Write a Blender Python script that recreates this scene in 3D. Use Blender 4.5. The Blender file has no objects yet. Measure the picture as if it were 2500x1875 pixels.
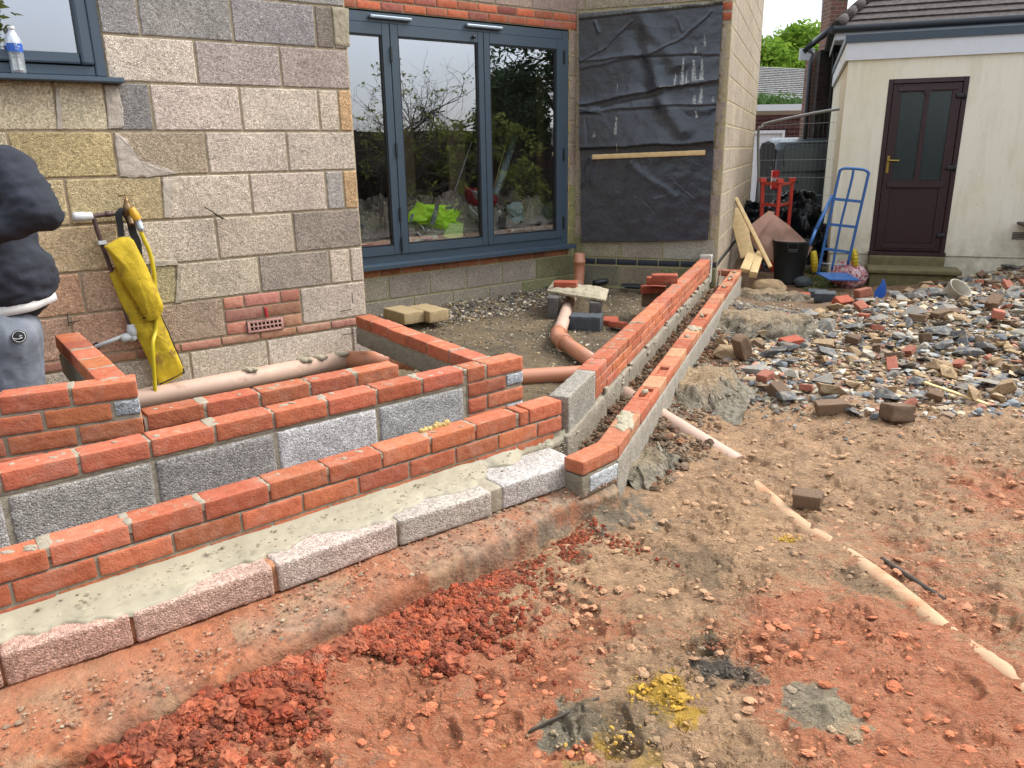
import bpy, math, random
import numpy as np
from mathutils import Matrix, Vector
random.seed(7); RNG = np.random.default_rng(7)
R = math.radians
col = bpy.context.scene.collection
sc = bpy.context.scene

# ------------------------------------------------------------------ camera
FPX, PITCH, ROLL, CAMZ = 1884.5, R(16.82), R(-0.91), 1.60
cam = bpy.data.cameras.new("Camera"); camo = bpy.data.objects.new("Camera", cam); col.objects.link(camo)
cam.sensor_width = 36; cam.lens = 36 * FPX / 2500; cam.clip_start = .05; cam.clip_end = 2000
fw = Vector((0, math.cos(PITCH), -math.sin(PITCH))); up0 = Vector((0, math.sin(PITCH), math.cos(PITCH)))
c_, s_ = math.cos(ROLL), math.sin(ROLL)
rt = Vector((1, 0, 0)) * c_ + up0 * s_; up = Vector((1, 0, 0)) * -s_ + up0 * c_
M = Matrix.Identity(4)
for i in range(3): M[i][0], M[i][1], M[i][2] = rt[i], up[i], -fw[i]
M[2][3] = CAMZ
camo.matrix_world = M
sc.camera = camo

# ------------------------------------------------------------------ world, sun, exposure
SUN_EL, SUN_AZ = R(48), R(72)
w = bpy.data.worlds.new("World"); sc.world = w; w.use_nodes = True
nt = w.node_tree; nt.nodes.clear()
out = nt.nodes.new('ShaderNodeOutputWorld'); bg = nt.nodes.new('ShaderNodeBackground')
sky = nt.nodes.new('ShaderNodeTexSky'); sky.sky_type = 'NISHITA'; sky.sun_disc = False
sky.sun_elevation = SUN_EL; sky.sun_rotation = SUN_AZ; sky.air_density = 1.0; sky.dust_density = 1.2; sky.ozone_density = 1.0
hs = nt.nodes.new('ShaderNodeHueSaturation'); hs.inputs['Saturation'].default_value = .30
nz = nt.nodes.new('ShaderNodeTexNoise'); nz.inputs['Scale'].default_value = 2.2; nz.inputs['Detail'].default_value = 5
cr = nt.nodes.new('ShaderNodeMapRange'); cr.inputs[1].default_value = .3; cr.inputs[2].default_value = .7; cr.inputs[3].default_value = .8; cr.inputs[4].default_value = 1.2
mx = nt.nodes.new('ShaderNodeMix'); mx.data_type = 'RGBA'; mx.blend_type = 'MULTIPLY'; mx.inputs[0].default_value = 1
tc = nt.nodes.new('ShaderNodeTexCoord')
nt.links.new(tc.outputs['Generated'], nz.inputs['Vector'])
nt.links.new(nz.outputs['Fac'], cr.inputs[0]); nt.links.new(sky.outputs[0], hs.inputs['Color'])
nt.links.new(hs.outputs[0], mx.inputs[6]); nt.links.new(cr.outputs[0], mx.inputs[7])
sx = nt.nodes.new('ShaderNodeSeparateXYZ'); gr = nt.nodes.new('ShaderNodeMapRange'); mx2 = nt.nodes.new('ShaderNodeMix'); mx2.data_type = 'RGBA'; mx2.blend_type = 'MULTIPLY'; mx2.inputs[0].default_value = 1
gr.inputs[1].default_value = 0; gr.inputs[2].default_value = .8; gr.inputs[3].default_value = .40; gr.inputs[4].default_value = 1.9
nt.links.new(tc.outputs['Generated'], sx.inputs[0]); nt.links.new(sx.outputs[2], gr.inputs[0]); nt.links.new(mx.outputs[2], mx2.inputs[6]); nt.links.new(gr.outputs[0], mx2.inputs[7])
nt.links.new(mx2.outputs[2], bg.inputs['Color']); bg.inputs['Strength'].default_value = .15
nt.links.new(bg.outputs[0], out.inputs[0])
sun = bpy.data.lights.new("Sun", 'SUN'); sun.energy = 1.25; sun.angle = R(24); sun.color = (1, .97, .92)
so = bpy.data.objects.new("Sun", sun); col.objects.link(so)
sdir = Vector((math.sin(SUN_AZ) * math.cos(SUN_EL), math.cos(SUN_AZ) * math.cos(SUN_EL), math.sin(SUN_EL)))
so.rotation_euler = sdir.to_track_quat('Z', 'Y').to_euler()
sc.view_settings.view_transform = 'Standard'; sc.view_settings.look = 'None'
sc.view_settings.exposure = 1.32; sc.view_settings.gamma = 1.0
sc.render.resolution_x, sc.render.resolution_y = 1024, 768
sc.cycles.max_bounces = 8; sc.cycles.transparent_max_bounces = 12; sc.cycles.diffuse_bounces = 4

# ------------------------------------------------------------------ measuring helpers: photo points (2500 px wide) to points on real planes
CR_, SR_ = math.cos(ROLL), math.sin(ROLL)
def ray(P):
    x = (P[0] - 1250) / FPX; y = -(P[1] - 937.5) / FPX
    x, y = CR_ * x - SR_ * y, SR_ * x + CR_ * y
    return np.array([x, math.cos(PITCH) + y * math.sin(PITCH), -math.sin(PITCH) + y * math.cos(PITCH)])
def gz(P, z=0.0):
    r = ray(P); q = r * ((z - CAMZ) / r[2]); return np.array([q[0], q[1], z])
def onp(P, X, az):
    r = ray(P); n = np.array([math.cos(R(az)), -math.sin(R(az))])
    k = (n @ np.array(X[:2])) / (n @ r[:2]); q = r * k; return np.array([q[0], q[1], q[2] + CAMZ])
def yp(P, y):
    r = ray(P); q = r * (y / r[1]); return np.array([q[0], q[1], q[2] + CAMZ])
K = 1.1302
def D(x, y): return (x * K, y * K)
def azv(a): return np.array([math.sin(R(a)), math.cos(R(a)), 0.0])
def lerp(a, b, t): return np.array(a) * (1 - t) + np.array(b) * t
def S(r, g, b, k=.62):
    f = lambda c: ((c / 255) / 12.92 if c / 255 <= .04045 else ((c / 255 + .055) / 1.055) ** 2.4) * k
    return (f(r), f(g), f(b), 1.0)

# ------------------------------------------------------------------ numpy noise
_P = np.random.default_rng(3).permutation(256); _P = np.concatenate([_P, _P, _P])
_G = np.random.default_rng(4).normal(size=(256, 3)); _G /= np.linalg.norm(_G, axis=1)[:, None]
def pn(p, seed=0):
    p = np.asarray(p, float) + seed * 17.31; i = np.floor(p).astype(int); f = p - i; i &= 255
    u = f * f * f * (f * (f * 6 - 15) + 10); res = np.zeros(len(p))
    for dx in (0, 1):
        for dy in (0, 1):
            for dz in (0, 1):
                h = _P[_P[_P[(i[:, 0] + dx) & 255] + ((i[:, 1] + dy) & 255)] + ((i[:, 2] + dz) & 255)]
                g = _G[h]; d = f - np.array([dx, dy, dz])
                wt = (u[:, 0] if dx else 1 - u[:, 0]) * (u[:, 1] if dy else 1 - u[:, 1]) * (u[:, 2] if dz else 1 - u[:, 2])
                res += wt * (g * d).sum(1)
    return res * 1.5
def fbm(p, oct=4, seed=0, lac=2.0, gain=.5):
    p = np.asarray(p, float); a = 1; r = 0; 
    for o in range(oct): r = r + a * pn(p, seed + o * 3.7); p = p * lac; a *= gain
    return r
def sst(a, b, x): t = np.clip((x - a) / (b - a), 0, 1); return t * t * (3 - 2 * t)

# ------------------------------------------------------------------ mesh builder
class MB:
    def __init__(s): s.v = []; s.f = []; s.m = []; s.c = []; s.s = []; s.n = 0
    def add(s, V, F, c=(1, 1, 1, 1), m=0, sm=False):
        V = np.asarray(V, float).reshape(-1, 3)
        if not isinstance(F, list): F = [F]
        for q in F:
            q = np.asarray(q, int)
            if len(q): s.f.append(q + s.n); s.m.append(np.full(len(q), m) if np.isscalar(m) else np.asarray(m)); s.s.append(np.full(len(q), sm and q.shape[1] < 6))
        c = np.asarray(c, float); s.c.append(np.tile(c, (len(V), 1)) if c.ndim == 1 else c)
        s.v.append(V); s.n += len(V); return s
    def build(s, name, mats, parent=None, smooth=False):
        me = bpy.data.meshes.new(name); V = np.concatenate(s.v); base = np.zeros(3)
        if parent is None: base = np.array([(V[:, 0].min() + V[:, 0].max()) / 2, (V[:, 1].min() + V[:, 1].max()) / 2, V[:, 2].min()]); V = V - base
        me.vertices.add(len(V)); me.vertices.foreach_set('co', V.ravel())
        tot = np.concatenate([np.full(len(q), q.shape[1]) for q in s.f]); lv = np.concatenate([q.ravel() for q in s.f])
        me.loops.add(len(lv)); me.loops.foreach_set('vertex_index', lv)
        me.polygons.add(len(tot)); st = np.concatenate([[0], np.cumsum(tot)[:-1]])
        me.polygons.foreach_set('loop_start', st); me.polygons.foreach_set('loop_total', tot)
        me.polygons.foreach_set('material_index', np.concatenate(s.m))
        me.polygons.foreach_set('use_smooth', np.ones(len(tot), bool) if smooth else np.concatenate(s.s).astype(bool))
        ca = me.color_attributes.new('Col', 'FLOAT_COLOR', 'POINT'); ca.data.foreach_set('color', np.concatenate(s.c).ravel())
        me.update(calc_edges=True); me.validate()
        for m in (mats if isinstance(mats, (list, tuple)) else [mats]): me.materials.append(m)
        o = bpy.data.objects.new(name, me); col.objects.link(o)
        if parent:
            o.parent = parent; q = parent; l = Vector((0, 0, 0))
            while q is not None: l += q.location; q = q.parent
            o.location = -l
        else: o.location = Vector(base)
        return o
    # --- shapes
    def box(s, o, ex, ey, ez, c=(1, 1, 1, 1), m=0):
        "plain box: corner o and three edge vectors"
        o, ex, ey, ez = map(lambda a: np.array(a, float), (o, ex, ey, ez))
        V = [o, o + ex, o + ex + ey, o + ey, o + ez, o + ex + ez, o + ex + ey + ez, o + ey + ez]
        F = np.array([[0, 3, 2, 1], [4, 5, 6, 7], [0, 1, 5, 4], [1, 2, 6, 5], [2, 3, 7, 6], [3, 0, 4, 7]])
        if np.dot(np.cross(ex, ey), ez) < 0: F = F[:, ::-1]
        return s.add(V, F, c, m)
    def rbox(s, o, ex, ey, ez, n=(8, 4, 3), r=.004, amp=.002, sc=40, c=(1, 1, 1, 1), m=0, seed=0, amp2=0, sc2=8, sm=None):
        "box with rounded, worn surface; o corner, ex/ey/ez edge vectors"
        o, ex, ey, ez = map(lambda a: np.array(a, float), (o, ex, ey, ez))
        L = np.array([np.linalg.norm(ex), np.linalg.norm(ey), np.linalg.norm(ez)]); U = np.array([ex / L[0], ey / L[1], ez / L[2]])
        T, F = topo(*n); h = L / 2; r = min(r, h.min() * .8)
        P = np.empty(T.shape)
        for a in range(3):
            g = np.concatenate([[-h[a]], np.linspace(-h[a] + r, h[a] - r, n[a] - 1), [h[a]]]); P[:, a] = g[T[:, a]]
        q = np.clip(P, -(h - r), h - r); d = P - q; l = np.linalg.norm(d, axis=1); k = l > 1e-9
        P[k] = q[k] + d[k] / l[k][:, None] * r
        nrm = d.copy(); nrm[~k] = 0; nrm = nrm / np.maximum(l, 1e-9)[:, None]
        W = o + ex / 2 + ey / 2 + ez / 2 + P @ U; N = nrm @ U
        if amp: W = W + N * (fbm(W * sc, 3, seed)[:, None] * amp)
        if amp2: W = W + N * (fbm(W * sc2, 2, seed + 5)[:, None] * amp2)
        if np.linalg.det(U) < 0: F = F[:, ::-1]
        return s.add(W, F, c, m, (amp > 0) if sm is None else sm)
    def tube(s, path, r, seg=12, c=(1, 1, 1, 1), m=0, caps=True, closed=False):
        P = np.array(path, float); n = len(P); rr = np.full(n, r) if np.isscalar(r) else np.array(r, float)
        t = np.gradient(P, axis=0); t /= np.maximum(np.linalg.norm(t, axis=1), 1e-9)[:, None]
        a = np.array([0, 0, 1.0]) if abs(t[0][2]) < .9 else np.array([1.0, 0, 0]); u = np.cross(t[0], a); u /= np.linalg.norm(u)
        V = []
        for i in range(n):
            u = u - t[i] * (u @ t[i]); u /= max(np.linalg.norm(u), 1e-9); w_ = np.cross(t[i], u)
            th = np.arange(seg) * 2 * math.pi / seg
            V.append(P[i] + rr[i] * (np.cos(th)[:, None] * u + np.sin(th)[:, None] * w_))
        V = np.concatenate(V); F = []
        for i in range(n - 1):
            a0 = i * seg; j = np.arange(seg); k = (j + 1) % seg
            F.append(np.stack([a0 + j, a0 + k, a0 + seg + k, a0 + seg + j], 1))
        F = [np.concatenate(F)]
        if caps: F += [np.arange(seg)[::-1][None], (np.arange(seg) + (n - 1) * seg)[None]]
        return s.add(V, F, c, m, True)
    def lathe(s, o, prof, seg=24, axis=(0, 0, 1), c=(1, 1, 1, 1), m=0):
        ax = np.array(axis, float); ax /= np.linalg.norm(ax); a = np.array([1.0, 0, 0]) if abs(ax[0]) < .9 else np.array([0, 1.0, 0])
        u = np.cross(ax, a); u /= np.linalg.norm(u); w_ = np.cross(ax, u); V = []; th = np.arange(seg) * 2 * math.pi / seg
        for (rad, z) in prof: V.append(np.array(o) + ax * z + rad * (np.cos(th)[:, None] * u + np.sin(th)[:, None] * w_))
        F = []
        for i in range(len(prof) - 1):
            j = np.arange(seg); k = (j + 1) % seg; F.append(np.stack([i * seg + j, i * seg + k, i * seg + seg + k, i * seg + seg + j], 1))
        return s.add(np.concatenate(V), np.concatenate(F), c, m, True)
    def grid(s, P, c=(1, 1, 1, 1), m=0, flip=False):
        "P (a,b,3) array of points"
        a, b = P.shape[:2]; i = np.arange(a * b).reshape(a, b)
        F = np.stack([i[:-1, :-1], i[1:, :-1], i[1:, 1:], i[:-1, 1:]], -1).reshape(-1, 4)
        if flip: F = F[:, ::-1]
        if not isinstance(c, tuple): c = np.asarray(c).reshape(-1, 4)
        return s.add(P.reshape(-1, 3), F, c, m)
    def prism(s, pts, h, c=(1, 1, 1, 1), m=0):
        "polygon (list of 3D points) swept by vector h"
        P = np.array(pts, float); n = len(P); V = np.concatenate([P, P + np.array(h)]); j = np.arange(n); k = (j + 1) % n
        return s.add(V, [np.arange(n)[::-1][None], (np.arange(n) + n)[None], np.stack([j, k, k + n, j + n], 1)], c, m)
_T = {}
def topo(nx, ny, nz):
    key = (nx, ny, nz)
    if key in _T: return _T[key]
    ids = {}; V = []; F = []
    def vid(p):
        if p not in ids: ids[p] = len(V); V.append(p)
        return ids[p]
    N = (nx, ny, nz)
    for a in range(3):
        b, c = (a + 1) % 3, (a + 2) % 3
        for side in (0, N[a]):
            for i in range(N[b]):
                for j in range(N[c]):
                    q = []
                    for di, dj in ((0, 0), (1, 0), (1, 1), (0, 1)):
                        p = [0, 0, 0]; p[a] = side; p[b] = i + di; p[c] = j + dj; q.append(vid(tuple(p)))
                    F.append(q if side else q[::-1])
    _T[key] = (np.array(V), np.array(F)); return _T[key]

# ------------------------------------------------------------------ objects and tags
def tag(o, label=None, cat=None, group=None, kind=None):
    if label: o['label'] = label
    if cat: o['category'] = cat
    if group: o['group'] = group
    if kind: o['kind'] = kind
    return o
def thing(name, loc, label, cat, group=None):
    o = bpy.data.objects.new(name, None); col.objects.link(o); o.location = Vector([float(a) for a in loc]); o.empty_display_size = .1
    return tag(o, label, cat, group)

# ------------------------------------------------------------------ materials
class NT:
    def __init__(s, name):
        s.m = bpy.data.materials.new(name); s.m.use_nodes = True; s.t = s.m.node_tree; s.t.nodes.clear()
        s.o = s.t.nodes.new('ShaderNodeOutputMaterial')
    def put(s, sock, v):
        if isinstance(v, bpy.types.NodeSocket): s.t.links.new(v, sock)
        elif v is not None: sock.default_value = v
    def N(s, typ, ins=None, **kw):
        n = s.t.nodes.new('ShaderNode' + typ)
        for k, v in kw.items(): setattr(n, k, v)
        for k, v in (ins or {}).items(): s.put(n.inputs[k], v)
        return n
    def pos(s): return s.N('NewGeometry').outputs['Position']
    def obj(s): return s.N('TexCoord').outputs['Object']
    def noise(s, scale, detail=4, rough=.55, vec=None, dist=0):
        return s.N('TexNoise', {'Vector': vec if vec is not None else s.obj(), 'Scale': scale, 'Detail': detail, 'Roughness': rough, 'Distortion': dist}).outputs['Fac']
    def vor(s, scale, vec=None, feature='F1', out='Distance', rnd=1):
        return s.N('TexVoronoi', {'Vector': vec if vec is not None else s.obj(), 'Scale': scale, 'Randomness': rnd}, feature=feature).outputs[out]
    def mr(s, v, a, b, c=0, d=1): return s.N('MapRange', {0: v, 1: a, 2: b, 3: c, 4: d}).outputs[0]
    def mix(s, f, a, b, mode='MIX'):
        n = s.N('Mix', None, data_type='RGBA', blend_type=mode); s.put(n.inputs[0], f); s.put(n.inputs[6], a); s.put(n.inputs[7], b); return n.outputs[2]
    def math(s, op, a, b=None):
        n = s.N('Math', None, operation=op); s.put(n.inputs[0], a)
        if b is not None: s.put(n.inputs[1], b)
        return n.outputs[0]
    def attr(s, name='Col'): return s.N('Attribute', None, attribute_name=name).outputs['Color']
    def nz(s): return s.N('SeparateXYZ', {0: s.N('NewGeometry').outputs['Normal']}).outputs[2]
    def bump(s, h, strength=.5, dist=.01, nrm=None):
        return s.N('Bump', {'Height': h, 'Strength': strength, 'Distance': dist, 'Normal': nrm}).outputs[0]
    def pbsdf(s, color, rough=.8, normal=None, metal=0, spec=.5, **kw):
        ins = {'Base Color': color, 'Roughness': rough, 'Metallic': metal, 'Specular IOR Level': spec}
        ins.update(kw); n = s.N('BsdfPrincipled', ins)
        if normal is not None: s.put(n.inputs['Normal'], normal)
        s.t.links.new(n.outputs[0], s.o.inputs[0]); return n
MT = {}
def simple(name, c, rough=.6, metal=0, var=.15, scale=12, bump=.1, bscale=60, bd=.003, spec=.5, vtx=False, rnd=0, dirt=None):
    t = NT(name); n1 = t.noise(scale, 5)
    base = t.attr() if vtx else c
    if vtx: base = t.mix(1, base, c, 'MULTIPLY')
    k = t.mr(n1, .3, .7, 1 - var, 1 + var); cc = t.mix(1, base, t.N('CombineColor', {0: k, 1: k, 2: k}).outputs[0], 'MULTIPLY')
    if rnd:
        r = t.mr(t.N('ObjectInfo').outputs['Random'], 0, 1, 1 - rnd, 1 + rnd)
        cc = t.mix(1, cc, t.N('CombineColor', {0: r, 1: r, 2: r}).outputs[0], 'MULTIPLY')
    if dirt:
        f = t.mr(t.noise(dirt[1], 6, .65), dirt[2], dirt[2] + .12); cc = t.mix(f, cc, dirt[0])
    t.pbsdf(cc, rough, t.bump(t.noise(bscale, 5, .6), bump, bd), metal, spec); MT[name] = t.m; return t.m

def mat_brick():
    t = NT('red_brick'); p = t.pos(); isl = t.N('NewGeometry').outputs['Random Per Island']
    n = t.noise(35, 6, .65, p); c = t.mix(t.mr(n, .3, .7), (.36, .095, .044, 1), (.50, .160, .080, 1))
    k = t.mr(isl, 0, 1, .78, 1.18); c = t.mix(1, c, t.N('CombineColor', {0: k, 1: k, 2: k}).outputs[0], 'MULTIPLY')
    c = t.mix(1, c, t.attr(), 'MULTIPLY')
    # fine dark pits and pale lime bloom
    pit = t.mr(t.vor(190, p), .05, .16, .45, 1); c = t.mix(t.mr(t.noise(26, 3, .5, p), .5, .62, 0, .7), c, t.mix(1, c, t.N('CombineColor', {0: pit, 1: pit, 2: pit}).outputs[0], 'MULTIPLY'))
    bloom = t.math('MULTIPLY', t.mr(t.noise(9, 6, .7, p, .6), .50, .72), .45); c = t.mix(bloom, c, (.42, .25, .18, 1))
    smear = t.math('MULTIPLY', t.mr(t.noise(16, 7, .75, p, .8), .57, .66), t.mr(t.nz(), .6, .95)); c = t.mix(t.math('MULTIPLY', smear, .75), c, (.33, .27, .18, 1))
    h = t.math('ADD', t.noise(120, 6, .7, p), t.math('MULTIPLY', t.noise(30, 4, .6, p), 1.5))
    t.pbsdf(c, .88, t.bump(h, .75, .004), spec=.25); MT['brick'] = t.m
def mat_mortar(name='mortar', a=(.27, .23, .165, 1), b=(.38, .33, .245, 1)):
    t = NT(name); p = t.pos(); c = t.mix(t.mr(t.noise(30, 6, .6, p), .3, .7), a, b); c = t.mix(1, c, t.attr(), 'MULTIPLY')
    h = t.math('ADD', t.noise(160, 5, .7, p), t.math('MULTIPLY', t.noise(24, 5, .6, p, .5), 2))
    t.pbsdf(c, .85, t.bump(h, .7, .006), spec=.3); MT[name] = t.m
def mat_block():
    "aggregate concrete block: pebbly light grains with dark pits, tinted by the mesh colour"
    t = NT('aggregate_block'); p = t.pos()
    dv = t.N('VectorMath', {0: p, 1: t.N('TexNoise', {'Vector': p, 'Scale': 40}).outputs['Color']}, operation='ADD').outputs[0]
    wp = t.N('Mix', None, data_type='VECTOR'); t.put(wp.inputs[0], .012); t.put(wp.inputs[4], p); t.put(wp.inputs[5], dv)
    vc = t.N('TexVoronoi', {'Vector': wp.outputs[1], 'Scale': 138}); d = vc.outputs['Distance']
    g = t.mr(t.N('SeparateColor', {0: vc.outputs['Color']}).outputs[0], 0, 1, .72, 1.22)
    c = t.mix(1, t.attr(), t.N('CombineColor', {0: g, 1: g, 2: g}).outputs[0], 'MULTIPLY')
    big = t.mr(t.noise(5, 5, .6, p), .3, .7, .86, 1.14); c = t.mix(1, c, t.N('CombineColor', {0: big, 1: big, 2: big}).outputs[0], 'MULTIPLY')
    edge = t.mr(t.vor(138, wp.outputs[1], 'DISTANCE_TO_EDGE'), .0, .10); pn_ = t.mr(t.noise(75, 4, .65, p), .46, .56)
    pit = t.math('MAXIMUM', edge, t.math('SUBTRACT', 1, pn_)); pit2 = t.mr(t.noise(60, 3, .7, p), .60, .68, 1, 0)
    pit = t.math('MULTIPLY', pit, t.math('ADD', t.math('MULTIPLY', pit2, .6), .4))
    c = t.mix(t.math('SUBTRACT', 1, pit), t.mix(1, c, (1.32, 1.30, 1.26, 1), 'MULTIPLY'), t.mix(1, c, (.55, .50, .46, 1), 'MULTIPLY'))
    h = t.math('ADD', t.math('MULTIPLY', pit, 1.0), t.math('MULTIPLY', d, -.9))
    t.pbsdf(c, .92, t.bump(h, .62, .005), spec=.2); MT['block'] = t.m
mat_brick(); mat_mortar(); mat_block()
mat_mortar('wet_mortar', (.30, .26, .175, 1), (.42, .37, .26, 1))

def mat_ground():
    t = NT('muddy_ground'); p = t.pos(); a = t.attr()
    n = t.noise(7, 8, .65, p, 1.2); k = t.mr(n, .3, .7, .84, 1.62)
    c = t.mix(1, a, t.N('CombineColor', {0: k, 1: k, 2: k}).outputs[0], 'MULTIPLY')
    # red brick dust trodden into the mud, amount in a second attribute
    red = t.N('Attribute', None, attribute_name='Red').outputs['Fac']
    m2 = t.N('Mapping', {0: p, 3: (1, 2.2, 1), 2: (0, 0, .5)}).outputs[0]
    rn = t.math('ADD', t.math('MULTIPLY', t.noise(6, 9, .68, m2, 1.5), .7), t.math('MULTIPLY', t.noise(1.6, 4, .6, p, .6), .3))
    f = t.N('MapRange', {0: t.math('ADD', rn, t.math('SUBTRACT', red, .5)), 1: .46, 2: .60}).outputs[0]
    f = t.math('MULTIPLY', f, t.mr(t.noise(45, 4, .6, p), .25, .7, .55, 1))
    c = t.mix(f, c, t.mix(t.mr(t.noise(15, 5, .6, p), .35, .65), (.56, .155, .06, 1), (.72, .28, .14, 1)))
    g = t.mr(t.noise(3.5, 7, .7, p, .8), .60, .68, 0, .5); c = t.mix(g, c, (.32, .26, .19, 1))
    sp = t.mr(t.vor(70, p), .05, .10, 1, 0); sp = t.math('MULTIPLY', sp, t.mr(t.noise(20, 2, .5, p), .55, .6)); c = t.mix(t.math('MULTIPLY', sp, .6), c, (.5, .42, .32, 1))
    cr_ = t.math('MULTIPLY', t.mr(t.noise(22, 7, .7, p, 2.0), .32, .43, .42, 1), t.mr(t.noise(8, 9, .72, m2, 3.0), .36, .45, .62, 1)); c = t.mix(1, c, t.N('CombineColor', {0: cr_, 1: cr_, 2: cr_}).outputs[0], 'MULTIPLY')
    rid = t.noise(20, 8, .7, m2, 2.2); vcr = t.mr(t.vor(9, t.N('VectorMath', {0: m2, 1: t.N('TexNoise', {'Vector': p, 'Scale': 9, 'Detail': 6}).outputs['Color']}, operation='ADD').outputs[0], 'DISTANCE_TO_EDGE'), 0, .05); vm = t.mr(t.noise(3, 3, .5, p), .45, .6)
    pl = t.mr(t.noise(13, 6, .65, m2, 1.2), .42, .56)
    h = t.math('ADD', t.math('MULTIPLY', rid, 2.0), t.math('ADD', t.math('MULTIPLY', t.noise(95, 5, .7, p, .6), .8), t.math('ADD', t.math('MULTIPLY', t.math('MULTIPLY', vcr, vm), .55), t.math('MULTIPLY', pl, .75))))
    t.pbsdf(c, t.mr(t.noise(5, 4, .5, p), .3, .7, .55, .85), t.bump(h, .9, .028), spec=.35); MT['ground'] = t.m
mat_ground()

simple('anthracite_frame', S(66, 82, 95, .75), .42, 0, .05, 5, .03, 300, .0005)
simple('black_seal', (.008, .009, .01, 1), .5)
simple('grey_aluminium', (.22, .26, .29, 1), .3, .6, .05)
simple('orange_plastic', S(222, 152, 115), .38, 0, .06, 6, .03, 80, .001, dirt=((.34, .25, .18, 1), 9, .60))
simple('dusty_pipe', S(226, 190, 166), .6, 0, .08, 8, .05, 80, .001, dirt=((.36, .22, .15, 1), 11, .57))
simple('yellow_hose', S(235, 210, 40), .45)
simple('white_plastic', S(225, 225, 222), .4, 0, .05, 9)
simple('copper_pipe', S(105, 82, 78), .5, .3, .2, 20)
simple('brass', S(150, 120, 80), .4, .6, .2, 30)
simple('brass_bright', S(215, 180, 90), .3, .8, .1, 30)
simple('yellow_fabric', S(232, 198, 52), .75, 0, .16, 14, .6, 13, .015, spec=.25, dirt=(S(176, 142, 58), 9, .52))
simple('black_fabric', (.012, .013, .015, 1), .8)
simple('dark_polythene', (.028, .037, .05, 1), .34, 0, .15, 6, .25, 26, .006, .55)
simple('maroon_upvc', (.026, .0075, .010, 1), .38, 0, .08, 5, .05, 60, .001)
def mat_render():
    t = NT('painted_render'); p = t.obj(); m_ = t.N('Mapping', {0: p, 3: (3.2, 3.2, .45)}).outputs[0]; c = (.74, .70, .57, 1)
    c = t.mix(t.math('MULTIPLY', t.mr(t.noise(3, 7, .7, m_, .4), .46, .70), .55), c, (.56, .52, .37, 1)); c = t.mix(t.math('MULTIPLY', t.mr(t.noise(1.4, 6, .65, p), .5, .7), .5), c, (.62, .57, .34, 1))
    z = t.N('SeparateXYZ', {0: t.pos()}).outputs[2]; lo = t.math('MULTIPLY', t.mr(z, .1, .75, 1, 0), t.mr(t.noise(6, 7, .7, p), .35, .62)); c = t.mix(t.math('MULTIPLY', lo, .75), c, (.30, .27, .17, 1))
    ck = t.mr(t.noise(9, 9, .75, p, 1.5), .655, .67); c = t.mix(t.math('MULTIPLY', ck, .6), c, (.25, .22, .17, 1))
    t.pbsdf(c, .9, t.bump(t.math('ADD', t.noise(90, 5, .6, p), t.math('MULTIPLY', t.noise(5, 4, .6, p), 2)), .3, .004), spec=.2); MT['render_cream'] = t.m
mat_render()
simple('white_paint', S(235, 238, 242, .72), .45, 0, .03)
simple('blue_paint', (.030, .115, .32, 1), .4, 0, .12, 20)
simple('yellow_rubber', S(235, 205, 50), .7)
simple('red_paint', (.52, .045, .025, 1), .45, 0, .12, 25)
simple('new_timber', S(226, 194, 138, .8), .75, 0, .15, 16, .2, 70, .002)
simple('cardboard', S(218, 176, 155, .95), .85, 0, .10, 5, .1, 50, .002, dirt=(S(95, 75, 62), 4, .62))
simple('bin_rubber', (.022, .025, .026, 1), .55, 0, .25, 10, .2, 50, .002, dirt=(S(110, 105, 98), 6, .66))
simple('concrete_grey', S(165, 155, 138), .92, 0, .2, 14, .8, 60, .012, vtx=True)
simple('cast_concrete', S(176, 150, 124), .92, 0, .30, 26, 1.0, 60, .010, vtx=True, dirt=(S(190, 125, 88), 5, .52))
simple('rough_concrete', S(158, 145, 122), .95, 0, .35, 30, 1.0, 55, .02, vtx=True)
simple('stone_cream', S(200, 188, 155), .9, 0, .25, 30, .5, 70, .006, dirt=(S(120, 105, 60), 8, .55))
simple('navy_brick', (.018, .022, .032, 1), .5, 0, .2, 30)
simple('slate', S(100, 102, 102), .7, 0, .3, 9, .5, 40, .006, rnd=.3, dirt=(S(160, 145, 122), 7, .50))
simple('slate_light', S(158, 155, 146), .8, 0, .22, 9, .5, 40, .006, rnd=.25, dirt=(S(168, 148, 120), 7, .50))
simple('flint_white', S(205, 196, 174), .75, 0, .15, 12, .4, 60, .004, rnd=.15, dirt=(S(175, 150, 110), 14, .60))
simple('sandstone', S(188, 158, 118), .9, 0, .25, 12, .6, 60, .006, rnd=.25, dirt=(S(140, 115, 85), 9, .60))
simple('brick_rubble', S(196, 118, 92), .9, 0, .25, 14, .6, 70, .005, rnd=.25, dirt=(S(175, 150, 125), 9, .55))
simple('brick_bright', S(188, 92, 62), .88, 0, .15, 14, .6, 70, .005, rnd=.15, dirt=(S(175, 150, 125), 9, .58))
simple('brick_brown', S(140, 112, 86), .9, 0, .25, 14, .6, 70, .005, rnd=.2, dirt=(S(170, 150, 120), 12, .60))
simple('dark_stone', S(82, 88, 92), .85, 0, .2, 15, .6, 60, .006)
simple('yellow_block', S(200, 175, 130), .92, 0, .15, 40, .8, 110, .006)
simple('sweatshirt', (.018, .021, .030, 1), .95, 0, .35, 7, .5, 16, .012)
simple('grey_jersey', (.15, .165, .19, 1), .95, 0, .28, 6, .5, 13, .014)
simple('white_cotton', (.62, .61, .58, 1), .9)
simple('skin', (.55, .30, .21, 1), .55)
simple('hair', (.03, .02, .015, 1), .8)
simple('pvc_black', (.014, .016, .018, 1), .38, 0, .1, 20, dirt=((.12, .1, .08, 1), 9, .64))
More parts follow.
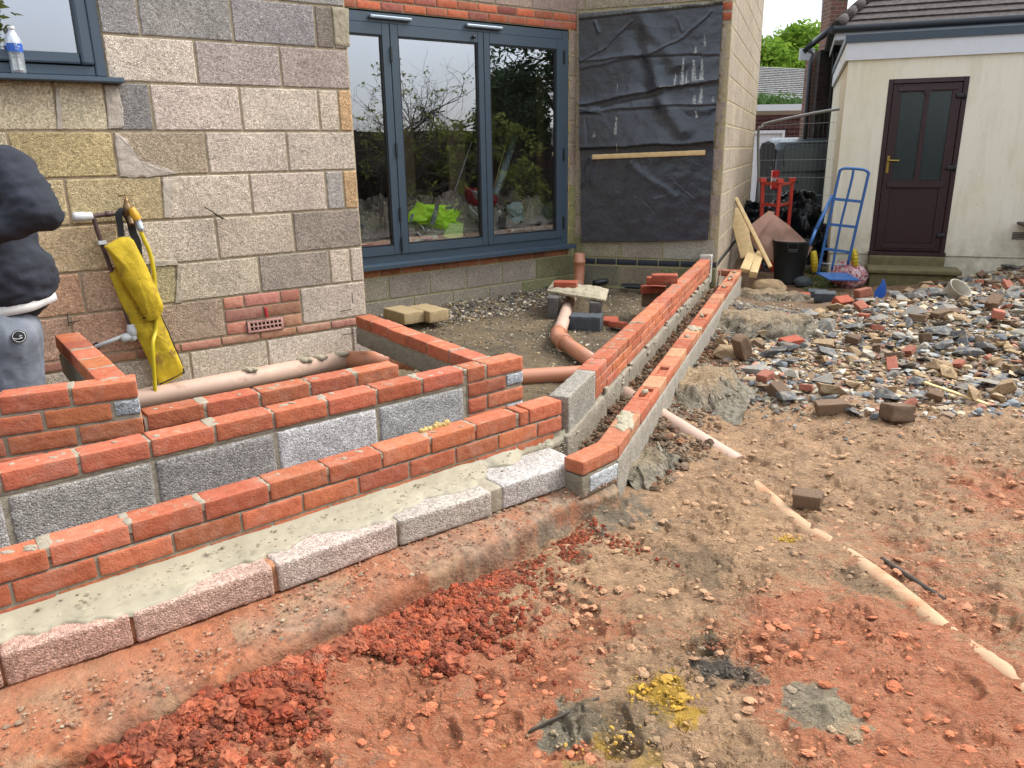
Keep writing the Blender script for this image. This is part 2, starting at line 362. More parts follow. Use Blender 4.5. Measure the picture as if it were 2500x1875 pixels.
simple('hi_vis', (.62, 1.0, .05, 1), .7, 0, .08, 12, .3, 16, .01)
simple('hi_vis_pale', (.75, .95, .35, 1), .7, 0, .08, 12)
simple('reflective_grey', (.22, .23, .23, 1), .5)
simple('red_plastic', (.42, .02, .03, 1), .5, 0, .2, 30)
simple('pale_sheet', (.36, .45, .42, 1), .35, 0, .15, 20, .4, 30, .01)
simple('studwork', (.30, .23, .11, 1), .8, 0, .3, 5)
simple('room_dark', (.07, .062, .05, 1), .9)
simple('van_grey', (.09, .108, .112, 1), .32, .35, .04, 2)
simple('van_dark', (.035, .032, .032, 1), .9, spec=.05)
simple('tyre', (.012, .012, .012, 1), .8)
simple('zinc_steel', (.34, .36, .37, 1), .4, .6, .1)
simple('dark_gutter', (.016, .02, .025, 1), .4)
simple('blue_sheet', (.02, .10, .42, 1), .5)
simple('soil_red', S(178, 100, 68, .64), .95, 0, .34, 25, .6, 120, .004, vtx=True, dirt=(S(196, 150, 118), 7, .60))
simple('gravel', (1, 1, 1, 1), .8, 0, .15, 40, .3, 90, .003, vtx=True)
simple('expanding_foam', S(225, 195, 120), .8, 0, .15, 40, .6, 60, .01)
simple('wood_dark', (.045, .028, .018, 1), .85, 0, .3, 6)
simple('bark', (.07, .055, .04, 1), .9, 0, .25, 14)
simple('puddle_mortar', S(188, 178, 150), .6, 0, .12, 6, .4, 40, .004)

def mat_leaf(name, a, b):
    t = NT(name); r = t.N('NewGeometry').outputs['Random Per Island']; c = t.mix(r, a, b)
    d = t.N('BsdfDiffuse', {'Color': c}); tr = t.N('BsdfTranslucent', {'Color': c}); m = t.N('MixShader', {0: .35, 1: d.outputs[0], 2: tr.outputs[0]})
    t.t.links.new(m.outputs[0], t.o.inputs[0]); MT[name] = t.m
mat_leaf('leaf_bright', (.10, .20, .025, 1), (.24, .36, .05, 1)); mat_leaf('leaf_hedge', (.035, .075, .02, 1), (.10, .17, .05, 1))
mat_leaf('leaf_dark', (.03, .06, .028, 1), (.08, .12, .055, 1)); mat_leaf('leaf_olive', (.10, .13, .03, 1), (.26, .28, .07, 1)); mat_leaf('grass', (.10, .13, .05, 1), (.22, .25, .11, 1))

def mat_glass(name, refl, tint=(.82, .86, .86, 1), wob=0.0):
    t = NT(name); tr = t.N('BsdfTransparent', {'Color': tint}); gl = t.N('BsdfGlossy', {'Color': (.86, .89, .98, 1), 'Roughness': .008})
    if wob: t.put(gl.inputs['Normal'], t.bump(t.noise(1.6, 1, .5), wob, .004))
    fc = t.math('POWER', t.N('LayerWeight', {'Blend': .5}).outputs['Facing'], 3.0); f = t.mr(fc, 0, 1, refl, 1.0); f = t.math('MULTIPLY', f, t.math('SUBTRACT', 1, t.N('NewGeometry').outputs['Backfacing']))
    m = t.N('MixShader', {0: f, 1: tr.outputs[0], 2: gl.outputs[0]}); t.t.links.new(m.outputs[0], t.o.inputs[0]); MT[name] = t.m
mat_glass('window_glass', .42, (.95, .97, .97, 1), wob=.5); mat_glass('van_glass', .3, (.1, .1, .12, 1))
def mat_obscure():
    t = NT('obscure_glass'); h = t.noise(90, 3, .6); t.pbsdf((.018, .028, .03, 1), .16, t.bump(h, .35, .004), spec=.8); MT['obscure_glass'] = t.m
mat_obscure()
def mat_bottle():
    t = NT('clear_plastic'); tr = t.N('BsdfTransparent', {'Color': (.93, .95, .96, 1)}); gl = t.N('BsdfGlossy', {'Color': (1, 1, 1, 1), 'Roughness': .08}); df = t.N('BsdfDiffuse', {'Color': (.75, .8, .82, 1)})
    f = t.N('LayerWeight', {'Blend': .35}).outputs['Facing']; a = t.N('MixShader', {0: t.mr(f, 0, 1, .25, .9), 1: tr.outputs[0], 2: gl.outputs[0]})
    b = t.N('MixShader', {0: .22, 1: a.outputs[0], 2: df.outputs[0]}); t.t.links.new(b.outputs[0], t.o.inputs[0]); MT['clear_plastic'] = t.m
mat_bottle()
def mat_thin_bag():
    t = NT('thin_polythene'); p = t.obj(); n = t.mr(t.noise(18, 5, .6, p, 1.5), .4, .62); c = t.mix(n, (.36, .07, .08, 1), (.60, .47, .46, 1))
    t.pbsdf(c, .25, t.bump(t.noise(22, 5, .6, p, 1), .8, .02), spec=.6); MT['thin_polythene'] = t.m
mat_thin_bag()
def mat_tarp():
    t = NT('damp_proof_sheet'); p = t.obj(); a = t.attr(); c = t.mix(t.mr(t.noise(5, 5, .6, p), .3, .7), (.014, .019, .028, 1), (.024, .033, .047, 1))
    sp = t.math('MULTIPLY', t.N('SeparateColor', {0: a}).outputs[0], t.mr(t.noise(60, 5, .7, p, 1), .42, .55)); c = t.mix(sp, c, (.36, .38, .34, 1))
    t.pbsdf(c, t.mr(t.noise(8, 4, .6, p), .3, .7, .20, .38), t.bump(t.noise(28, 6, .6, p, 1.0), .2, .006), spec=.7); MT['tarp_wall'] = t.m
mat_tarp()
def mat_rooftile(name, a, b, sc):
    t = NT(name); p = t.obj(); w_ = t.noise(14, 6, .7, p); c = t.mix(t.mr(w_, .4, .62), a, b)
    t.pbsdf(c, .9, t.bump(t.noise(60, 4, .6, p), .4, .01), spec=.2); MT[name] = t.m
mat_rooftile('roof_tile_brown', (.055, .045, .040, 1), (.10, .085, .075, 1), 1); mat_rooftile('roof_tile_grey', (.10, .10, .10, 1), (.28, .27, .25, 1), 1); mat_rooftile('hung_tile', (.055, .022, .020, 1), (.10, .045, .04, 1), 1)
def mat_brickwall(name, a, b, mo, scale=1.0, dirt=None):
    t = NT(name); uv = t.N('UVMap').outputs[0]
    br = t.N('TexBrick', {'Vector': uv, 'Color1': a, 'Color2': b, 'Mortar': mo, 'Scale': 1.0, 'Mortar Size': .005, 'Brick Width': .225, 'Row Height': .075, 'Bias': 0.0}); c = br.outputs['Color']
    if dirt: c = t.mix(t.mr(t.noise(3, 5, .7), .42, .6), c, dirt)
    t.pbsdf(c, .9, t.bump(br.outputs['Fac'], -.6, .006)); MT[name] = t.m
mat_brickwall('old_brickwork', (.20, .085, .055, 1), (.12, .07, .05, 1), (.25, .22, .18, 1))
mat_brickwall('sooty_brickwork', (.03, .024, .02, 1), (.06, .04, .03, 1), (.06, .055, .045, 1), dirt=(.018, .018, .016, 1))
def uvbox(o, sc=1.0):
    "box-projected UVs in metres"
    me = o.data; uv = me.uv_layers.new(name='UVMap')
    for poly in me.polygons:
        n = poly.normal
        for li in poly.loop_indices:
            v = me.vertices[me.loops[li].vertex_index].co
            if abs(n.z) > .7: q = (v.x, v.y)
            else:
                t = Vector((-n.y, n.x, 0)).normalized(); q = (v.dot(t), v.z)
            uv.data[li].uv = (q[0] * sc, q[1] * sc)

# ================================================================== layout (metres; z=0 is the yard level by the shed)
HAZ = 53.5; PIER = np.array([-.923, 4.874, 0.0]); HU = azv(HAZ); HN = np.array([-math.cos(R(HAZ)), math.sin(R(HAZ)), 0.0])   # HN points into the house
BAY0 = PIER + HN * 2.0                                      # plane of the patio doors
def hp(u, z, d=0): return PIER + HU * u + HN * d + np.array([0, 0, z])
def bp(u, z, d=0): return BAY0 + HU * u + HN * d + np.array([0, 0, z])
def hu(P): return float((onp(P, PIER, HAZ) - PIER) @ HU)
TAZ = 110.0; TC = np.array([.709, 8.57, 0.0]); TU = azv(TAZ); TN = np.array([math.sin(R(20)), math.cos(R(20)), 0.0])
def tp(u, z, d=0): return TC + TU * u + TN * d + np.array([0, 0, z])
TLEN = 1.537; SC = tp(TLEN, 0); SAZ = 20.4; SU = azv(SAZ); SN = np.array([-math.cos(R(SAZ)), math.sin(R(SAZ)), 0.0]); SLEN = 4.72
def sp(u, z, d=0): return SC + SU * u + SN * d + np.array([0, 0, z])

# ================================================================== ground
def seg_t(x, y, a, b):
    "signed distance from the line a-b (positive on its right) and the parameter along it in metres"
    d = np.array(b[:2]) - np.array(a[:2]); L = np.hypot(*d); d = d / L
    return (x - a[0]) * d[1] - (y - a[1]) * d[0], (x - a[0]) * d[0] + (y - a[1]) * d[1]
FA, FB = gz((116, 1339), .5), gz((1372, 978), .5)                    # outer wall, front face of the top edge
FT = [gz(q, .19) for q in [(1511, 1174), (1037, 1401)]]                # footing, top front edge
LB = gz((1455, 905), .5); LE = gz((1734, 633.5), .5)
OA_, OB_ = gz((1000 + 1880 * .27125, 800 + 1065 * .27125), .34), gz((1350 + .394 * 1170, 600 + .394 * 150), .34)
def ground_z(x, y):
    x = np.asarray(x, float); y = np.asarray(y, float); P = np.stack([x, y, np.zeros_like(x)], -1).reshape(-1, 3)
    z = np.full(x.shape, .03)
    z = z - .11 * sst(7.6, 8.8, y) * sst(6.6, 5.4, x)
    z = z + .022 * np.exp(-((x - .4) ** 2 + (y - 3.0) ** 2) / 1.2)
    z = z + .30 * np.exp(-((x - 6.9) ** 2 / 2.6 + (y - 8.6) ** 2 / 1.8)) + .14 * np.exp(-((x - 4.4) ** 2 / 3 + (y - 6.9) ** 2 / 1.2))
    d, t = seg_t(x, y, FT[1], FT[0])                                  # d>0: garden side of the footing
    z = z + .06 * np.exp(-np.maximum(d, 0) / .25) * sst(.35, -.5, t) + .035 * np.exp(-((d - .08) / .12) ** 2) * sst(.2, -.5, t)
    d1, _ = seg_t(x, y, FA, FB); dl, tl = seg_t(x, y, LB, LE)
    inner = sst(.0, -.1, d1) * sst(.05, -.05, dl)
    hd = (x - PIER[0]) * HN[0] + (y - PIER[1]) * HN[1]              # distance in front of the left house wall (negative = out in the open)
    hu_ = (x - PIER[0]) * HU[0] + (y - PIER[1]) * HU[1]
    zi = .12 + .14 * sst(.35, -.25, hu_) * sst(-.9, -.1, hd)
    zi = zi + .03 * np.exp(-((hd - 1.9) / .35) ** 2) * sst(.3, 2.2, hu_)
    z = z * (1 - inner) + zi * inner
    do, to = seg_t(x, y, OA_, OB_); z = z + .10 * np.exp(-np.maximum(do, 0) / .30) * sst(-.5, .0, do) * sst(.1, .9, to) * sst(6.2, 5.2, to) * (1 - inner)
    z = z + .10 * sst(-.06, .0, dl) * sst(.0, -.05, do) * sst(-.35, .1, to)
    sh = P.shape[0]; n = fbm(P * np.array([1.3, 1.3, 1]), 3, 1).reshape(x.shape) * .025 + fbm(P * 5, 3, 2).reshape(x.shape) * .010
    far = sst(10, 14, y); return z + n * (1 - .7 * far)
def gh(x, y): return float(ground_z(np.array([x]), np.array([y]))[0])
def gp(px, py, dz=0, z0=.08):
    "photo point -> point on the ground"
    z = z0
    for _ in range(4): q = gz((px, py), z); z = gh(q[0], q[1])
    return np.array([q[0], q[1], z + dz])

TINT = {}
def ground_tint(x, y):
    i = np.clip(np.searchsorted(TINT['th'], np.arctan2(x, y)), 0, len(TINT['th']) - 1); j = np.clip(np.searchsorted(TINT['r'], np.hypot(x, y)), 0, len(TINT['r']) - 1); return TINT['c'][i, j]
def build_ground():
    th = np.radians(np.concatenate([np.linspace(-75, -38, 60)[:-1], np.linspace(-38, 38, 760), np.linspace(38, 75, 60)[1:]]))
    r = np.concatenate([[.35, .7, 1.0], 1.2 * (1.0036 ** np.arange(0, 715)), np.geomspace(16.2, 90, 30)])
    Rr, Th = np.meshgrid(r, th); x = Rr * np.sin(Th); y = Rr * np.cos(Th); z = ground_z(x, y)
    P = np.stack([x, y, np.zeros_like(x)], -1).reshape(-1, 3)
    near = sst(9, 5, Rr)
    d1, _ = seg_t(x, y, FA, FB); dl, tl = seg_t(x, y, LB, LE); out_ = 1 - sst(.0, -.1, d1) * sst(.05, -.05, dl)
    n1 = fbm(P * 13, 2, 9, gain=.5).reshape(x.shape); Q = P.copy(); Q[:, 0] = P[:, 0] + .04 * n1.ravel(); Q[:, 1] = P[:, 1] * 1.6 + .05 * pn(P * 9, 4)
    rid = 1 - np.abs(fbm(Q * 6, 3, 21, gain=.5).reshape(x.shape)) * 2
    ca, sa = math.cos(.55), math.sin(.55); wx = .05 * fbm(P * 4, 3, 51); A1 = np.c_[(P[:, 0] * ca + P[:, 1] * sa) * 4.5 + wx * 20, (-P[:, 0] * sa + P[:, 1] * ca) * 15 + wx * 40, P[:, 0] * 0]
    sm_ = 1 - np.abs(fbm(A1, 2, 52, gain=.5).reshape(x.shape)) * 2; msk = sst(-.25, .35, fbm(P * 2.2, 3, 53).reshape(x.shape))
    ck = np.abs(fbm(np.c_[P[:, 0] * 10 + wx * 60, P[:, 1] * 13, P[:, 0] * 0], 2, 54, gain=.5).reshape(x.shape)); crk = sst(.10, .0, ck) * sst(-.1, .3, fbm(P * 3.1, 3, 55).reshape(x.shape))
    lmp = fbm(P * 6, 2, 56, gain=.5).reshape(x.shape)
    z += near * (n1 * .006 + out_ * ((rid - .5) * .012 + (sm_ - .4) * .013 * msk + lmp * .015 - crk * .013))
    # boot prints: shallow smooth ovals with a squeezed-up rim
    rg = np.random.default_rng(12)
    for i in range(240):
        cx, cy = rg.uniform(-.9, 3.4), rg.uniform(1.3, 5.2)
        if seg_t(np.array(cx), np.array(cy), FT[1], FT[0])[0] < .12: continue
        a = rg.uniform(0, 3.14); ux = (x - cx) * math.cos(a) + (y - cy) * math.sin(a); uy = -(x - cx) * math.sin(a) + (y - cy) * math.cos(a)
        q = np.sqrt((ux / rg.uniform(.05, .12)) ** 2 + (uy / .05) ** 2); dp = rg.uniform(.007, .018)
        z += -dp * sst(1, .75, q) + dp * .6 * np.exp(-((q - 1.12) / .13) ** 2) * (.5 + .5 * np.sin(ux * 40 + i))
    for i in range(130):
        cx, cy = rg.uniform(-.9, 3.2), rg.uniform(1.3, 4.6)
        if seg_t(np.array(cx), np.array(cy), FT[1], FT[0])[0] < .15: continue
        rr_ = rg.uniform(.035, .10); a0 = rg.uniform(-3.1, 3.1); dx_, dy_ = x - cx, y - cy; q = np.hypot(dx_, dy_) + .012 * n1; an = np.abs((np.arctan2(dy_, dx_) - a0 + math.pi) % (2 * math.pi) - math.pi); arc = sst(1.3, .7, an)
        z += arc * (-.013 * np.exp(-((q - rr_) / .007) ** 2) + .008 * np.exp(-((q - rr_ - .016) / .010) ** 2))
    # dug hole and scraped slab, bottom middle
    for (dx, dy, rx, ry, dp, a) in [(1500, 1400, .10, .03, .035, .3), (1545, 1395, .06, .03, .03, .2), (1300, 1600, .12, .07, .012, .6), (1660, 1085, .03, .03, .01, 0)]:
        c = gp(dx * K, dy * K); ux = (x - c[0]) * math.cos(a) + (y - c[1]) * math.sin(a); uy = -(x - c[0]) * math.sin(a) + (y - c[1]) * math.cos(a)
        q = np.sqrt((ux / rx) ** 2 + (uy / ry) ** 2) + .25 * n1; z += -dp * sst(1, .5, q) + dp * .6 * np.exp(-((q - 1.15) / .15) ** 2) * (uy > 0)
    # colours
    tan = np.array(S(222, 178, 134)[:3]); C = np.tile(tan, (len(P), 1)); red = np.full(len(P), .42)
    nn = fbm(P * 3, 4, 30); n5 = fbm(P * 9, 4, 31); n40 = fbm(P * 30, 3, 33)
    xf, yf = x.ravel(), y.ravel()
    dF, tF = seg_t(xf, yf, FT[1], FT[0])
    red += .42 * np.exp(-np.maximum(dF, 0) / .35) * sst(.55, -.35, tF)
    # broad red areas of the photo
    for (dx, dy, rad, s_) in [(150, 1620, .45, .45), (500, 1560, .30, .2), (900, 1560, .35, .14), (1150, 1500, .25, .20), (1250, 1330, .3, .12), (2100, 1560, .42, .26), (1900, 1450, .35, .22), (2150, 1060, .35, .18), (1700, 1350, .3, .12), (2000, 1250, .4, .14), (1800, 1600, .28, .18), (1000, 1640, .3, .22), (1560, 890, .2, .12), (1180, 1620, .16, .3)]:
        c = gp(dx * K, dy * K); red += s_ * np.exp(-((xf - c[0]) ** 2 + (yf - c[1]) ** 2) / rad ** 2)
    for (dx, dy, rad, s_) in [(1450, 1560, .26, .35), (1500, 1180, .35, .2), (1350, 1080, .3, .22), (900, 1400, .25, .10), (1450, 900, .4, .2), (1750, 1000, .4, .08), (1050, 1260, .3, .12)]:
        c = gp(dx * K, dy * K); red -= s_ * np.exp(-((xf - c[0]) ** 2 + (yf - c[1]) ** 2) / rad ** 2)
    red -= .30 * sst(4.6, 6.2, yf); inn = (1 - out_.ravel()); red -= .6 * inn
    C = C * (1 + .10 * nn)[:, None]
    def blend(c, f): nonlocal C; C = C * (1 - f[:, None]) + np.array(c[:3]) * f[:, None]
    blend(S(158, 140, 108), inn * .9); blend(S(120, 108, 86), inn * sst(-.1, .5, nn) * .6)
    blend(S(150, 124, 94), sst(4.4, 6.5, yf) * (1 - inn) * .8); blend(S(178, 142, 105), sst(7.6, 8.6, yf) * (1 - inn))
    for (dx, dy, rad, cc, st) in [(1440, 1490, .07, S(222, 175, 60), 1), (1475, 1540, .05, S(222, 175, 60), .9), (1310, 1605, .05, S(215, 170, 65), .9), (1370, 1490, .03, S(215, 170, 65), .8), (1300, 1560, .025, S(215, 170, 65), .7), (1385, 1640, .05, S(205, 165, 75), .7), (1700, 1165, .035, S(222, 180, 75), .9), (1755, 1055, .02, S(222, 180, 75), .6), (1240, 1655, .04, S(215, 170, 65), .5),
                               (1565, 1440, .085, S(98, 88, 76), 1), (1620, 1460, .06, S(110, 98, 82), .8), (1530, 1400, .05, S(150, 135, 108), .8), (1740, 1520, .10, S(176, 165, 140), .8), (1800, 1570, .08, S(186, 172, 140), .6), (1230, 1575, .07, S(182, 168, 140), 1), (1190, 1600, .045, S(182, 168, 140), 1), (1350, 1560, .10, S(150, 130, 100), .7),
                               (1500, 1215, .12, S(140, 122, 92), .6), (1330, 1060, .16, S(150, 140, 118), .8), (1400, 960, .16, S(140, 128, 106), .8), (1060, 1225, .12, S(150, 118, 96), .6), (1880, 1260, .1, S(140, 120, 92), .5), (1450, 850, .2, S(170, 160, 138), .8), (560, 1540, .05, S(165, 150, 130), .7)]:
        c = gp(dx * K, dy * K); q = np.sqrt((xf - c[0]) ** 2 + ((yf - c[1])) ** 2) / rad + .85 * n5 + .45 * nn + .5 * n40
        f = sst(1.15, .65, q) * st; blend(cc, f); red -= f * 1.0
    mb = MB(); mb.grid(np.stack([x, y, z], -1), np.concatenate([C, np.ones((len(C), 1))], 1), flip=True)
    fr = np.clip((red - .40) * 3.2, 0, 1)[:, None]; TINT.update(th=th, r=r, c=(C * .92 * (1 - fr) + np.array([.50, .15, .062]) * fr).reshape(x.shape + (3,)))
    o = mb.build('ground', MT['ground'], smooth=True)
    at = o.data.attributes.new('Red', 'FLOAT', 'POINT'); at.data.foreach_set('value', np.clip(red, 0, 1.2))
    tag(o, kind='structure')
    mb = MB(); q = 120
    xs = np.linspace(-q, q, 60); X, Y = np.meshgrid(xs, xs); mb.grid(np.stack([X, Y, np.full_like(X, -.12)], -1), S(150, 132, 104), flip=True)
    o = mb.build('yard_ground', MT['ground']); at = o.data.attributes.new('Red', 'FLOAT', 'POINT'); tag(o, kind='structure')
build_ground()

# ================================================================== house
house = thing('house', hp(0, 0), 'brick and concrete block house wall with grey patio doors, window and angled end bay', 'house')
PINK, PINK2, PINK3 = S(226, 210, 192), S(220, 204, 185), S(214, 198, 178); GREY, YEL, OCH, ORG, TAN_ = S(172, 168, 164), S(228, 214, 180), S(212, 192, 150), S(215, 180, 138), S(182, 172, 152)
def blk(mb, fn, u0, u1, z0, z1, c, d=0, th=.09, seed=0, amp=.0016, fine=.022, proud=0):
    g = .006; u0 += g; u1 -= g; z0 += g; z1 -= g; L, H = u1 - u0, z1 - z0
    if L < .01 or H < .01: return
    n = (max(2, int(L / fine)), 2, max(2, int(H / fine)))
    o = fn(u0, z0, -proud); ex = fn(u1, z0, -proud) - o; ey = fn(u0, z0, th) - fn(u0, z0, 0); ez = np.array([0, 0, H])
    mb.rbox(o, ex, ey, ez, n, r=.006, amp=amp, sc=30, c=c, m=0, seed=seed, amp2=.0012, sc2=6, sm=False)
def mortar_slab(mb, fn, u0, u1, z0, z1, c=(1, 1, 1, 1), rec=.007, th=.08, m=1, amp=.0012):
    o = fn(u0, z0, rec); L = u1 - u0; H = z1 - z0; n = (max(2, int(L / .03)), 2, max(2, int(H / .03)))
    mb.rbox(o, fn(u1, z0, rec) - o, fn(u0, z0, rec + th) - o, np.array([0, 0, H]), n, r=.002, amp=amp, sc=45, c=c, m=m)
def brk(mb, fn, u0, u1, z0, z1, c=(1, 1, 1, 1), th=.1, seed=0, m=2, proud=0, amp=.0016):
    g = .005; o = fn(u0 + g, z0 + g, -proud); L = u1 - u0 - 2 * g; H = z1 - z0 - 2 * g
    if L < .004 or H < .004: return
    mb.rbox(o, fn(u1 - g, z0 + g, -proud) - o, fn(u0 + g, z0 + g, th - proud) - o, np.array([0, 0, H]), (max(2, int(L / .02)), 5, 4), r=.004, amp=amp, sc=50, c=c, m=m, seed=seed)
def vary(c, a=.06):
    k = 1 + random.uniform(-a, a); return (c[0] * k, c[1] * k * random.uniform(.98, 1.02), c[2] * k * random.uniform(.97, 1.03), 1)
A = .40687
def ux(xs, y, oy=0): return [hu((A * x, oy + A * y)) for x in xs]
WIN_U = hu((257, 150)); WL = -3.4
mb = MB()
mortar_slab(mb, hp, WIN_U, 0, .30, 4.2, (1.15, 1.1, .98, 1)); mortar_slab(mb, hp, WL, WIN_U - .001, .05, 1.945, (1.25, 1.12, 1.0, 1))
sd = 0
def rowb(z0, z1, js, cols):
    global sd
    for i in range(len(js) - 1):
        sd += 1
        if cols[i] is not None: blk(mb, hp, js[i], js[i + 1], z0, z1, vary(cols[i]), seed=sd)
rowb(2.40, 2.62, [WIN_U, -1.75, -1.3, -.85, -.4, 0], [GREY] * 5)
rowb(2.63, 2.85, [WIN_U, -1.5, -1.05, -.6, -.15, 0], [PINK] * 5)
rowb(2.86, 3.08, [WIN_U, -1.75, -1.3, -.85, -.4, 0], [PINK] * 5); rowb(3.09, 3.4, [WIN_U, -1.5, -1.05, -.6, -.15, 0], [PINK] * 5); rowb(3.41, 3.8, [WIN_U, -1.5, -1.05, -.6, -.15, 0], [PINK] * 5)
rowb(2.176, 2.40, [WIN_U] + ux([835, 1390, 1890, 1995], 120) + [0], [GREY, GREY, GREY, S(150, 140, 128), S(165, 158, 142)])
rowb(1.957, 2.176, [WIN_U] + ux([1180, 1685], 400) + [0], [PINK, S(188, 176, 168), S(192, 176, 164)])
rowb(1.724, 1.957, [WL, -2.80] + ux([-60, 340, 640], 640) + ux([905, 1440, 1910, 2030], 600) + [0], [YEL, YEL, YEL, YEL, S(150, 146, 142), PINK, PINK2, PINK2, ORG])
rowb(1.502, 1.724, [WL, -2.80] + ux([60, 690], 900) + ux([1240, 1725], 900) + [0], [YEL, YEL, S(212, 192, 145), S(186, 168, 146), PINK, PINK2])
rowb(1.274, 1.502, [WL, -2.95] + ux([400, 985], 1180) + ux([1505, 1960, 2065], 1150) + [0], [OCH, OCH, S(198, 180, 140), PINK2, PINK2, S(180, 172, 164), ORG])
rowb(1.040, 1.274, [WL, -2.70] + ux([120, 720], 1450) + ux([1300, 1765], 1400) + [0], [OCH, OCH, S(212, 186, 148), PINK2, PINK3, S(176, 164, 150)])
rowb(.826, 1.040, [WL, -2.95] + ux([-120, 500, 915], 300, 600) + ux([1060, 1560, 1985, 2110], 180, 600) + [0], [OCH, OCH, S(214, 172, 140), S(210, 178, 148), S(192, 178, 140), PINK3, S(178, 164, 150), PINK2, PINK2])
rowb(.602, .826, [WL, -2.75] + ux([-200, 430, 930], 500, 600) + ux([1350], 440, 600), [OCH, OCH, S(216, 178, 150), S(214, 172, 142), S(180, 158, 138)])
uA, uB = ux([1350], 440, 600)[0], ux([1810], 380, 600)[0]
rowb(.602, .826, [uB, 0], [S(212, 198, 182)])
BR = S(178, 112, 92, .95); bl = (1.5, .9, .9, 1)
# brick patch round the air brick
def brow(z0, z1, js, skip=()):
    global sd
    for i in range(len(js) - 1):
        sd += 1
        if i not in skip: brk(mb, hp, js[i], js[i + 1], z0, z1, (random.uniform(.75, 1.0), random.uniform(1.2, 1.6), random.uniform(1.6, 2.2), 1), seed=sd)
brow(.752, .826, [uA, uA + .12, uA + .335, uB]); AB0 = ux([1485], 500, 600)[0]; AB1 = AB0 + .215
brow(.677, .752, [uA, uA + .225, uB]); brow(.602, .677, [uA, AB0, AB1, uB], (1,))
# thin brick course, bottom block course and the base
js = [-3.4 + .225 * k for k in range(16)]
for i in range(15): sd += 1; brk(mb, hp, js[i], min(js[i + 1], 0), .548, .600, (random.uniform(.8, 1.0), random.uniform(1.3, 1.7), random.uniform(1.8, 2.4), 1), seed=sd, proud=.004)
rowb(.325, .545, [WL, -2.95, -2.5, -1.93] + ux([1150, 1620, 2130], 750, 600) + [0], [OCH, S(190, 150, 120), S(190, 150, 120), PINK3, PINK2, PINK, S(200, 186, 172)])
for k in range(3):
    for j_ in range(6): sd += 1; brk(mb, hp, -3.3 + .225 * j_ + (k % 2) * .11, -3.3 + .225 * (j_ + 1) + (k % 2) * .11, .10 + .075 * k, .175 + .075 * k, (.7, 1.3, 1.8, 1), seed=sd, proud=.01)
for i, z0 in enumerate([.10, .325, .602, .826, 1.04, 1.274, 1.502, 1.724, 1.957, 2.18, 2.40, 2.63, 2.86, 3.09, 3.41]):
    z1 = [.32, .60, .826, 1.04, 1.274, 1.502, 1.724, 1.957, 2.176, 2.40, 2.62, 2.85, 3.08, 3.4, 3.8][i]; rowb(z0, z1, [-6.7 + .225 * (i % 2) + .45 * k for k in range(7)] + [-3.4 if i < 8 else -3.5], [OCH] * 7)
mortar_slab(mb, hp, -6.7, -3.401, .05, 3.8, (1.1, 1.05, .95, 1))
# return face of the pier (towards the doors)
for i, (z0, z1) in enumerate([(2.63, 2.85), (2.40, 2.62), (2.176, 2.40), (1.957, 2.176), (1.724, 1.957), (1.502, 1.724), (1.274, 1.502), (1.04, 1.274), (.826, 1.04), (.602, .826), (.325, .600)]):
    fr = lambda u, z, d=0: hp(0, z) + HN * u - HU * d
    for a_, b_ in ([(.1, .45), (.45, .9), (.9, 1.35), (1.35, 2.0)] if i % 2 else [(.1, .6), (.6, 1.1), (1.1, 1.6), (1.6, 2.0)]): sd += 1; blk(mb, fr, a_, b_, z0, z1, vary(TAN_), seed=sd, fine=.05)
mortar_slab(mb, lambda u, z, d=0: hp(0, z) + HN * u - HU * d, .09, 2.0, .1, 3.8)
wall1 = mb.build('wall', [MT['block'], MT['mortar'], MT['brick']], house); tag(wall1, 'wall of pinkish and yellow aggregate blocks left of the patio doors')
# smeared mortar patches where the old opening was bricked up
mb = MB()
def smear(mb, fn, poly, th=.006, seed=0, c=(1, 1, 1, 1), m=0):
    "irregular trowelled patch: polygon in (u,z) filled by a displaced fan"
    P = np.array(poly); cc = P.mean(0); V = []; k = 24
    per = []
    for i in range(len(P)):
        a, b = P[i], P[(i + 1) % len(P)]; n = max(2, int(np.hypot(*(b - a)) / .015))
        for j in range(n): per.append(a + (b - a) * j / n)
    per = np.array(per); jit = fbm(np.c_[per * 30, np.full(len(per), seed)], 3, seed) * .006; dirs = per - cc; dirs /= np.linalg.norm(dirs, axis=1)[:, None]; per = per + dirs * jit[:, None]
    rings = [(1.0, .002), (.97, -th * .7), (.85, -th), (.6, -th), (.3, -th), (0.02, -th)]
    n = len(per)
    for s_, off in rings:
        q = cc + (per - cc) * s_; nn = fbm(np.c_[q * 25, np.full(n, seed + 3)], 3, seed) * .0025
        V.append(np.array([fn(a, b, off + e) for (a, b), e in zip(q, nn)]))
    j = np.arange(n); k2 = (j + 1) % n
    F = np.concatenate([np.stack([i * n + j, i * n + k2, (i + 1) * n + k2, (i + 1) * n + j], 1) for i in range(len(rings) - 1)])
    mb.add(np.concatenate(V), [F, (np.arange(n) + (len(rings) - 1) * n)[None]], c, m)
def pz(x, y, oy=0): q = onp((A * x, oy + A * y), PIER, HAZ); return (float((q - PIER) @ HU), float(q[2]))
mb = MB(); smear(mb, hp, [pz(*q) for q in [(625, 500), (705, 520), (738, 650), (745, 760), (650, 775)]], seed=1, c=(1.35, 1.35, 1.5, 1)); mb.build('mortar_patch', [MT['mortar']], house)
mb = MB(); smear(mb, hp, [pz(*q) for q in [(682, 790), (760, 830), (800, 900), (775, 990), (1000, 1010), (1075, 1045), (860, 1065), (718, 1062)]], seed=2, c=(1.4, 1.4, 1.55, 1)); mb.build('mortar_patch', [MT['mortar']], house)
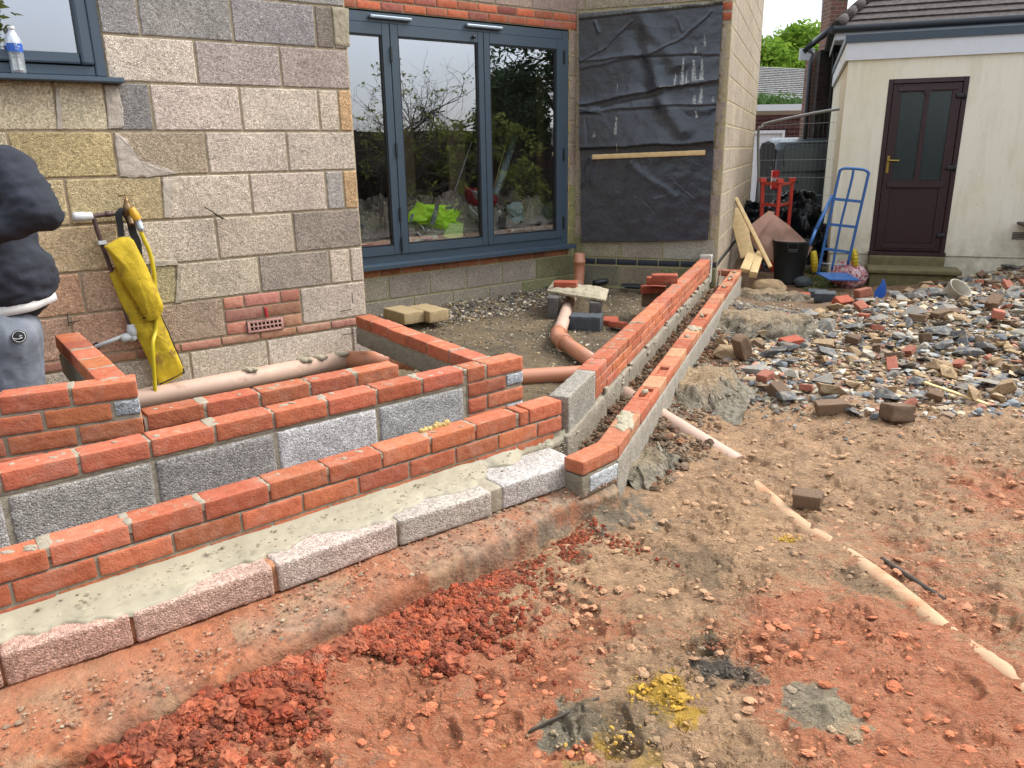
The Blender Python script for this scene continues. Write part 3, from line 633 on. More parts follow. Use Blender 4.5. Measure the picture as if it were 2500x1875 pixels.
mb = MB(); smear(mb, hp, [pz(*q) for q in [(972, 1075), (1045, 1075), (1050, 1150), (1020, 1305), (985, 1310)]], seed=3, c=(1.4, 1.4, 1.5, 1)); mb.build('mortar_patch', [MT['mortar']], house)
mb = MB(); smear(mb, hp, [pz(*q) for q in [(900, 1560), (1060, 1560), (1070, 1590), (910, 1600)]], seed=4, c=(1.3, 1.3, 1.35, 1)); mb.build('mortar_patch', [MT['mortar']], house)
mb = MB(); smear(mb, hp, [pz(*q) for q in [(330, 520), (355, 520), (375, 775), (345, 775)]], seed=5, c=(1.4, 1.4, 1.55, 1)); mb.build('mortar_patch', [MT['mortar']], house)
mb = MB(); smear(mb, hp, [pz(1065, 110, 600), pz(1085, 110, 600), pz(1090, 345, 600), pz(1050, 350, 600)], seed=6, c=(1.2, 1.2, 1.2, 1)); mb.build('mortar_patch', [MT['mortar']], house)
mb = MB(); smear(mb, hp, [pz(*q) for q in [(1990, 40), (2092, 50), (2098, 285), (2010, 270)]], seed=7, c=(1.05, 1.05, 1.0, 1)); mb.build('mortar_patch', [MT['mortar']], house)
# black pen marks and a nail on the wall
mb = MB()
def stroke(mb, fn, a, b, w_=.002, d=-.004): 
    a = np.array(a); b = np.array(b); t = (b - a) / np.linalg.norm(b - a); n = np.array([-t[1], t[0]]) * w_
    mb.prism([fn(*(a - n), d), fn(*(b - n), d), fn(*(b + n), d), fn(*(a + n), d)], fn(0, 0, .003) - fn(0, 0, 0))
for a_, b_ in [((400, 400), (412, 480)), ((405, 460), (475, 448)), ((2108, 283), (2112, 345)), ((2035, 392), (2105, 380)), ((2055, 533), (2120, 522))]: mb = MB(); stroke(mb, hp, pz(*a_, 600), pz(*b_, 600), d=-.012); mb.build('pen_mark', MT['black_seal'], house)
# air brick
def air_brick(name, fn, u0, z0, W_=.215, H_=.07, nx=8, nz=2, mat='brick_bright', tagl=None):
    m = MB(); m.box(fn(u0, z0, .004), fn(u0 + W_, z0, .004) - fn(u0, z0, .004), fn(u0, z0, .05) - fn(u0, z0, 0), np.array([0, 0, H_]), m=1)
    xs = np.linspace(.012, W_ - .012, nx + 1); zs = np.linspace(.01, H_ - .01, nz + 1); b = .0045
    def bar(a, b_, c, d): o = fn(u0 + a, z0 + c, -.012); m.rbox(o, fn(u0 + b_, z0 + c, -.012) - o, fn(u0 + a, z0 + c, .006) - o, np.array([0, 0, d - c]), (2, 2, 2), r=.0015, amp=.0004, m=0)
    bar(0, xs[0] + b, 0, H_); bar(xs[-1] - b, W_, 0, H_); bar(xs[0], xs[-1], 0, zs[0] + b); bar(xs[0], xs[-1], zs[-1] - b, H_)
    for v in xs[1:-1]: bar(v - b, v + b, zs[0], zs[-1])
    for v in zs[1:-1]: bar(xs[0], xs[-1], v - b, v + b)
    o = m.build(name, [MT[mat], MT['black_seal']], house); tag(o, tagl); return o
simple('airbrick_clay', S(192, 142, 128), .8, 0, .12, 30)
air_brick('air_brick', hp, AB0, .600, tagl='pink clay air brick low in the block wall', mat='airbrick_clay')

# ---- window (left)
win = None
def frame_rect(mb, fn, u0, u1, z0, z1, w_, d0, d1, bev=.006, m=0, sides='lrtb'):
    def bar(a, b, c, d):
        o = fn(a, c, d0); mb.rbox(o, fn(b, c, d0) - o, fn(a, c, d1) - o, np.array([0, 0, d - c]), (2, 2, 2), r=bev, amp=0, m=m)
    if 'l' in sides: bar(u0, u0 + w_, z0, z1)
    if 'r' in sides: bar(u1 - w_, u1, z0, z1)
    if 't' in sides: bar(u0 + w_, u1 - w_, z1 - w_, z1)
    if 'b' in sides: bar(u0 + w_, u1 - w_, z0, z0 + w_)
wz0 = 1.975; wu1 = WIN_U - .004; wu0 = wu1 - 1.5; wz1 = 3.05
m = MB(); frame_rect(m, hp, wu0, wu1, wz0, wz1, .05, -.02, .06, .008)
win = m.build('window', MT['anthracite_frame'], house); tag(win, 'dark grey upvc window above the worker')
m = MB(); frame_rect(m, hp, wu0 + .05, wu1 - .05, wz0 + .05, wz1 - .05, .058, -.034, .05, .014); m.build('sash', MT['anthracite_frame'], win)
m = MB(); m.box(hp(wu0 + .108, wz0 + .108, .01), HU * (wu1 - wu0 - .216), HN * .004, np.array([0, 0, wz1 - wz0 - .216])); m.build('pane', MT['window_glass'], win)
m = MB(); o = hp(wu0 - .05, 1.947, -.075); m.rbox(o, HU * (wu1 - wu0 + .115), HN * .10, np.array([0, 0, .026]), (4, 4, 2), r=.006, amp=0); m.build('window_sill', MT['anthracite_frame'], win)

# ---- bay wall with the patio doors
mb = MB(); TANB = S(172, 162, 146); GRN = S(148, 148, 108)
zt, zb = 2.75, .575; FU0, FU1 = .25, 3.418
mortar_slab(mb, bp, 0, 3.54, .0, zb - .01, (.9, .95, .66, 1)); mortar_slab(mb, bp, FU1 + .003, 3.54, zb - .011, zt + .2, (.95, .95, .75, 1)); mortar_slab(mb, bp, 0, 3.54, zt + .012, 4.2, (.95, .95, .85, 1))
G = .2486
def bu(x, y): return float((onp((850 + G * x, 350 + G * y), BAY0, HAZ) - BAY0) @ HU)
def rowB(z0, z1, js, c, amp=.0014):
    global sd
    for i in range(len(js) - 1): sd += 1; blk(mb, bp, js[i], js[i + 1], z0, z1, vary(c[i] if isinstance(c, list) else c), seed=sd, fine=.035, amp=amp)
for k in range(16): sd += 1; brk(mb, bp, .0 + .225 * k, min(.225 * (k + 1), 3.43), .495, .568, (.62, .8, .8, 1), seed=sd, proud=-.002)
j1 = [0, .5] + [bu(x, 1400) for x in (400, 805, 1165, 1515, 1845)] + [3.54]
rowB(.275, .492, j1, [TANB] * 6 + [S(140, 138, 104)]); rowB(.05, .272, [0, .4, .8] + [bu(x, 1500) for x in (645, 1030, 1385, 1710)] + [3.25, 3.54], [TANB] * 6 + [GRN] * 2)
z = .57
for i in range(10): sd += 1; blk(mb, bp, FU1 + .006, 3.54, z, z + .215, vary(S(176, 158, 142) if i > 2 else S(158, 156, 108)), seed=sd, fine=.03); z += .219
RB = [(1.0, .95, .95, 1), (.72, .8, 1.2, 1), (1.1, 1.0, 1.0, 1), (.85, .9, 1.0, 1)]
for k in range(17): sd += 1; brk(mb, bp, .225 * k - .28, min(.225 * (k + 1) - .28, 3.54), zt + .014, zt + .085, RB[(k * 7) % 4], seed=sd)
for k in range(17): sd += 1; brk(mb, bp, .225 * k - .17, min(.225 * (k + 1) - .17, 3.54), zt + .088, zt + .162, RB[(k * 5 + 1) % 4], seed=sd)
for r_, z in enumerate([2.916, 3.14, 3.365, 3.59]): rowB(z, z + .22, [-.2 + .45 * k + (r_ % 2) * .22 for k in range(8)] + [3.54], [vary(S(188, 168, 152), .1) for _ in range(9)])
bay = mb.build('bay_wall', [MT['block'], MT['mortar'], MT['brick']], house); tag(bay, 'recessed block wall around the patio doors with red brick lintel course')
# patio doors: outer frame, three leaves, glass, hinges, vents, sill
m = MB(); frame_rect(m, bp, FU0, FU1, zb + .035, zt, .085, .005, .08, .006)
door = m.build('patio_door', MT['anthracite_frame'], house); tag(door, 'grey framed three-leaf patio door set')
def leaf(u0, u1, gu0, gu1):
    m = MB(); z0, z1, gz0, gz1 = zb + .115, zt - .085, .772, 2.57
    for (a, b, c, d) in [(u0, gu0, z0, z1), (gu1, u1, z0, z1), (gu0, gu1, z0, gz0), (gu0, gu1, gz1, z1)]:
        o = bp(a, c, -.008); m.rbox(o, HU * (b - a), HN * .07, np.array([0, 0, d - c]), (2, 2, 2), r=.005, amp=0)
    for (a, b, c, d) in [(gu0, gu0 + .012, gz0, gz1), (gu1 - .012, gu1, gz0, gz1), (gu0, gu1, gz0, gz0 + .014), (gu0, gu1, gz1 - .012, gz1)]:
        m.box(bp(a, c, .002), HU * (b - a), HN * .05, np.array([0, 0, d - c]), m=1)
    lf = m.build('door_leaf', [MT['anthracite_frame'], MT['black_seal']], door)
    m = MB(); m.box(bp(gu0 + .013, gz0 + .015, .02), HU * (gu1 - gu0 - .026), HN * .006, np.array([0, 0, gz1 - gz0 - .028])); m.build('pane', MT['window_glass'], door)
leaf(.34, 1.362, .42, 1.287); leaf(1.367, 2.351, 1.443, 2.289); leaf(2.356, 3.338, 2.422, 3.252)
for (u, z) in [(1.365, 2.42), (1.365, 1.62), (1.365, 1.05), (1.365, .78), (3.345, 2.5), (3.345, 1.55), (3.345, .85)]:
    m = MB(); m.rbox(bp(u - .010, z - .065, -.022), HU * .02, HN * .014, np.array([0, 0, .13]), (2, 2, 2), r=.004, amp=0); m.build('hinge', MT['black_seal'], door)
m = MB(); m.lathe(bp(2.235, 2.615, -.008), [(0, .03), (.014, .03), (.016, .0)], 14, axis=-HN); m.build('lock_cap', MT['black_seal'], door)
def b2(x, y): q = onp((800 + .3165 * x, .3165 * y), BAY0, HAZ); return float((q - BAY0) @ HU), float(q[2])
for a_, b_ in [((315, 150), (640, 175)), ((1060, 217), (1340, 237))]:
    (u0, z0), (u1, z1) = b2(*a_), b2(*b_); m = MB(); o = bp(u0, 2.695, -.035); m.rbox(o, HU * (u1 - u0), HN * .042, np.array([0, 0, .03]), (4, 2, 3), r=.009, amp=0); m.build('trickle_vent', MT['grey_aluminium'], door)
m = MB(); m.prism([bp(FU0, .622, .05), bp(FU0, .606, -.085), bp(FU0, .575, -.085), bp(FU0, .575, .05)], HU * (FU1 - FU0 + .05)); sl = m.build('door_sill', MT['anthracite_frame'], door)
mb = MB(); 
for k in range(9):
    z = random.uniform(.6, 2.7); s_ = random.uniform(.03, .12)
    mb = MB(); mb.rbox(bp(FU1 + .001, z, -.004), HU * .008, HN * .02, np.array([0, 0, s_]), (2, 2, 5), r=.003, amp=.004, sc=50); mb.build('foam_filler', MT['expanding_foam'], house)

# ---- angled end wall
mb = MB(); EB = S(182, 168, 150)
mortar_slab(mb, tp, 0, TLEN, 0, 4.2, (.95, .97, .68, 1))
def tub(x, y): return float((onp((1300 + G * x, 570 + G * y), TC, TAZ) - TC) @ TU)
def rowT(z0, z1, js, c):
    global sd
    for i in range(len(js) - 1): sd += 1; blk(mb, tp, js[i], js[i + 1], z0, z1, vary(c[i] if isinstance(c, list) else c), seed=sd, fine=.04)
rowT(-.05, .16, [0, .35, .8, 1.25, TLEN], GRN)
rowT(.165, .385, [0, tub(400, 430), tub(845, 430), tub(1250, 430), TLEN], [GRN, S(132, 130, 112), S(160, 148, 126), GRN])
for k in range(7): a_ = .02 + .2275 * k; sd += 1; brk(mb, tp, a_, min(a_ + .225, TLEN), .392, .462, seed=sd, m=3, proud=.001)
rowT(.468, .69, [0, tub(490, 200), tub(865, 200), tub(1275, 200), TLEN], [GRN, S(172, 164, 140), S(178, 168, 148), S(178, 172, 158)])
z = .694
for r_ in range(14):
    js = [0, .31, .76, 1.21, TLEN] if r_ % 2 else [0, .09, .54, .99, 1.44, TLEN]; c3 = [vary(EB, .12) for _ in js]
    if abs(z - (.694 + .225 * 10)) < .05: c3[-2] = EB
    rowT(z, z + .221, js, c3); z += .225
for k in range(3): sd += 1; brk(mb, tp, TLEN - .10, TLEN + .0, 2.76 + .09 * k, 2.835 + .09 * k, (1, .9, .9, 1), seed=sd, proud=.006)
ew = mb.build('end_wall', [MT['block'], MT['mortar'], MT['brick'], MT['navy_brick']], house); tag(ew, 'end wall behind the black sheet with a blue brick course and green algae')
air_brick('air_brick', tp, .575, .688, mat='brick_bright', tagl='red air brick under the black sheet')
# side wall
mb = MB(); mortar_slab(mb, sp, 0, SLEN, -.05, 4.3, (1.15, 1.1, .9, 1), rec=.004)
zs = []; z = -.06
for r_ in range(19):
    off = .22 * (r_ % 2); js = [0.0] + [off + .45 * k for k in range(1, 11) if off + .45 * k < SLEN - .05] + [SLEN]
    if r_ == 2:
        for k in range(21): sd += 1; brk(mb, sp, .225 * k, min(.225 * k + .225, SLEN), .392, .462, seed=sd, m=3); 
        z = .468; continue
    for i in range(len(js) - 1): sd += 1; blk(mb, sp, js[i], js[i + 1], z, z + .221, vary(S(184, 170, 150), .07), seed=sd, fine=.06, amp=.0009)
    z += .225
sw = mb.build('side_wall', [MT['block'], MT['mortar'], MT['brick'], MT['navy_brick']], house); tag(sw, 'long pale block side wall running back to the driveway')
# house shell behind the walls, roof slab and the room behind the doors
mb = MB()
far1 = sp(SLEN, 0); bk = far1 + HN * 3 + SN * 5
mb.prism([hp(-3.4, 3.95, .02), hp(0, 3.95, .02), bp(0, 3.95, .02), bp(3.5, 3.95, .02), tp(TLEN, 3.95, .02), sp(SLEN, 3.95, .02), sp(SLEN, 3.95, 7), hp(-3.4, 3.95, 7)], np.array([0, 0, .2]))
mb.prism([sp(SLEN, 0, .02), sp(SLEN, 0, 7), sp(SLEN, 0, 7) - SU * .2, sp(SLEN, 0, .02) - SU * .2], np.array([0, 0, 3.95]))
mb.prism([hp(-3.4, 0, .1), hp(-3.4, 0, 7), hp(-3.3, 0, 7), hp(-3.3, 0, .1)], np.array([0, 0, 3.95]))
mb.build('roof', MT['roof_tile_brown'], house)
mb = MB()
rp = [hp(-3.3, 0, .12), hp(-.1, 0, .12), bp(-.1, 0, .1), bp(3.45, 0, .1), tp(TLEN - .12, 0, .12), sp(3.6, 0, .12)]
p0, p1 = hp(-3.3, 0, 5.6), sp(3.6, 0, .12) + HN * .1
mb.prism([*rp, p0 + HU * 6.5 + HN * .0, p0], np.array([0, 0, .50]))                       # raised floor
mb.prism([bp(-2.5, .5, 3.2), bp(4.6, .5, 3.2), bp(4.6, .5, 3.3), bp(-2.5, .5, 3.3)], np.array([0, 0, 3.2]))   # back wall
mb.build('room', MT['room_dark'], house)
mb = MB()
for (u, d, w_) in [(2.75, 1.3, .22), (3.15, 1.2, .20), (2.35, 1.6, .12), (1.55, 1.5, .07), (3.5, .6, .12), (.9, 1.6, .08)]:
    mb.rbox(bp(u, .5, d), HU * w_, HN * .05, np.array([0, 0, 2.6]), (2, 2, 10), r=.003, amp=.001)
mb.build('timber_stud', MT['studwork'], house)

# ================================================================== low brick walls of the new porch and ramp
def line_fn(A_, B_):
    "face frame: u along A->B, d away from the viewer side (to the left of A->B)"
    A_ = np.array(A_, float); d = np.array(B_, float) - A_; d[2] = 0; u = d / np.linalg.norm(d); n = np.array([-u[1], u[0], 0])
    return lambda q, z, dd=0: np.array([A_[0], A_[1], 0]) + u * q + n * dd + np.array([0, 0, z])
def bfull(mb, fn, u0, u1, z1, h=.065, w=.1025, c=None, m=0, proud=0, seed=None):
    global sd; sd += 1; L = u1 - u0
    if c is None: k = random.uniform(.92, 1.08); c = (k, k * random.uniform(.92, 1.1), k * random.uniform(.9, 1.1), 1)
    j = random.uniform(-.0015, .0015)
    mb.rbox(fn(u0, z1 - h + j, -proud + j), fn(u1, 0, 0) - fn(u0, 0, 0), fn(0, 0, w) - fn(0, 0, 0), np.array([0, 0, h]), (max(3, int(L / .014)), 8, 6), r=.003, amp=.0017, sc=60, c=c, m=m, seed=sd, amp2=.0010, sc2=14)
def mcore(mb, fn, u0, u1, z0, z1, w=.1025, rec=.006, m=1, c=(1, 1, 1, 1), amp=.002):
    n = (max(3, int((u1 - u0) / .02)), 6, max(2, int((z1 - z0) / .02)))
    mb.rbox(fn(u0 + .003, z0, rec), fn(u1 - .003, 0, 0) - fn(u0 + .003, 0, 0), fn(0, 0, w - rec) - fn(0, 0, rec), np.array([0, 0, z1 - z0]), n, r=.003, amp=amp, sc=60, c=c, m=m, seed=sd)
def mtop(mb, fn, u, z, w=.1025, L=.016, m=1, spread=.0, seed=1):
    "mortar standing in a top joint, with an uneven surface and some smeared over the edge"
    o = fn(u - L / 2 - spread, z - .03, .004); mb.rbox(o, fn(L + 2 * spread, 0, 0) - fn(0, 0, 0), fn(0, 0, w - .008) - fn(0, 0, 0), np.array([0, 0, .0295 + random.uniform(-.006, .004)]), (3, 10, 3), r=.003, amp=.005, sc=50, m=m, seed=seed)
def blob(mb, p, r, h, m=1, seed=0, c=(1, 1, 1, 1), seg=14):
    "low irregular dollop"
    th = np.arange(seg) * 2 * math.pi / seg; V = []; 
    for k, (a, b) in enumerate([(1.0, -.002), (.95, h * .5), (.7, h * .9), (.35, h)]):
        q = np.stack([np.cos(th) * a * r[0], np.sin(th) * a * r[1], np.full(seg, b)], 1)
        nn = pn(np.c_[np.cos(th) * 1.7, np.sin(th) * 1.7, np.full(seg, k * .2 + seed)], seed)
        q[:, :2] *= (1 + .38 * nn)[:, None]; q[:, 2] += pn(q * 60, seed) * h * .35 * (k > 0); V.append(q + np.array(p))
    V.append(np.array([p]) + [[0, 0, h]]); j = np.arange(seg); k2 = (j + 1) % seg
    F = np.concatenate([np.stack([i * seg + j, i * seg + k2, (i + 1) * seg + k2, (i + 1) * seg + j], 1) for i in range(3)])
    mb.add(np.concatenate(V), [F, np.stack([3 * seg + j, 3 * seg + k2, np.full(seg, 4 * seg)], 1)], c, m)
BM = [MT['brick'], MT['mortar'], MT['block']]
WALLM = lambda: MB()

# outer low wall: two visible brick courses
fF = line_fn(FA, FB); FL = float(np.hypot(*(FB - FA)[:2])); s1 = 1.005 * .225
w1 = thing('brick_wall', FA, 'outermost low brick wall, two courses high, beside the wet mortar bed', 'brick wall', 'low brick walls under construction')
mb = MB(); T = .5
mcore(mb, fF, -1.8, FL, .10, T - .075 + .004); mcore(mb, fF, -1.8, FL, T - .07, T - .012, rec=.010)
top = [(-.9 + .0, -.676)] + [(s1 * k + .005, s1 * (k + 1) - .005) for k in range(-8, 8)] + [(1.828, 1.872), (1.886, FL - .002)]
for (a, b) in top[1:]: bfull(mb, fF, a, b, T)
for k in range(-8, 9): mtop(mb, fF, s1 * k, T, seed=k + 30, spread=.004 if k % 3 else .012)
for k in range(-8, 9):
    a, b = s1 * k + .118 + .005, min(s1 * (k + 1) + .118 - .005, FL - .002)
    if b - a > .03: bfull(mb, fF, a, b, T - .075)
for k in range(-8, 9): bfull(mb, fF, s1 * k + .005, min(s1 * (k + 1) - .005, FL - .01), T - .15, proud=-.004)
for k in range(26): u = random.uniform(-.8, 1.9); blob(mb, fF(u, T - .001, random.uniform(.02, .085)), (random.uniform(.006, .022), random.uniform(.005, .014)), random.uniform(.002, .005), seed=k)
mb.build('brickwork', BM, w1)
# yellow pointing foam left on top of one brick
mb = MB(); 
for k in range(16): blob(mb, fF(1.37 + .15 * k / 16, T + .0, .092 + random.uniform(-.008, .012)), (.012, .010), random.uniform(.008, .018), m=0, seed=k + 50)
tag(mb.build('dried_foam', MT['expanding_foam']), 'crusty pale yellow foam strip on the back edge of the outermost low wall', 'foam')

# middle wall: brick course over aggregate blocks, brick end pier with the return to the house
MA, MBe = gz((190, 1114), .65), gz((1277, 871), .65); fM = line_fn(MA, MBe); ML = float(np.hypot(*(MBe - MA)[:2])); T = .65
w2 = thing('brick_wall', MA, 'middle low wall with a brick course on grey blocks and a three-course brick end', 'brick wall', 'low brick walls under construction')
mb = MB(); mcore(mb, fM, -.75, ML, T - .08, T - .012); mcore(mb, fM, -.75, 1.59, .12, T - .075, rec=.008); mcore(mb, fM, 1.585, ML, .1, T - .07, rec=.008)
for k in range(-3, 7): bfull(mb, fM, .225 * k + .006, .225 * (k + 1) - .006, T); mtop(mb, fM, .225 * k, T, seed=k, spread=.003 if k % 2 else .014)
mtop(mb, fM, 1.582, T, L=.02); bfull(mb, fM, 1.595, 1.692, T); mtop(mb, fM, 1.70, T, L=.014); bfull(mb, fM, 1.708, ML, T)
for r_ in range(1, 6):
    z = T - .075 * r_
    if r_ % 2: bfull(mb, fM, 1.597, 1.812, z, h=.062); bfull(mb, fM, 1.824, ML - .002, z, h=.05, m=2, c=S(200, 206, 210))
    else: bfull(mb, fM, 1.597, 1.697, z); bfull(mb, fM, 1.71, ML - .002, z)
for i, k in enumerate([-.675, -.225, .225, .675, 1.125]):
    c = [S(186, 182, 178), S(178, 174, 168), S(168, 164, 160), S(214, 212, 212), S(184, 184, 182)][i]
    o = fM(k + .008, T - .29, .002); mb.rbox(o, fM(.434, 0, 0) - fM(0, 0, 0), fM(0, 0, .09) - fM(0, 0, 0), np.array([0, 0, .205]), (26, 3, 12), r=.008, amp=.003, sc=35, c=c, m=2, seed=i, amp2=.002)
for k in range(22): u = random.uniform(-.6, 1.9); blob(mb, fM(u, T - .001, random.uniform(.02, .085)), (random.uniform(.006, .02), random.uniform(.005, .014)), random.uniform(.002, .005), seed=k + 9)
mb.build('brickwork', BM, w2)
# return of the middle wall running back to the pier
SA, SB = gz((800 + A * 160, 500 + A * 665), .65), gz((800 + A * 865, 500 + A * 930), .65)
fS = line_fn(SB, SA)                                           # from the front corner back to the pier; d>0 is its left side
SL_ = float(np.hypot(*(SA - SB)[:2])); mb = MB()
nS = lambda q, z, dd=0: fS(q, z, -dd)                          # thickness lies on the right of the line
mcore(mb, nS, -.02, SL_, T - .085, T - .010)
L6 = SL_ / 6.05
for k in range(6): bfull(mb, nS, L6 * k + .006 + (.0 if k else -.02), L6 * (k + 1) - .006, T); mtop(mb, nS, L6 * k, T, seed=k + 70)
mb.build('brickwork', BM, w2)
mb = MB(); mb.rbox(nS(-.05, T - .18, .004), nS(SL_ + .06, 0, 0) - nS(0, 0, 0), nS(0, 0, .095) - nS(0, 0, 0), np.array([0, 0, .098]), (60, 4, 5), r=.008, amp=.004, sc=20, c=(.95, .95, .92, 1)); tag(mb.build('lintel', MT['concrete_grey'], w2), 'grey concrete lintel under the brick course')
# inner wall run beside the clay pipe
TA, TB = gz((355, 1015), .65), gz((976, 890.7), .65); fT = line_fn(TA, TB); TLn = float(np.hypot(*(TB - TA)[:2]))
w3 = thing('brick_wall', TA, 'short inner brick wall run in front of the dusty pipe', 'brick wall', 'low brick walls under construction')
mb = MB(); mcore(mb, fT, -.01, TLn, .3, T - .012); 
for r_ in range(4):
    for k in range(6):
        a = TLn / 5 * k - (.11 if r_ % 2 else 0) + .006; b = min(a + TLn / 5 - .012, TLn - .001); a = max(a, 0)
        if b - a > .03: bfull(mb, fT, a, b, T - .075 * r_)
for k in range(1, 5): mtop(mb, fT, TLn / 5 * k, T, seed=k + 90, spread=.012)
for k in range(10): blob(mb, fT(random.uniform(0, 1.1), T - .001, random.uniform(.03, .08)), (random.uniform(.008, .02), .01), .004, seed=k)
mb.build('brickwork', BM, w3)
# left end wall, one metre square corner by the worker
EC = gz((.315 * 1055, 700 + .315 * 725), .80); E0 = gz((.315 * 0, 700 + .315 * 860), .80); fE = line_fn(E0, EC); EL = float(np.hypot(*(EC - E0)[:2])); T = .80
w4 = thing('brick_wall', EC, 'tallest low brick corner wall in front of the worker', 'brick wall', 'low brick walls under construction')
mb = MB(); mcore(mb, fE, -.6, EL, .1, T - .012)
for r_ in range(5):
    z = T - .075 * r_; b = EL
    if r_ == 1: bfull(mb, fE, EL - .085, EL - .002, z, h=.055, m=2, c=S(190, 196, 200)); b = EL - .098
    if r_ == 2: b = EL
    k = 0
    while b > -.6:
        a = b - .213 if not (r_ == 3 and k == 0) else b - .1
        bfull(mb, fE, a, b - .001, z); b = a - .012; k += 1
for k in range(1, 4): mtop(mb, fE, EL - .2275 * k + .007, T, seed=k + 20, L=.018, spread=.004)
# its return to the house
RA = gz((.315 * 985, 700 + .315 * 690), .80); RB_ = RA - np.array([math.sin(R(142.5)), math.cos(R(142.5)), 0]) * 1.02
fR = line_fn(RA, RB_)   # thickness to the left of the line (towards -u side)
mcore(mb, fR, .0, 1.0, T - .085, T - .010)
for k in range(5): bfull(mb, fR, .2 * k + .006, .2 * (k + 1) - .006, T); mtop(mb, fR, .2 * k + .002, T, seed=k + 7, L=.02)
mb.build('brickwork', BM, w4)
mb = MB(); mb.rbox(fR(-.02, T - .19, .004), fR(1.02, 0, 0) - fR(0, 0, 0), fR(0, 0, .095) - fR(0, 0, 0), np.array([0, 0, .10]), (40, 4, 5), r=.008, amp=.004, sc=20, c=(.9, .92, .9, 1)); mb.build('lintel', MT['concrete_grey'], w4)

# long wall running back beside the ramp trench: three visible courses, grey blocks at both ends
BA = np.array([.243, 3.40, 0]); LBx = np.array([LB[0], LB[1], 0]); fL = line_fn(LBx, LE); LL = float(np.hypot(*(LE - LB)[:2])); T = .5
w5 = thing('brick_wall', LB, 'long brick wall with a big grey block at its near end, running back to the house corner', 'brick wall', 'low brick walls under construction')
mb = MB(); CH = .0575; mcore(mb, fL, 0, LL, .2, T - .01)
nb = 18; lb = LL / nb
for r_ in range(3):
    for k in range(nb + 1):
        a = lb * k - (lb / 2 if r_ % 2 else 0); b = a + lb - .01; a = max(a, 0); b = min(b, LL)
        if b - a > .03: bfull(mb, fL, a, b, T - CH * r_, h=CH - .009)
        if r_ == 0 and k: mtop(mb, fL, a - .005, T, seed=k + 11, L=.012, spread=.002 if k % 3 else .016)
for k in range(30): blob(mb, fL(random.uniform(0, LL), T - .001, random.uniform(.02, .085)), (random.uniform(.008, .022), random.uniform(.006, .014)), random.uniform(.002, .005), seed=k + 2)
mb.build('brickwork', BM, w5)
mb = MB(); mb.rbox(fL(-.475, T - .30, .0), fL(.475, 0, 0) - fL(0, 0, 0), fL(0, 0, .1) - fL(0, 0, 0), np.array([0, 0, .30]), (26, 6, 16), r=.006, amp=.003, sc=35, c=S(168, 162, 150)); tag(mb.build('block', MT['block'], w5), 'grey block set on edge at the near end')
mb = MB(); mb.rbox(fL(LL + .004, T - .25, -.01), fL(.17, 0, 0) - fL(0, 0, 0), fL(0, 0, .12) - fL(0, 0, 0), np.array([0, 0, .29]), (8, 6, 10), r=.006, amp=.003, sc=35, c=S(205, 200, 190)); tag(mb.build('block', MT['block'], w5), 'pale block at the far end')
mb = MB(); c_f = (1.05, 1.03, .98, 1)
mb.rbox(fL(-.52, .05, -.012), fL(LL + .5, 0, 0) - fL(0, 0, 0), fL(0, 0, .11) - fL(0, 0, 0), np.array([0, 0, T - CH * 3 - .05 - .005]), (220, 4, 8), r=.008, amp=.006, sc=14, c=c_f, amp2=.004); tag(mb.build('plinth', MT['concrete_grey'], w5), 'pale mortar-smeared concrete base under the long wall')
mb = MB()
for k in range(40):
    u = random.uniform(-.4, LL); z = random.uniform(.24, T - CH * 3 + .01); s_ = random.uniform(.01, .03)
    mb.rbox(fL(u, z, -.018), fL(s_ * 2, 0, 0) - fL(0, 0, 0), fL(0, 0, .02) - fL(0, 0, 0), np.array([0, 0, s_]), (3, 2, 3), r=.006, amp=.006, sc=40, seed=k)
tag(mb.build('mortar_squeeze', MT['mortar'], w5), kind='stuff')

# outer single course beyond the trench
T = .34; OA, OB = gz((1000 + 1880 * .27125, 800 + 1065 * .27125), T), gz((1350 + .394 * 1170, 600 + .394 * 150), T)
fO = line_fn(OA, OB); OL = float(np.hypot(*(OB - OA)[:2])); w6 = thing('brick_wall', OA, 'single brick course on a pale concrete strip, outermost line beside the muddy garden', 'brick wall', 'low brick walls under construction')
mb = MB(); s6 = OL / 23.5; frogs = [3, 5, 12, 18, 20]
OCc = [(1.0, 1.25, 1.3, 1), (1.05, 1.7, 1.8, 1), (.85, .8, .8, 1), (1.05, 1.5, 1.6, 1)]
def frogbrick(mb, fn, a, b, z, h=.06, w=.1025):
    "brick laid frog up: rim and sunken middle"
    global sd; sd += 1; k = random.uniform(.9, 1.05); c = (k, k, k, 1); t = .024
    for (u0, u1, d0, d1, hh) in [(a, b, 0, t, h), (a, b, w - t, w, h), (a, a + t * 1.2, t, w - t, h), (b - t * 1.2, b, t, w - t, h), (a + t, b - t, t, w - t, h - .018)]:
        mb.rbox(fn(u0, z - h, d0), fn(u1, 0, 0) - fn(u0, 0, 0), fn(0, 0, d1) - fn(0, 0, d0), np.array([0, 0, hh]), (8 if u1 - u0 > .1 else 3, 3, 4), r=.004, amp=.0015, sc=55, c=c, seed=sd)
for k in range(24):
    a, b = s6 * k + .003, min(s6 * (k + 1) - .003, OL)
    if k in frogs: frogbrick(mb, fO, a, b, T)
    elif b - a > .05: bfull(mb, fO, a, b, T, h=.06, c=OCc[(k * 5 + k // 3) % 4])
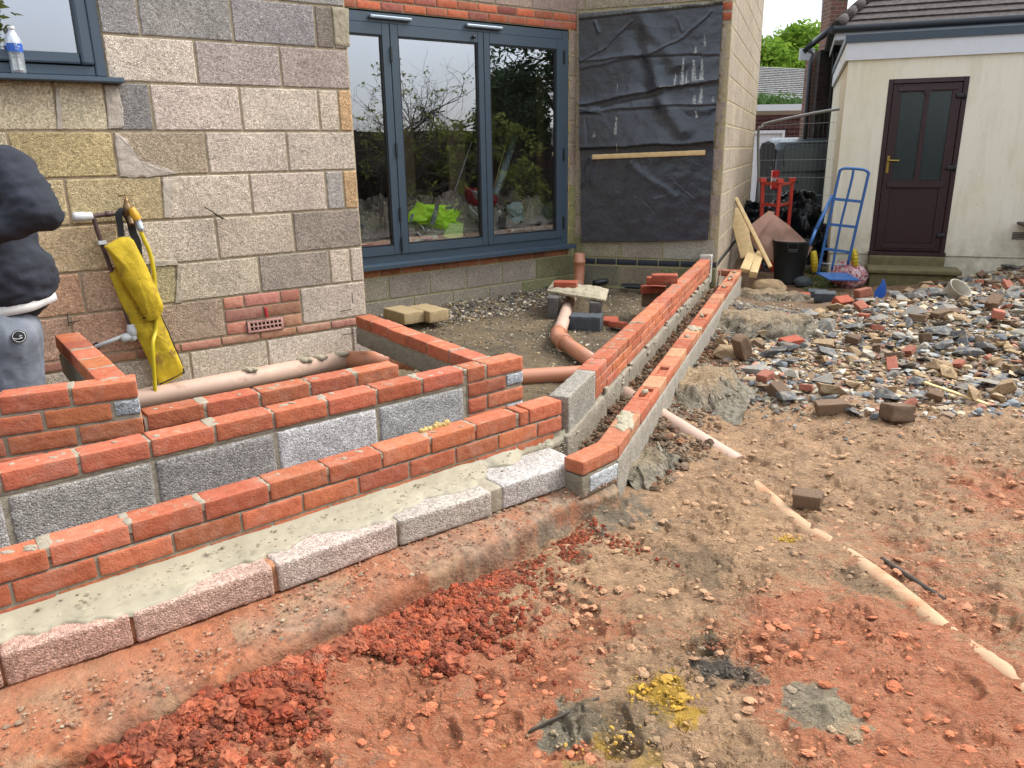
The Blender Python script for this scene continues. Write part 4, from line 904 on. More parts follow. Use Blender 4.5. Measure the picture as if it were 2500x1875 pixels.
# front return: one brick turning to meet the flat blocks
EA = gz((1423, 1130), T); fE2 = line_fn(EA, OA); e2 = float(np.hypot(*(OA - EA)[:2])); bfull(mb, fE2, 0, e2 - .004, T, h=.06, c=(1.05, 1.2, 1.2, 1))
nO = line_fn(OB + (fO(0, 0, .0) - fO(0, 0, 0)), OB + (fO(0, 0, .45) - fO(0, 0, 0)) + (fO(.02, 0, 0) - fO(0, 0, 0)))
for k in range(2): bfull(mb, nO, .02 + .2 * k, .2 + .2 * k, T, h=.06, c=(.8, .8, .8, 1))
mb.build('brickwork', BM, w6)
mb = MB(); mb.rbox(fO(-.005, .05, -.003), fO(OL, 0, 0) - fO(0, 0, 0), fO(0, 0, .10) - fO(0, 0, 0), np.array([0, 0, T - .06 - .05 - .008]), (150, 4, 6), r=.006, amp=.003, sc=14, c=(1.2, 1.22, 1.25, 1))
mb.rbox(fE2(.0, .17, .002), fE2(e2 - .0, 0, 0) - fE2(0, 0, 0), fE2(0, 0, .10) - fE2(0, 0, 0), np.array([0, 0, T - .06 - .17 - .008]), (16, 4, 5), r=.006, amp=.003, sc=24, c=(.95, .95, .85, 1)); tag(mb.build('plinth', MT['concrete_grey'], w6), 'pale grey strip under the single course')
mb = MB(); mb.rbox(fE2(.05, .185, -.004), fE2(e2 - .055, 0, 0) - fE2(0, 0, 0), fE2(0, 0, .02) - fE2(0, 0, 0), np.array([0, 0, .075]), (10, 2, 6), r=.006, amp=.003, sc=40, c=S(205, 210, 214)); mb.build('block_face', MT['block'], w6)
mb = MB()
for i, (u, dd, r_, h_) in enumerate([(.33, .05, (.04, .10), .014), (.42, .06, (.035, .06), .010), (.24, .045, (.03, .05), .01), (s6 * 10.6, .05, (.05, .09), .014), (s6 * 9.4, .05, (.02, .03), .018)]): blob(mb, fO(u, T - .003, dd), r_, h_, m=0, seed=i, seg=22)
tag(mb.build('mortar_dab', MT['wet_mortar'], w6), kind='stuff')
# clay-coloured mortar lumps lying in the frogs
for i, (k, L_) in enumerate([(3, .07), (12, .03), (18, .04), (20, .045), (20.7, .04), (22, .05)]):
    c0 = fO(s6 * (k + .5), T - .008, .055); mb = MB(); P = [c0 + azv(30 + 60 * i) * (t - .5) * L_ + np.array([0, 0, .012 + .004 * math.sin(t * 5)]) for t in np.linspace(0, 1, 7)]
    mb.tube(P, [.004, .013, .016, .013, .012, .014, .005], 10, m=0)
    V = mb.v[0]; mb.v[0] = V + pn(V * 60, i)[:, None] * .004
    tag(mb.build('mortar_lump', MT['wet_mortar'], smooth=True), 'grey mortar lump on the single course, %s' % ['near the front corner', 'in the middle', 'three quarters along', 'nearer of the far pair', 'further of the far pair', 'at the very end'][i], 'mortar lump', 'mortar lumps in the brick hollows')

# flat block course and wet mortar bed, concrete footing
bc = thing('block_course', gz((974, 1273), .3), 'course of blocks laid flat along the front, thick wet mortar on top', 'block course')
BP = [(gz((1417, 1125), .30), gz((1227, 1188), .30)), (gz((1200, 1202), .30), gz((974, 1273), .30)), (gz((968, 1276), .30), gz((677, 1380), .30)), (gz((664, 1385), .30), gz((325, 1499), .30)), (gz((316, 1502), .30), gz((0, 1600), .30))]
cols = [S(206, 200, 194), S(202, 192, 180), S(208, 190, 178), S(208, 176, 160), S(204, 166, 148)]
last = BP[-1]; BP.append((last[1] + (last[1] - last[0]) * .02, last[1] + (last[1] - last[0]) * 1.1)); cols.append(cols[-1])
for i, (a, b) in enumerate(BP):
    fn = line_fn(b, a); L = float(np.hypot(*(b - a)[:2])); m = MB(); m.rbox(fn(0, .197, 0), fn(L, 0, 0) - fn(0, 0, 0), fn(0, 0, .215) - fn(0, 0, 0), np.array([0, 0, .103]), (34, 16, 9), r=.007, amp=.0018, sc=60, c=cols[i], seed=i + 60, amp2=.002, sc2=9); m.build('block', MT['block'], bc)
for i in range(5):
    m = MB(); a = (BP[i][1] + BP[i + 1][0]) / 2; a[2] = 0; fn = line_fn(BP[i][1] + (BP[i][1] - BP[i][0]) * 0, BP[i][0]); w_ = float(np.hypot(*(BP[i][1] - BP[i + 1][0])[:2])) + .012
    m.rbox(a + (fn(-w_ / 2, .197, .012) - fn(0, 0, 0)), fn(w_, 0, 0) - fn(0, 0, 0), fn(0, 0, .2) - fn(0, 0, 0), np.array([0, 0, .098]), (3, 14, 8), r=.003, amp=.004, sc=40, seed=i, c=(1, 1, 1, 1) if i < 2 else (1.1, .62, .45, 1)); m.build('mortar_joint', MT['mortar'], bc)
# mortar bed: sheet between the wall face and an uneven outer edge
def mortar_bed():
    nu, nv = 260, 34; us = np.linspace(-1.75, FL + .03, nu); P = np.zeros((nu, nv, 3)); 
    lim = np.interp(us, [-.95, .0, .18, .3, .5, .75, .95, 1.05, 1.25, 1.45, 1.62, 1.75, 1.9, 2.1], [.10, .13, .20, .19, .11, .08, .17, .20, .13, .175, .07, .10, .03, .0])
    lim = lim + fbm(np.c_[us * 4, us * 0, us * 0], 6, 8, gain=.6) * .045 + fbm(np.c_[us * 26, us * 0 + 4, us * 0], 4, 9, gain=.7) * .010
    for i, u in enumerate(us):
        l = max(.012, min(lim[i], .19)); v = np.linspace(0, 1, nv); dd = -v * l + .01
        z = .346 - .041 * v ** .75; z = np.where(v > .95, z - (v - .95) / .05 * .010, z)
        q = np.array([fF(u, 0, d_) for d_ in dd]); q[:, 2] = z; P[i] = q
    n = fbm(P.reshape(-1, 3) * np.array([9, 9, 1]), 4, 3).reshape(nu, nv); r2 = fbm(P.reshape(-1, 3) * 34, 4, 4).reshape(nu, nv)
    P[:, :, 2] += n * .004 + r2 * .0028 * np.linspace(.35, 1.6, nv)[None]
    P[:, -1, 2] = .29; P[:, 0, 2] = .350
    m = MB(); m.grid(P, flip=False); o = m.build('mortar_bed', MT['puddle_mortar'], bc, smooth=True); tag(o, 'smooth wet grey-green mortar bed')
mortar_bed()
def footing():
    "cast footing: broken-edged concrete strip following the front walls"
    Pt = [gz(q, .19) for q in [(1511, 1174), (1399, 1217), (1211, 1322), (1037, 1401)]]; d = (Pt[3] - Pt[0]); d = d / np.linalg.norm(d)
    Pt += [Pt[3] + d * .5, Pt[3] + d * 1.3, Pt[3] + d * 1.9]; Pt = np.array(Pt); L = np.r_[0, np.cumsum(np.linalg.norm(np.diff(Pt, axis=0), axis=1))]
    ss = np.linspace(0, L[-1], 300); E_ = np.stack([np.interp(ss, L, Pt[:, i]) for i in range(3)], 1); nrm = fF(0, 0, 1) - fF(0, 0, 0)
    prof = [(.50, .192), (.35, .193), (.24, .192), (.16, .191), (.10, .189), (.06, .187), (.03, .184), (.012, .178), (.0, .166), (-.006, .15), (-.008, .12), (-.012, .09), (-.018, .06), (-.03, .02), (-.04, -.03)]
    P = np.zeros((len(ss), len(prof), 3))
    for j, (dd, z) in enumerate(prof): P[:, j] = E_ + nrm * dd; P[:, j, 2] = z
    Q = P.reshape(-1, 3); n1 = fbm(Q * 9, 4, 5).reshape(P.shape[:2]); n2 = fbm(Q * 40, 3, 6).reshape(P.shape[:2])
    wv = np.array([0, .3, .5, .8, 1, 1, 1, 1, 1, .8, .6, .6, .8, 1, 1]); P += nrm * (n1 * .016 * wv)[:, :, None]; P[:, :, 2] += n1 * .008 + n2 * .0035
    br = fbm(np.c_[ss * 4, ss * 0, ss * 0 + 3], 3, 2); k = sst(.1, .5, br)[:, None] * np.array([0, 0, 0, .1, .3, .6, .9, 1, 1, .5, .2, 0, 0, 0, 0]); P[:, :, 2] -= k * .02
    t = sst(.4, 1.3, ss)[:, None]; C = np.ones((len(ss), len(prof), 4)); redc = np.array([1.10, .55, .36])
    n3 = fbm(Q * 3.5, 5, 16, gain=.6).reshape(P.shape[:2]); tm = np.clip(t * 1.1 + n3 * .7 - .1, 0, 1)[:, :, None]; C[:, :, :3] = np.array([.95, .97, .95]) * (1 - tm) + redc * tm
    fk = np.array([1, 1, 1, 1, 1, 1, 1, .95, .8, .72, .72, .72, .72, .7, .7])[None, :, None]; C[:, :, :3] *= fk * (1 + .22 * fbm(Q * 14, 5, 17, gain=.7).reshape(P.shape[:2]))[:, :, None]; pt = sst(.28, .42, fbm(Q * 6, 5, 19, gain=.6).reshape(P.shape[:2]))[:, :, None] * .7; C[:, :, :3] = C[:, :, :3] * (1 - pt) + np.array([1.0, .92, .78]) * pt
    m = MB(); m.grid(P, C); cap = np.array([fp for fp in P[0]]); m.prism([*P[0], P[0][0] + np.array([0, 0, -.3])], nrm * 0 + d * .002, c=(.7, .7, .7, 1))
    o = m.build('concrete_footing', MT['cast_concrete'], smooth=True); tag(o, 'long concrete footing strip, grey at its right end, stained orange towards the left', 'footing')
footing()

# ================================================================== black sheet on the end wall, timber batten
def tq(P, d=-.03): q = onp(P, TC, TAZ); return float((q - TC) @ TU), float(q[2])
def sheet():
    nx, nz_ = 190, 260; uTL, zTL = tq(D(1252, 32)); uTR, zTR = tq(D(1563, 4)); uBL, zBL = tq(D(1257, 522)); uBR, zBR = tq(D(1530, 518))
    s_ = np.linspace(0, 1, nx); t_ = np.linspace(0, 1, nz_); Sx, Tz = np.meshgrid(s_, t_)
    L = lambda q: ((1350 + .27125 * q[0], .27125 * q[1]))
    def uv(q):   # zoomed photo point to sheet coordinates
        u, z = tq(L(q)); t = (zTL - z) / (zTL - zBL); ul = uTL + (uBL - uTL) * t; ur = uTR + (uBR - uTR) * t; return np.array([(u - ul) / (ur - ul), t])
    U = (uTL + (uBL - uTL) * Tz) * (1 - Sx) + (uTR + (uBR - uTR) * Tz) * Sx; Z = (zTL * (1 - Sx) + zTR * Sx) * (1 - Tz) + (zBL * (1 - Sx) + zBR * Sx) * Tz
    Z += (.012 * pn(np.c_[Sx.ravel() * 5, Sx.ravel() * 0, Sx.ravel() * 0]).reshape(U.shape)) * Tz ** 6
    U += .008 * pn(np.c_[Tz.ravel() * 5, Tz.ravel() * 0 + 3, Tz.ravel() * 0]).reshape(U.shape) * (np.abs(Sx - .5) * 2) ** 6
    Dp = np.full(U.shape, .035); W_, H_ = 1.45, 2.9; X = Sx * W_; Y = Tz * H_
    X2 = X + .02 * fbm(np.c_[X.ravel() * 3, Y.ravel() * 3, Y.ravel() * 0], 3, 1).reshape(U.shape); Y2 = Y + .02 * fbm(np.c_[X.ravel() * 3, Y.ravel() * 3, Y.ravel() * 0 + 5], 3, 2).reshape(U.shape)
    def crease(a, b, amp, wd, kind='ridge'):
        nonlocal Dp
        A_, B_ = uv(a) * (W_, H_), uv(b) * (W_, H_); d = B_ - A_; l = np.hypot(*d); d = d / l
        px, py = X2 - A_[0], Y2 - A_[1]; t = np.clip(px * d[0] + py * d[1], 0, l); q = (px - t * d[0]) * (-d[1]) + (py - t * d[1]) * d[0]; dist = np.hypot(px - t * d[0], py - t * d[1]) * np.sign(q + 1e-9)
        if kind == 'ridge': Dp += amp * np.exp(-(np.abs(dist) / wd) ** 1.3)
        elif kind == 'step': Dp += amp * np.where(dist < 0, np.exp(dist / (wd * 5)), np.exp(-dist / (wd * .45))) * (np.abs(dist) < wd * 14)
        elif kind == 'soft': Dp += amp * np.exp(-(dist / wd) ** 2)
    crease((240, 556), (770, 522), .012, .012, 'step'); crease((760, 522), (1500, 525), .010, .012, 'step')
    crease((245, 625), (770, 525), .010, .02, 'step'); crease((800, 530), (1330, 525), -.006, .02)
    crease((240, 945), (980, 815), .024, .018, 'step'); crease((980, 815), (1478, 748), .026, .018, 'step'); crease((420, 975), (980, 880), -.010, .03)
    crease((240, 1005), (1478, 960), .014, .014, 'step'); crease((250, 970), (440, 1020), .012, .012); crease((240, 1010), (420, 975), .012, .012)
    crease((232, 1340), (1476, 1310), .042, .03, 'step'); crease((300, 1200), (1470, 1180), .018, .22, 'soft')
    crease((245, 550), (480, 440), .013, .008); crease((480, 440), (720, 210), .011, .008); crease((830, 530), (1150, 360), .013, .008); crease((1150, 360), (1430, 120), .011, .008)
    crease((780, 150), (1100, 620), .022, .09, 'soft'); crease((870, 500), (1000, 980), .022, .07, 'soft'); crease((1000, 980), (1180, 1200), .025, .09, 'soft'); crease((740, 300), (820, 800), -.012, .07, 'soft')
    crease((1180, 1000), (1400, 1000), .016, .09, 'soft'); crease((420, 300), (380, 200), .01, .012); crease((1120, 180), (1150, 300), .006, .01)
    crease((350, 1440), (260, 1650), .012, .04, 'soft'); crease((350, 1440), (345, 1660), .008, .015); crease((700, 1500), (1100, 1800), .01, .05, 'soft')
    rg = np.random.default_rng(5)
    for i in range(36):
        a = (rg.uniform(260, 1480), rg.uniform(150, 1900)); an = rg.uniform(0, 3.14); l = rg.uniform(40, 260); crease(a, (a[0] + l * math.cos(an), a[1] + l * math.sin(an)), rg.uniform(-.004, .005), rg.uniform(.006, .02))
    Dp += .004 * fbm(np.c_[X.ravel() * 5, Y.ravel() * 5, Y.ravel() * 0 + 9], 4, 7).reshape(U.shape)
    band = (uv((240, 150))[1]); Dp += .022 * sst(band + .004, band - .002, Tz - .012 * (1 - Sx))
    Dp = np.maximum(Dp, .006) * (1 - .7 * sst(.02, 0, Tz) * 0)
    P = np.zeros(U.shape + (3,)); 
    P[:] = TC + U[..., None] * TU - Dp[..., None] * TN; P[..., 2] = Z
    C = np.zeros(U.shape + (4,)); C[..., 3] = 1; sp_ = .95 * sst(band + .004, band - .002, Tz - .012 * (1 - Sx)) * (.25 + .75 * sst(-.3, .3, fbm(np.c_[X.ravel() * 6, Y.ravel() * 10, Y.ravel() * 0], 3, 3).reshape(U.shape)) * sst(.1, .9, Sx))
    for (a, b, wd) in [((1345, 560), (1340, 745), 12), ((1270, 560), (1275, 760), 14), ((1180, 540), (1165, 780), 10), ((1110, 680), (1105, 790), 8), ((1215, 650), (1200, 780), 6), ((1340, 810), (1330, 960), 14), ((1275, 880), (1275, 965), 12), ((1365, 340), (1370, 440), 8), ((1290, 440), (1285, 500), 8), ((580, 1060), (572, 1220), 10), ((390, 1195), (380, 1240), 8), ((1290, 1030), (1300, 1090), 8), ((1445, 900), (1440, 950), 7), ((585, 740), (585, 830), 3), ((1240, 750), (1160, 780), 8), ((1360, 740), (1260, 755), 6), ((975, 800), (1100, 795), 5), ((585, 1230), (585, 1370), 3)]:
        A_, B_ = uv(a) * (W_, H_), uv(b) * (W_, H_); d = B_ - A_; l = max(np.hypot(*d), .01); d = d / l; px, py = X - A_[0], Y - A_[1]; t = px * d[0] + py * d[1]; q = np.abs(px * d[1] - py * d[0]); w_ = wd / 1240 * W_ * (.3 + .9 * np.clip(t / l, 0, 1)) * 1.3
        sp_ = np.maximum(sp_, (q < w_) * (t > 0) * (t < l) * .95)
    C[..., 0] = sp_
    m = MB(); m.grid(P, C); o = m.build('plastic_sheet', MT['tarp_wall'], smooth=True)
    return tag(o, 'creased black plastic sheet hung over the end wall, splashed with dried mortar', 'plastic sheet')
sheet()
m = MB(); a = onp(D(1279, 338), TC - TN * .075, TAZ); b = onp(D(1523, 328), TC - TN * .075, TAZ); ex = b - a
m.rbox(a - np.array([0, 0, .03]), ex, TN * .03, np.array([0, 0, .048]), (40, 4, 4), r=.003, amp=.0012, sc=30); bt = m.build('timber_batten', MT['new_timber']); tag(bt, 'thin pale timber batten fixed across the black sheet', 'timber batten')

# ================================================================== drain pipes
def curve(pts, n=10):
    "Catmull-Rom through points"
    P = [np.array(p, float) for p in pts]; P = [2 * P[0] - P[1]] + P + [2 * P[-1] - P[-2]]; o = []
    for i in range(1, len(P) - 2):
        for t in np.linspace(0, 1, n, endpoint=False):
            o.append(.5 * ((2 * P[i]) + (-P[i - 1] + P[i + 1]) * t + (2 * P[i - 1] - 5 * P[i] + 4 * P[i + 1] - P[i + 2]) * t * t + (-P[i - 1] + 3 * P[i] - 3 * P[i + 1] + P[i + 2]) * t ** 3))
    return o + [P[-2]]
def collar(m, p, d, r=.064, L=.05, mi=0):
    d = np.array(d, float); d /= np.linalg.norm(d); m.lathe(np.array(p) - d * L / 2, [(.054, 0), (r, .002), (r + .003, .006), (r + .003, .014), (r, .018), (r, L - .012), (r + .004, L - .010), (r + .004, L), (.054, L)], 26, d, m=mi)
pr = .055
dp = thing('drain_pipe', (.4, 6, .1), 'orange clay-coloured drain pipe zigzagging over the gravel to an upright end by the corner', 'drain pipe')
B0 = np.array([.36, 5.86, .20]); p_el = onp(D(1247, 600), (.72, 8.35), 110); rz = p_el[2]
m = MB(); bdir = gz(D(1270, 775), .18) - B0; m.tube([B0, B0 + bdir * .55, B0 + bdir * 1.3], pr, 22); m.build('pipe_length', MT['orange_plastic'], dp)
m = MB(); e1 = np.array([.64, 7.85, .20]); m.tube(curve([e1, lerp(e1, B0, .5), lerp(e1, B0, .93)]), pr, 22); pl = m.build('pipe_length', MT['dusty_pipe'], dp)
m = MB(); vd = e1 - B0; vd /= np.linalg.norm(vd); m.tube(curve([B0 + vd * .17, B0 + vd * .05, B0 + bdir / np.linalg.norm(bdir) * .04, B0 + bdir / np.linalg.norm(bdir) * .16], 8), .0575, 22); collar(m, B0 + vd * .15, vd); collar(m, B0 + bdir / np.linalg.norm(bdir) * .13, bdir); m.build('bend', MT['orange_plastic'], dp)
r0 = np.array([.735, 8.30, .20]); m = MB(); m.tube([e1, lerp(e1, r0, .95)], pr, 22); m.build('pipe_length', MT['dusty_pipe'], dp)
m = MB(); zt_ = onp(D(1250, 548), r0, 110)[2]; m.tube(curve([lerp(e1, r0, .75), lerp(e1, r0, .97), r0 + np.array([.01, .02, .10]), r0 + np.array([.012, .03, .18])], 8), .0575, 22); collar(m, lerp(e1, r0, .8), r0 - e1); m.build('bend', MT['orange_plastic'], dp)
m = MB(); rb = r0 + np.array([.012, .03, .17]); H_ = max(zt_ - rb[2], .15); m.lathe(rb, [(.06, 0), (.06, .06), (.066, .065), (.066, .085), (.060, .09), (.060, .11), (.055, .112), (.055, H_), (.05, H_), (.05, H_ - .12), (0, H_ - .12)], 26); m.build('socket', MT['orange_plastic'], dp)
m = MB(); m.rbox(B0 + np.array([-.065, -.028, .012]), np.array([.004, 0, 0]), np.array([.0, .022, 0]), np.array([0, 0, .03]), (2, 2, 2), r=.001, amp=0); m.build('pipe_label', MT['white_plastic'], dp)
pA = thing('drain_pipe', (.2, 4.9, .1), 'short orange drain pipe passing between the middle wall end and the long wall', 'drain pipe')
m = MB(); a, b = gz(D(1128, 815), .16), gz(D(1238, 808), .16); q = (b - a) / np.linalg.norm(b - a); m.tube([a - q * .6, a, b, b + q * .35], pr, 24); m.build('pipe_length', MT['orange_plastic'], pA)
pB = thing('drain_pipe', hp(-1.2, .35, -.2), 'dusty pink drain pipe along the foot of the house wall, with an orange bend', 'drain pipe')
zc = .365
def footp(u, d=-.10, z=zc): return hp(u, z, d)
p1 = hp(-.22, zc, -.10); m = MB(); m.tube([hp(-2.4, zc - .03, -.10), hp(-1.2, zc - .01, -.10), p1], pr, 24); m.build('pipe_length', MT['dusty_pipe'], pB)
q1 = gz(D(885, 778), .36); q2 = gz(D(920, 778), .36); q3 = gz(D(960, 792), .35); m = MB(); m.tube([p1, lerp(p1, q1, .8)], pr, 24); m.tube(curve([lerp(p1, q1, .72), q1, q2, lerp(q2, q3, .8)], 8), .0585, 24); collar(m, q1, q2 - q1); collar(m, lerp(q1, q2, 1.0), q3 - q1); m.build('bend', MT['orange_plastic'], pB)
m = MB(); q4 = q3 + (q3 - q2) * 2.2 + np.array([0, 0, -.08]); m.tube([lerp(q2, q3, .6), q3, q4], pr, 24); m.build('pipe_length', MT['dusty_pipe'], pB)
m = MB()
for i, (t, s_) in enumerate([(.02, .03), (.16, .035), (.26, .028), (.60, .02)]): blob(m, lerp(p1, hp(-1.2, zc, -.1), t) + np.array([.0, -.02, .045]), (.05, .028), .018, m=0, seed=i)
tag(m.build('mortar_dab', MT['wet_mortar'], pB), kind='stuff')
# pipe in the mud on the garden side, and the buried one showing its crown
m = MB(); a, b = gp(1590 - 20, 1000, .02), gp(1590 * 1.0 + 190, 1125, -.055); a = gz(D(1400, 885), .14); b = gz(D(1575, 993), .02); m.tube([a - (b - a) * .35, a, b, b + (b - a) * .1], pr, 24)
o = m.build('drain_pipe', MT['dusty_pipe']); tag(o, 'muddy pink drain pipe running down into the garden mud by the single course', 'drain pipe')
m = MB(); P = []
cps = [(1612, 1022), (1660, 1068), (1720, 1120), (1790, 1165), (1860, 1210), (1930, 1262), (2000, 1315), (2080, 1375), (2150, 1425), (2230, 1490)]
lv = [-.052, -.040, -.039, -.038, -.041, -.038, -.044, -.052, -.043, -.041]
P = [gp(x * K, y * K, l) for (x, y), l in zip(cps, lv)]; m.tube(curve(P, 8), .05, 22); simple('buried_clay', S(222, 182, 140), .8, 0, .1, 12, .3, 70, .003, dirt=(S(190, 130, 90, .8), 10, .50)); o = m.build('buried_pipe', MT['buried_clay'], smooth=True); tag(o, 'long pale buried pipe whose top shows as a stripe through the red mud', 'buried pipe')
m = MB(); P = [gp(x * K, y * K, l) for (x, y), l in [((1600 + 60 * 0, 1010), -.2)] * 0 + [((1905, 1205), -.004), ((1960, 1245), .004), ((2040, 1300), .006)]]; m.tube(P, .010, 8); o = m.build('stick', MT['bark']); tag(o, 'dark muddy stick lying beside the buried pipe', 'stick')
m = MB(); a, b = gp(1140 * K, 1590 * K, .004), gp(1290 * K, 1520 * K, .006); dd = b - a; m.rbox(a, dd, np.array([.008, .012, 0]), np.array([0, 0, .012]), (20, 3, 3), r=.002, amp=.002, sc=30); o = m.build('timber_strip', MT['bark']); tag(o, 'thin muddy timber strip edging the grey scraped patch', 'timber strip')
m = MB(); c0 = fO(.05, .20, .20); m.prism([c0, c0 + np.array([.06, .02, 0]), c0 + np.array([.03, .05, .06])], np.array([.005, .02, .005])); c1 = fO(.3, .22, .2)
o = m.build('pipe_shard', MT['brick_bright']); tag(o, 'red broken clay shard in the trench corner', 'clay shard')

# ================================================================== mortar board on blocks and the things round it
zb_ = .35
cFL, cFR, cBR, cBL = [gz(D(*q), zb_) for q in [(1181, 627), (1308, 648), (1324, 628), (1196, 606)]]
m = MB(); ctr = (cFL + cFR + cBR + cBL) / 4
st = thing('mortar_board', [*ctr[:2], .15], 'board smeared with grey mortar, standing on two blocks', 'mortar board')
m.rbox(cFL - np.array([0, 0, .022]), cFR - cFL, cBL - cFL, np.array([0, 0, .022]), (24, 10, 3), r=.003, amp=.002, sc=30); m.build('board', MT['stone_cream'], st)
m = MB(); n_ = 26; Sx, Ty = np.meshgrid(np.linspace(.0, 1, 40), np.linspace(0, 1, 26), indexing='ij'); P = cFL + (cFR - cFL) * Sx[..., None] + (cBL - cFL) * Ty[..., None]
e_ = np.minimum(np.minimum(Sx, 1 - Sx) * 5, np.minimum(Ty, 1 - Ty) * 3.5); h_ = sst(0, .5, e_ + .3 * fbm(P.reshape(-1, 3) * 9, 3, 2).reshape(Sx.shape)) * (.02 + .012 * fbm(P.reshape(-1, 3) * 14, 3, 4).reshape(Sx.shape)); P[..., 2] = zb_ - .002 + h_
m.grid(P); tag(m.build('mortar', MT['wet_mortar'], st, smooth=True), 'spread of drying mortar')
def cblock(o, ax, sz, name='concrete_block', mat='block', c=None, amp=.003, parent=None, tilt=0):
    ax = azv(ax); bx = np.array([-ax[1], ax[0], 0]); up_ = np.array([0, 0, 1.0]) + bx * tilt; m = MB()
    m.rbox(np.array(o) - ax * sz[0] / 2 - bx * sz[1] / 2, ax * sz[0], bx * sz[1], up_ * sz[2], (max(4, int(sz[0] / .02)), max(4, int(sz[1] / .02)), max(4, int(sz[2] / .02))), r=.006, amp=amp, sc=30, c=c or (1, 1, 1, 1), amp2=amp * .5); return m.build(name, MT[mat], parent)
for (x, y, sc_, dy) in [(1196, 688, (.10, .20, .20), 0), (1288, 700, (.11, .20, .20), 0)]:
    b0 = gz(D(x, y), .13); b0[1] += .08; b0[2] = zb_ - .022 - .205; k = cblock(b0, 96, sc_, c=S(110, 106, 102))
    tag(k, 'grey block standing on end under the %s of the mortar board' % ('left end' if x < 1250 else 'right end'), 'concrete block', 'blocks propping the mortar board')
def loose_brick(x, y, z, az, label, mat='brick_bright', sz=(.215, .1025, .065), tilt=0, roll=0, name='loose_brick', frog=False, grp=None, P=None, cat='brick'):
    if P is None: P = gz(D(x, y), z)
    m = MB(); m.rbox([-sz[0] / 2, -sz[1] / 2, 0], [sz[0], 0, 0], [0, sz[1], 0], [0, 0, sz[2]], (12, 6, 5), r=.004, amp=.003, sc=40, seed=int(x) % 50, amp2=.003, sc2=9)
    o = m.build(name, MT[mat]); o.location = Vector(P); o.rotation_euler = (R(tilt), R(roll), R(90 - az)); return tag(o, label, cat, grp)
pb_ = gz(D(1222, 612), .40); loose_brick(0, 0, 0, 100, 'red brick lying on the back edge of the mortar board', P=[pb_[0], pb_[1], .352], tilt=4)
o = cblock(gz(D(1273, 611), .13) + np.array([0, .0, 0]), 100, (.24, .16, .12), mat='dark_stone', name='slate_block'); tag(o, 'dark grey block behind the orange upright pipe', 'dark block')
o = cblock(gz(D(1266, 712), .11), 105, (.27, .18, .13), mat='dark_stone', name='slate_block', amp=.006); tag(o, 'dark charcoal block on the ground in front of the mortar board', 'dark block')
for i, (x, lb) in enumerate([(872, 'left one of the pair of sandy yellow blocks on the gravel by the pier'), (925, 'right one of the pair of sandy yellow blocks on the gravel by the pier')]):
    o = cblock(gz(D(x, 688 if i else 692), .18) - np.array([0, 0, .0]), 141, (.36, .20, .10), mat='yellow_block', name='yellow_block', amp=.0025); tag(o, lb, 'concrete block', 'sandy yellow blocks')
# black gutter length, black pipe, spare bricks by the long wall
m = MB(); a, b = gz(D(1352, 625), .16), gz(D(1412, 628), .17); ax = (b - a) / np.linalg.norm(b - a); n_ = np.array([-ax[1], ax[0], 0]); th = np.linspace(-.2, math.pi * .85, 12); P = np.array([[a + (b - a) * s_ + n_ * (.06 * math.cos(t)) + np.array([0, 0, .055 * math.sin(t) + .01]) for t in th] for s_ in (-.12, 1.1)])
m.grid(P); P2 = P - (np.array([[n_ * .005 * math.cos(t) + np.array([0, 0, .005 * math.sin(t)]) for t in th]] * 2)); m.grid(P2, flip=True); o = m.build('gutter_length', MT['pvc_black']); tag(o, 'short black plastic gutter length lying by the end wall', 'gutter length')
m = MB(); a, b = gz(D(1283, 612), .20), gz(D(1330, 603), .22); m.tube([a, b], .032, 16); d_ = (b - a) / np.linalg.norm(b - a); m.lathe(b - d_ * .03, [(.033, 0), (.042, .01), (.042, .05), (.048, .055), (.048, .075), (.038, .075), (.036, .02)], 20, d_ + np.array([0, -.3, .5])); o = m.build('waste_pipe', MT['pvc_black']); tag(o, 'short black waste pipe with a ribbed socket lying behind the mortar board', 'waste pipe')
loose_brick(0, 0, 0, 98, 'red brick bridging onto the long wall top', P=gz(D(1440, 610), .50) * [1, 1, 0] + np.array([-.02, 0, .502]), tilt=2)
q = gz(D(1423, 615), .44); loose_brick(0, 0, 0, 100, 'upper red brick of the little stack behind the long wall', P=[q[0], q[1], .44])
q = gz(D(1412, 640), .33); loose_brick(0, 0, 0, 88, 'lower red brick of the little stack behind the long wall', P=[q[0], q[1] + .05, .35]); loose_brick(0, 0, 0, 98, 'buried bottom brick of the little stack behind the long wall', mat='brick_brown', P=[q[0] + .02, q[1] + .1, .22], sz=(.215, .1025, .12))
for i, (x, y) in enumerate([(1318, 700), (1335, 708)]): loose_brick(x, y, .13, 95 + 30 * i, 'broken red brick %s beside the charcoal block' % ('nearer' if i else 'just'), sz=(.14, .10, .05), tilt=12 - 20 * i)

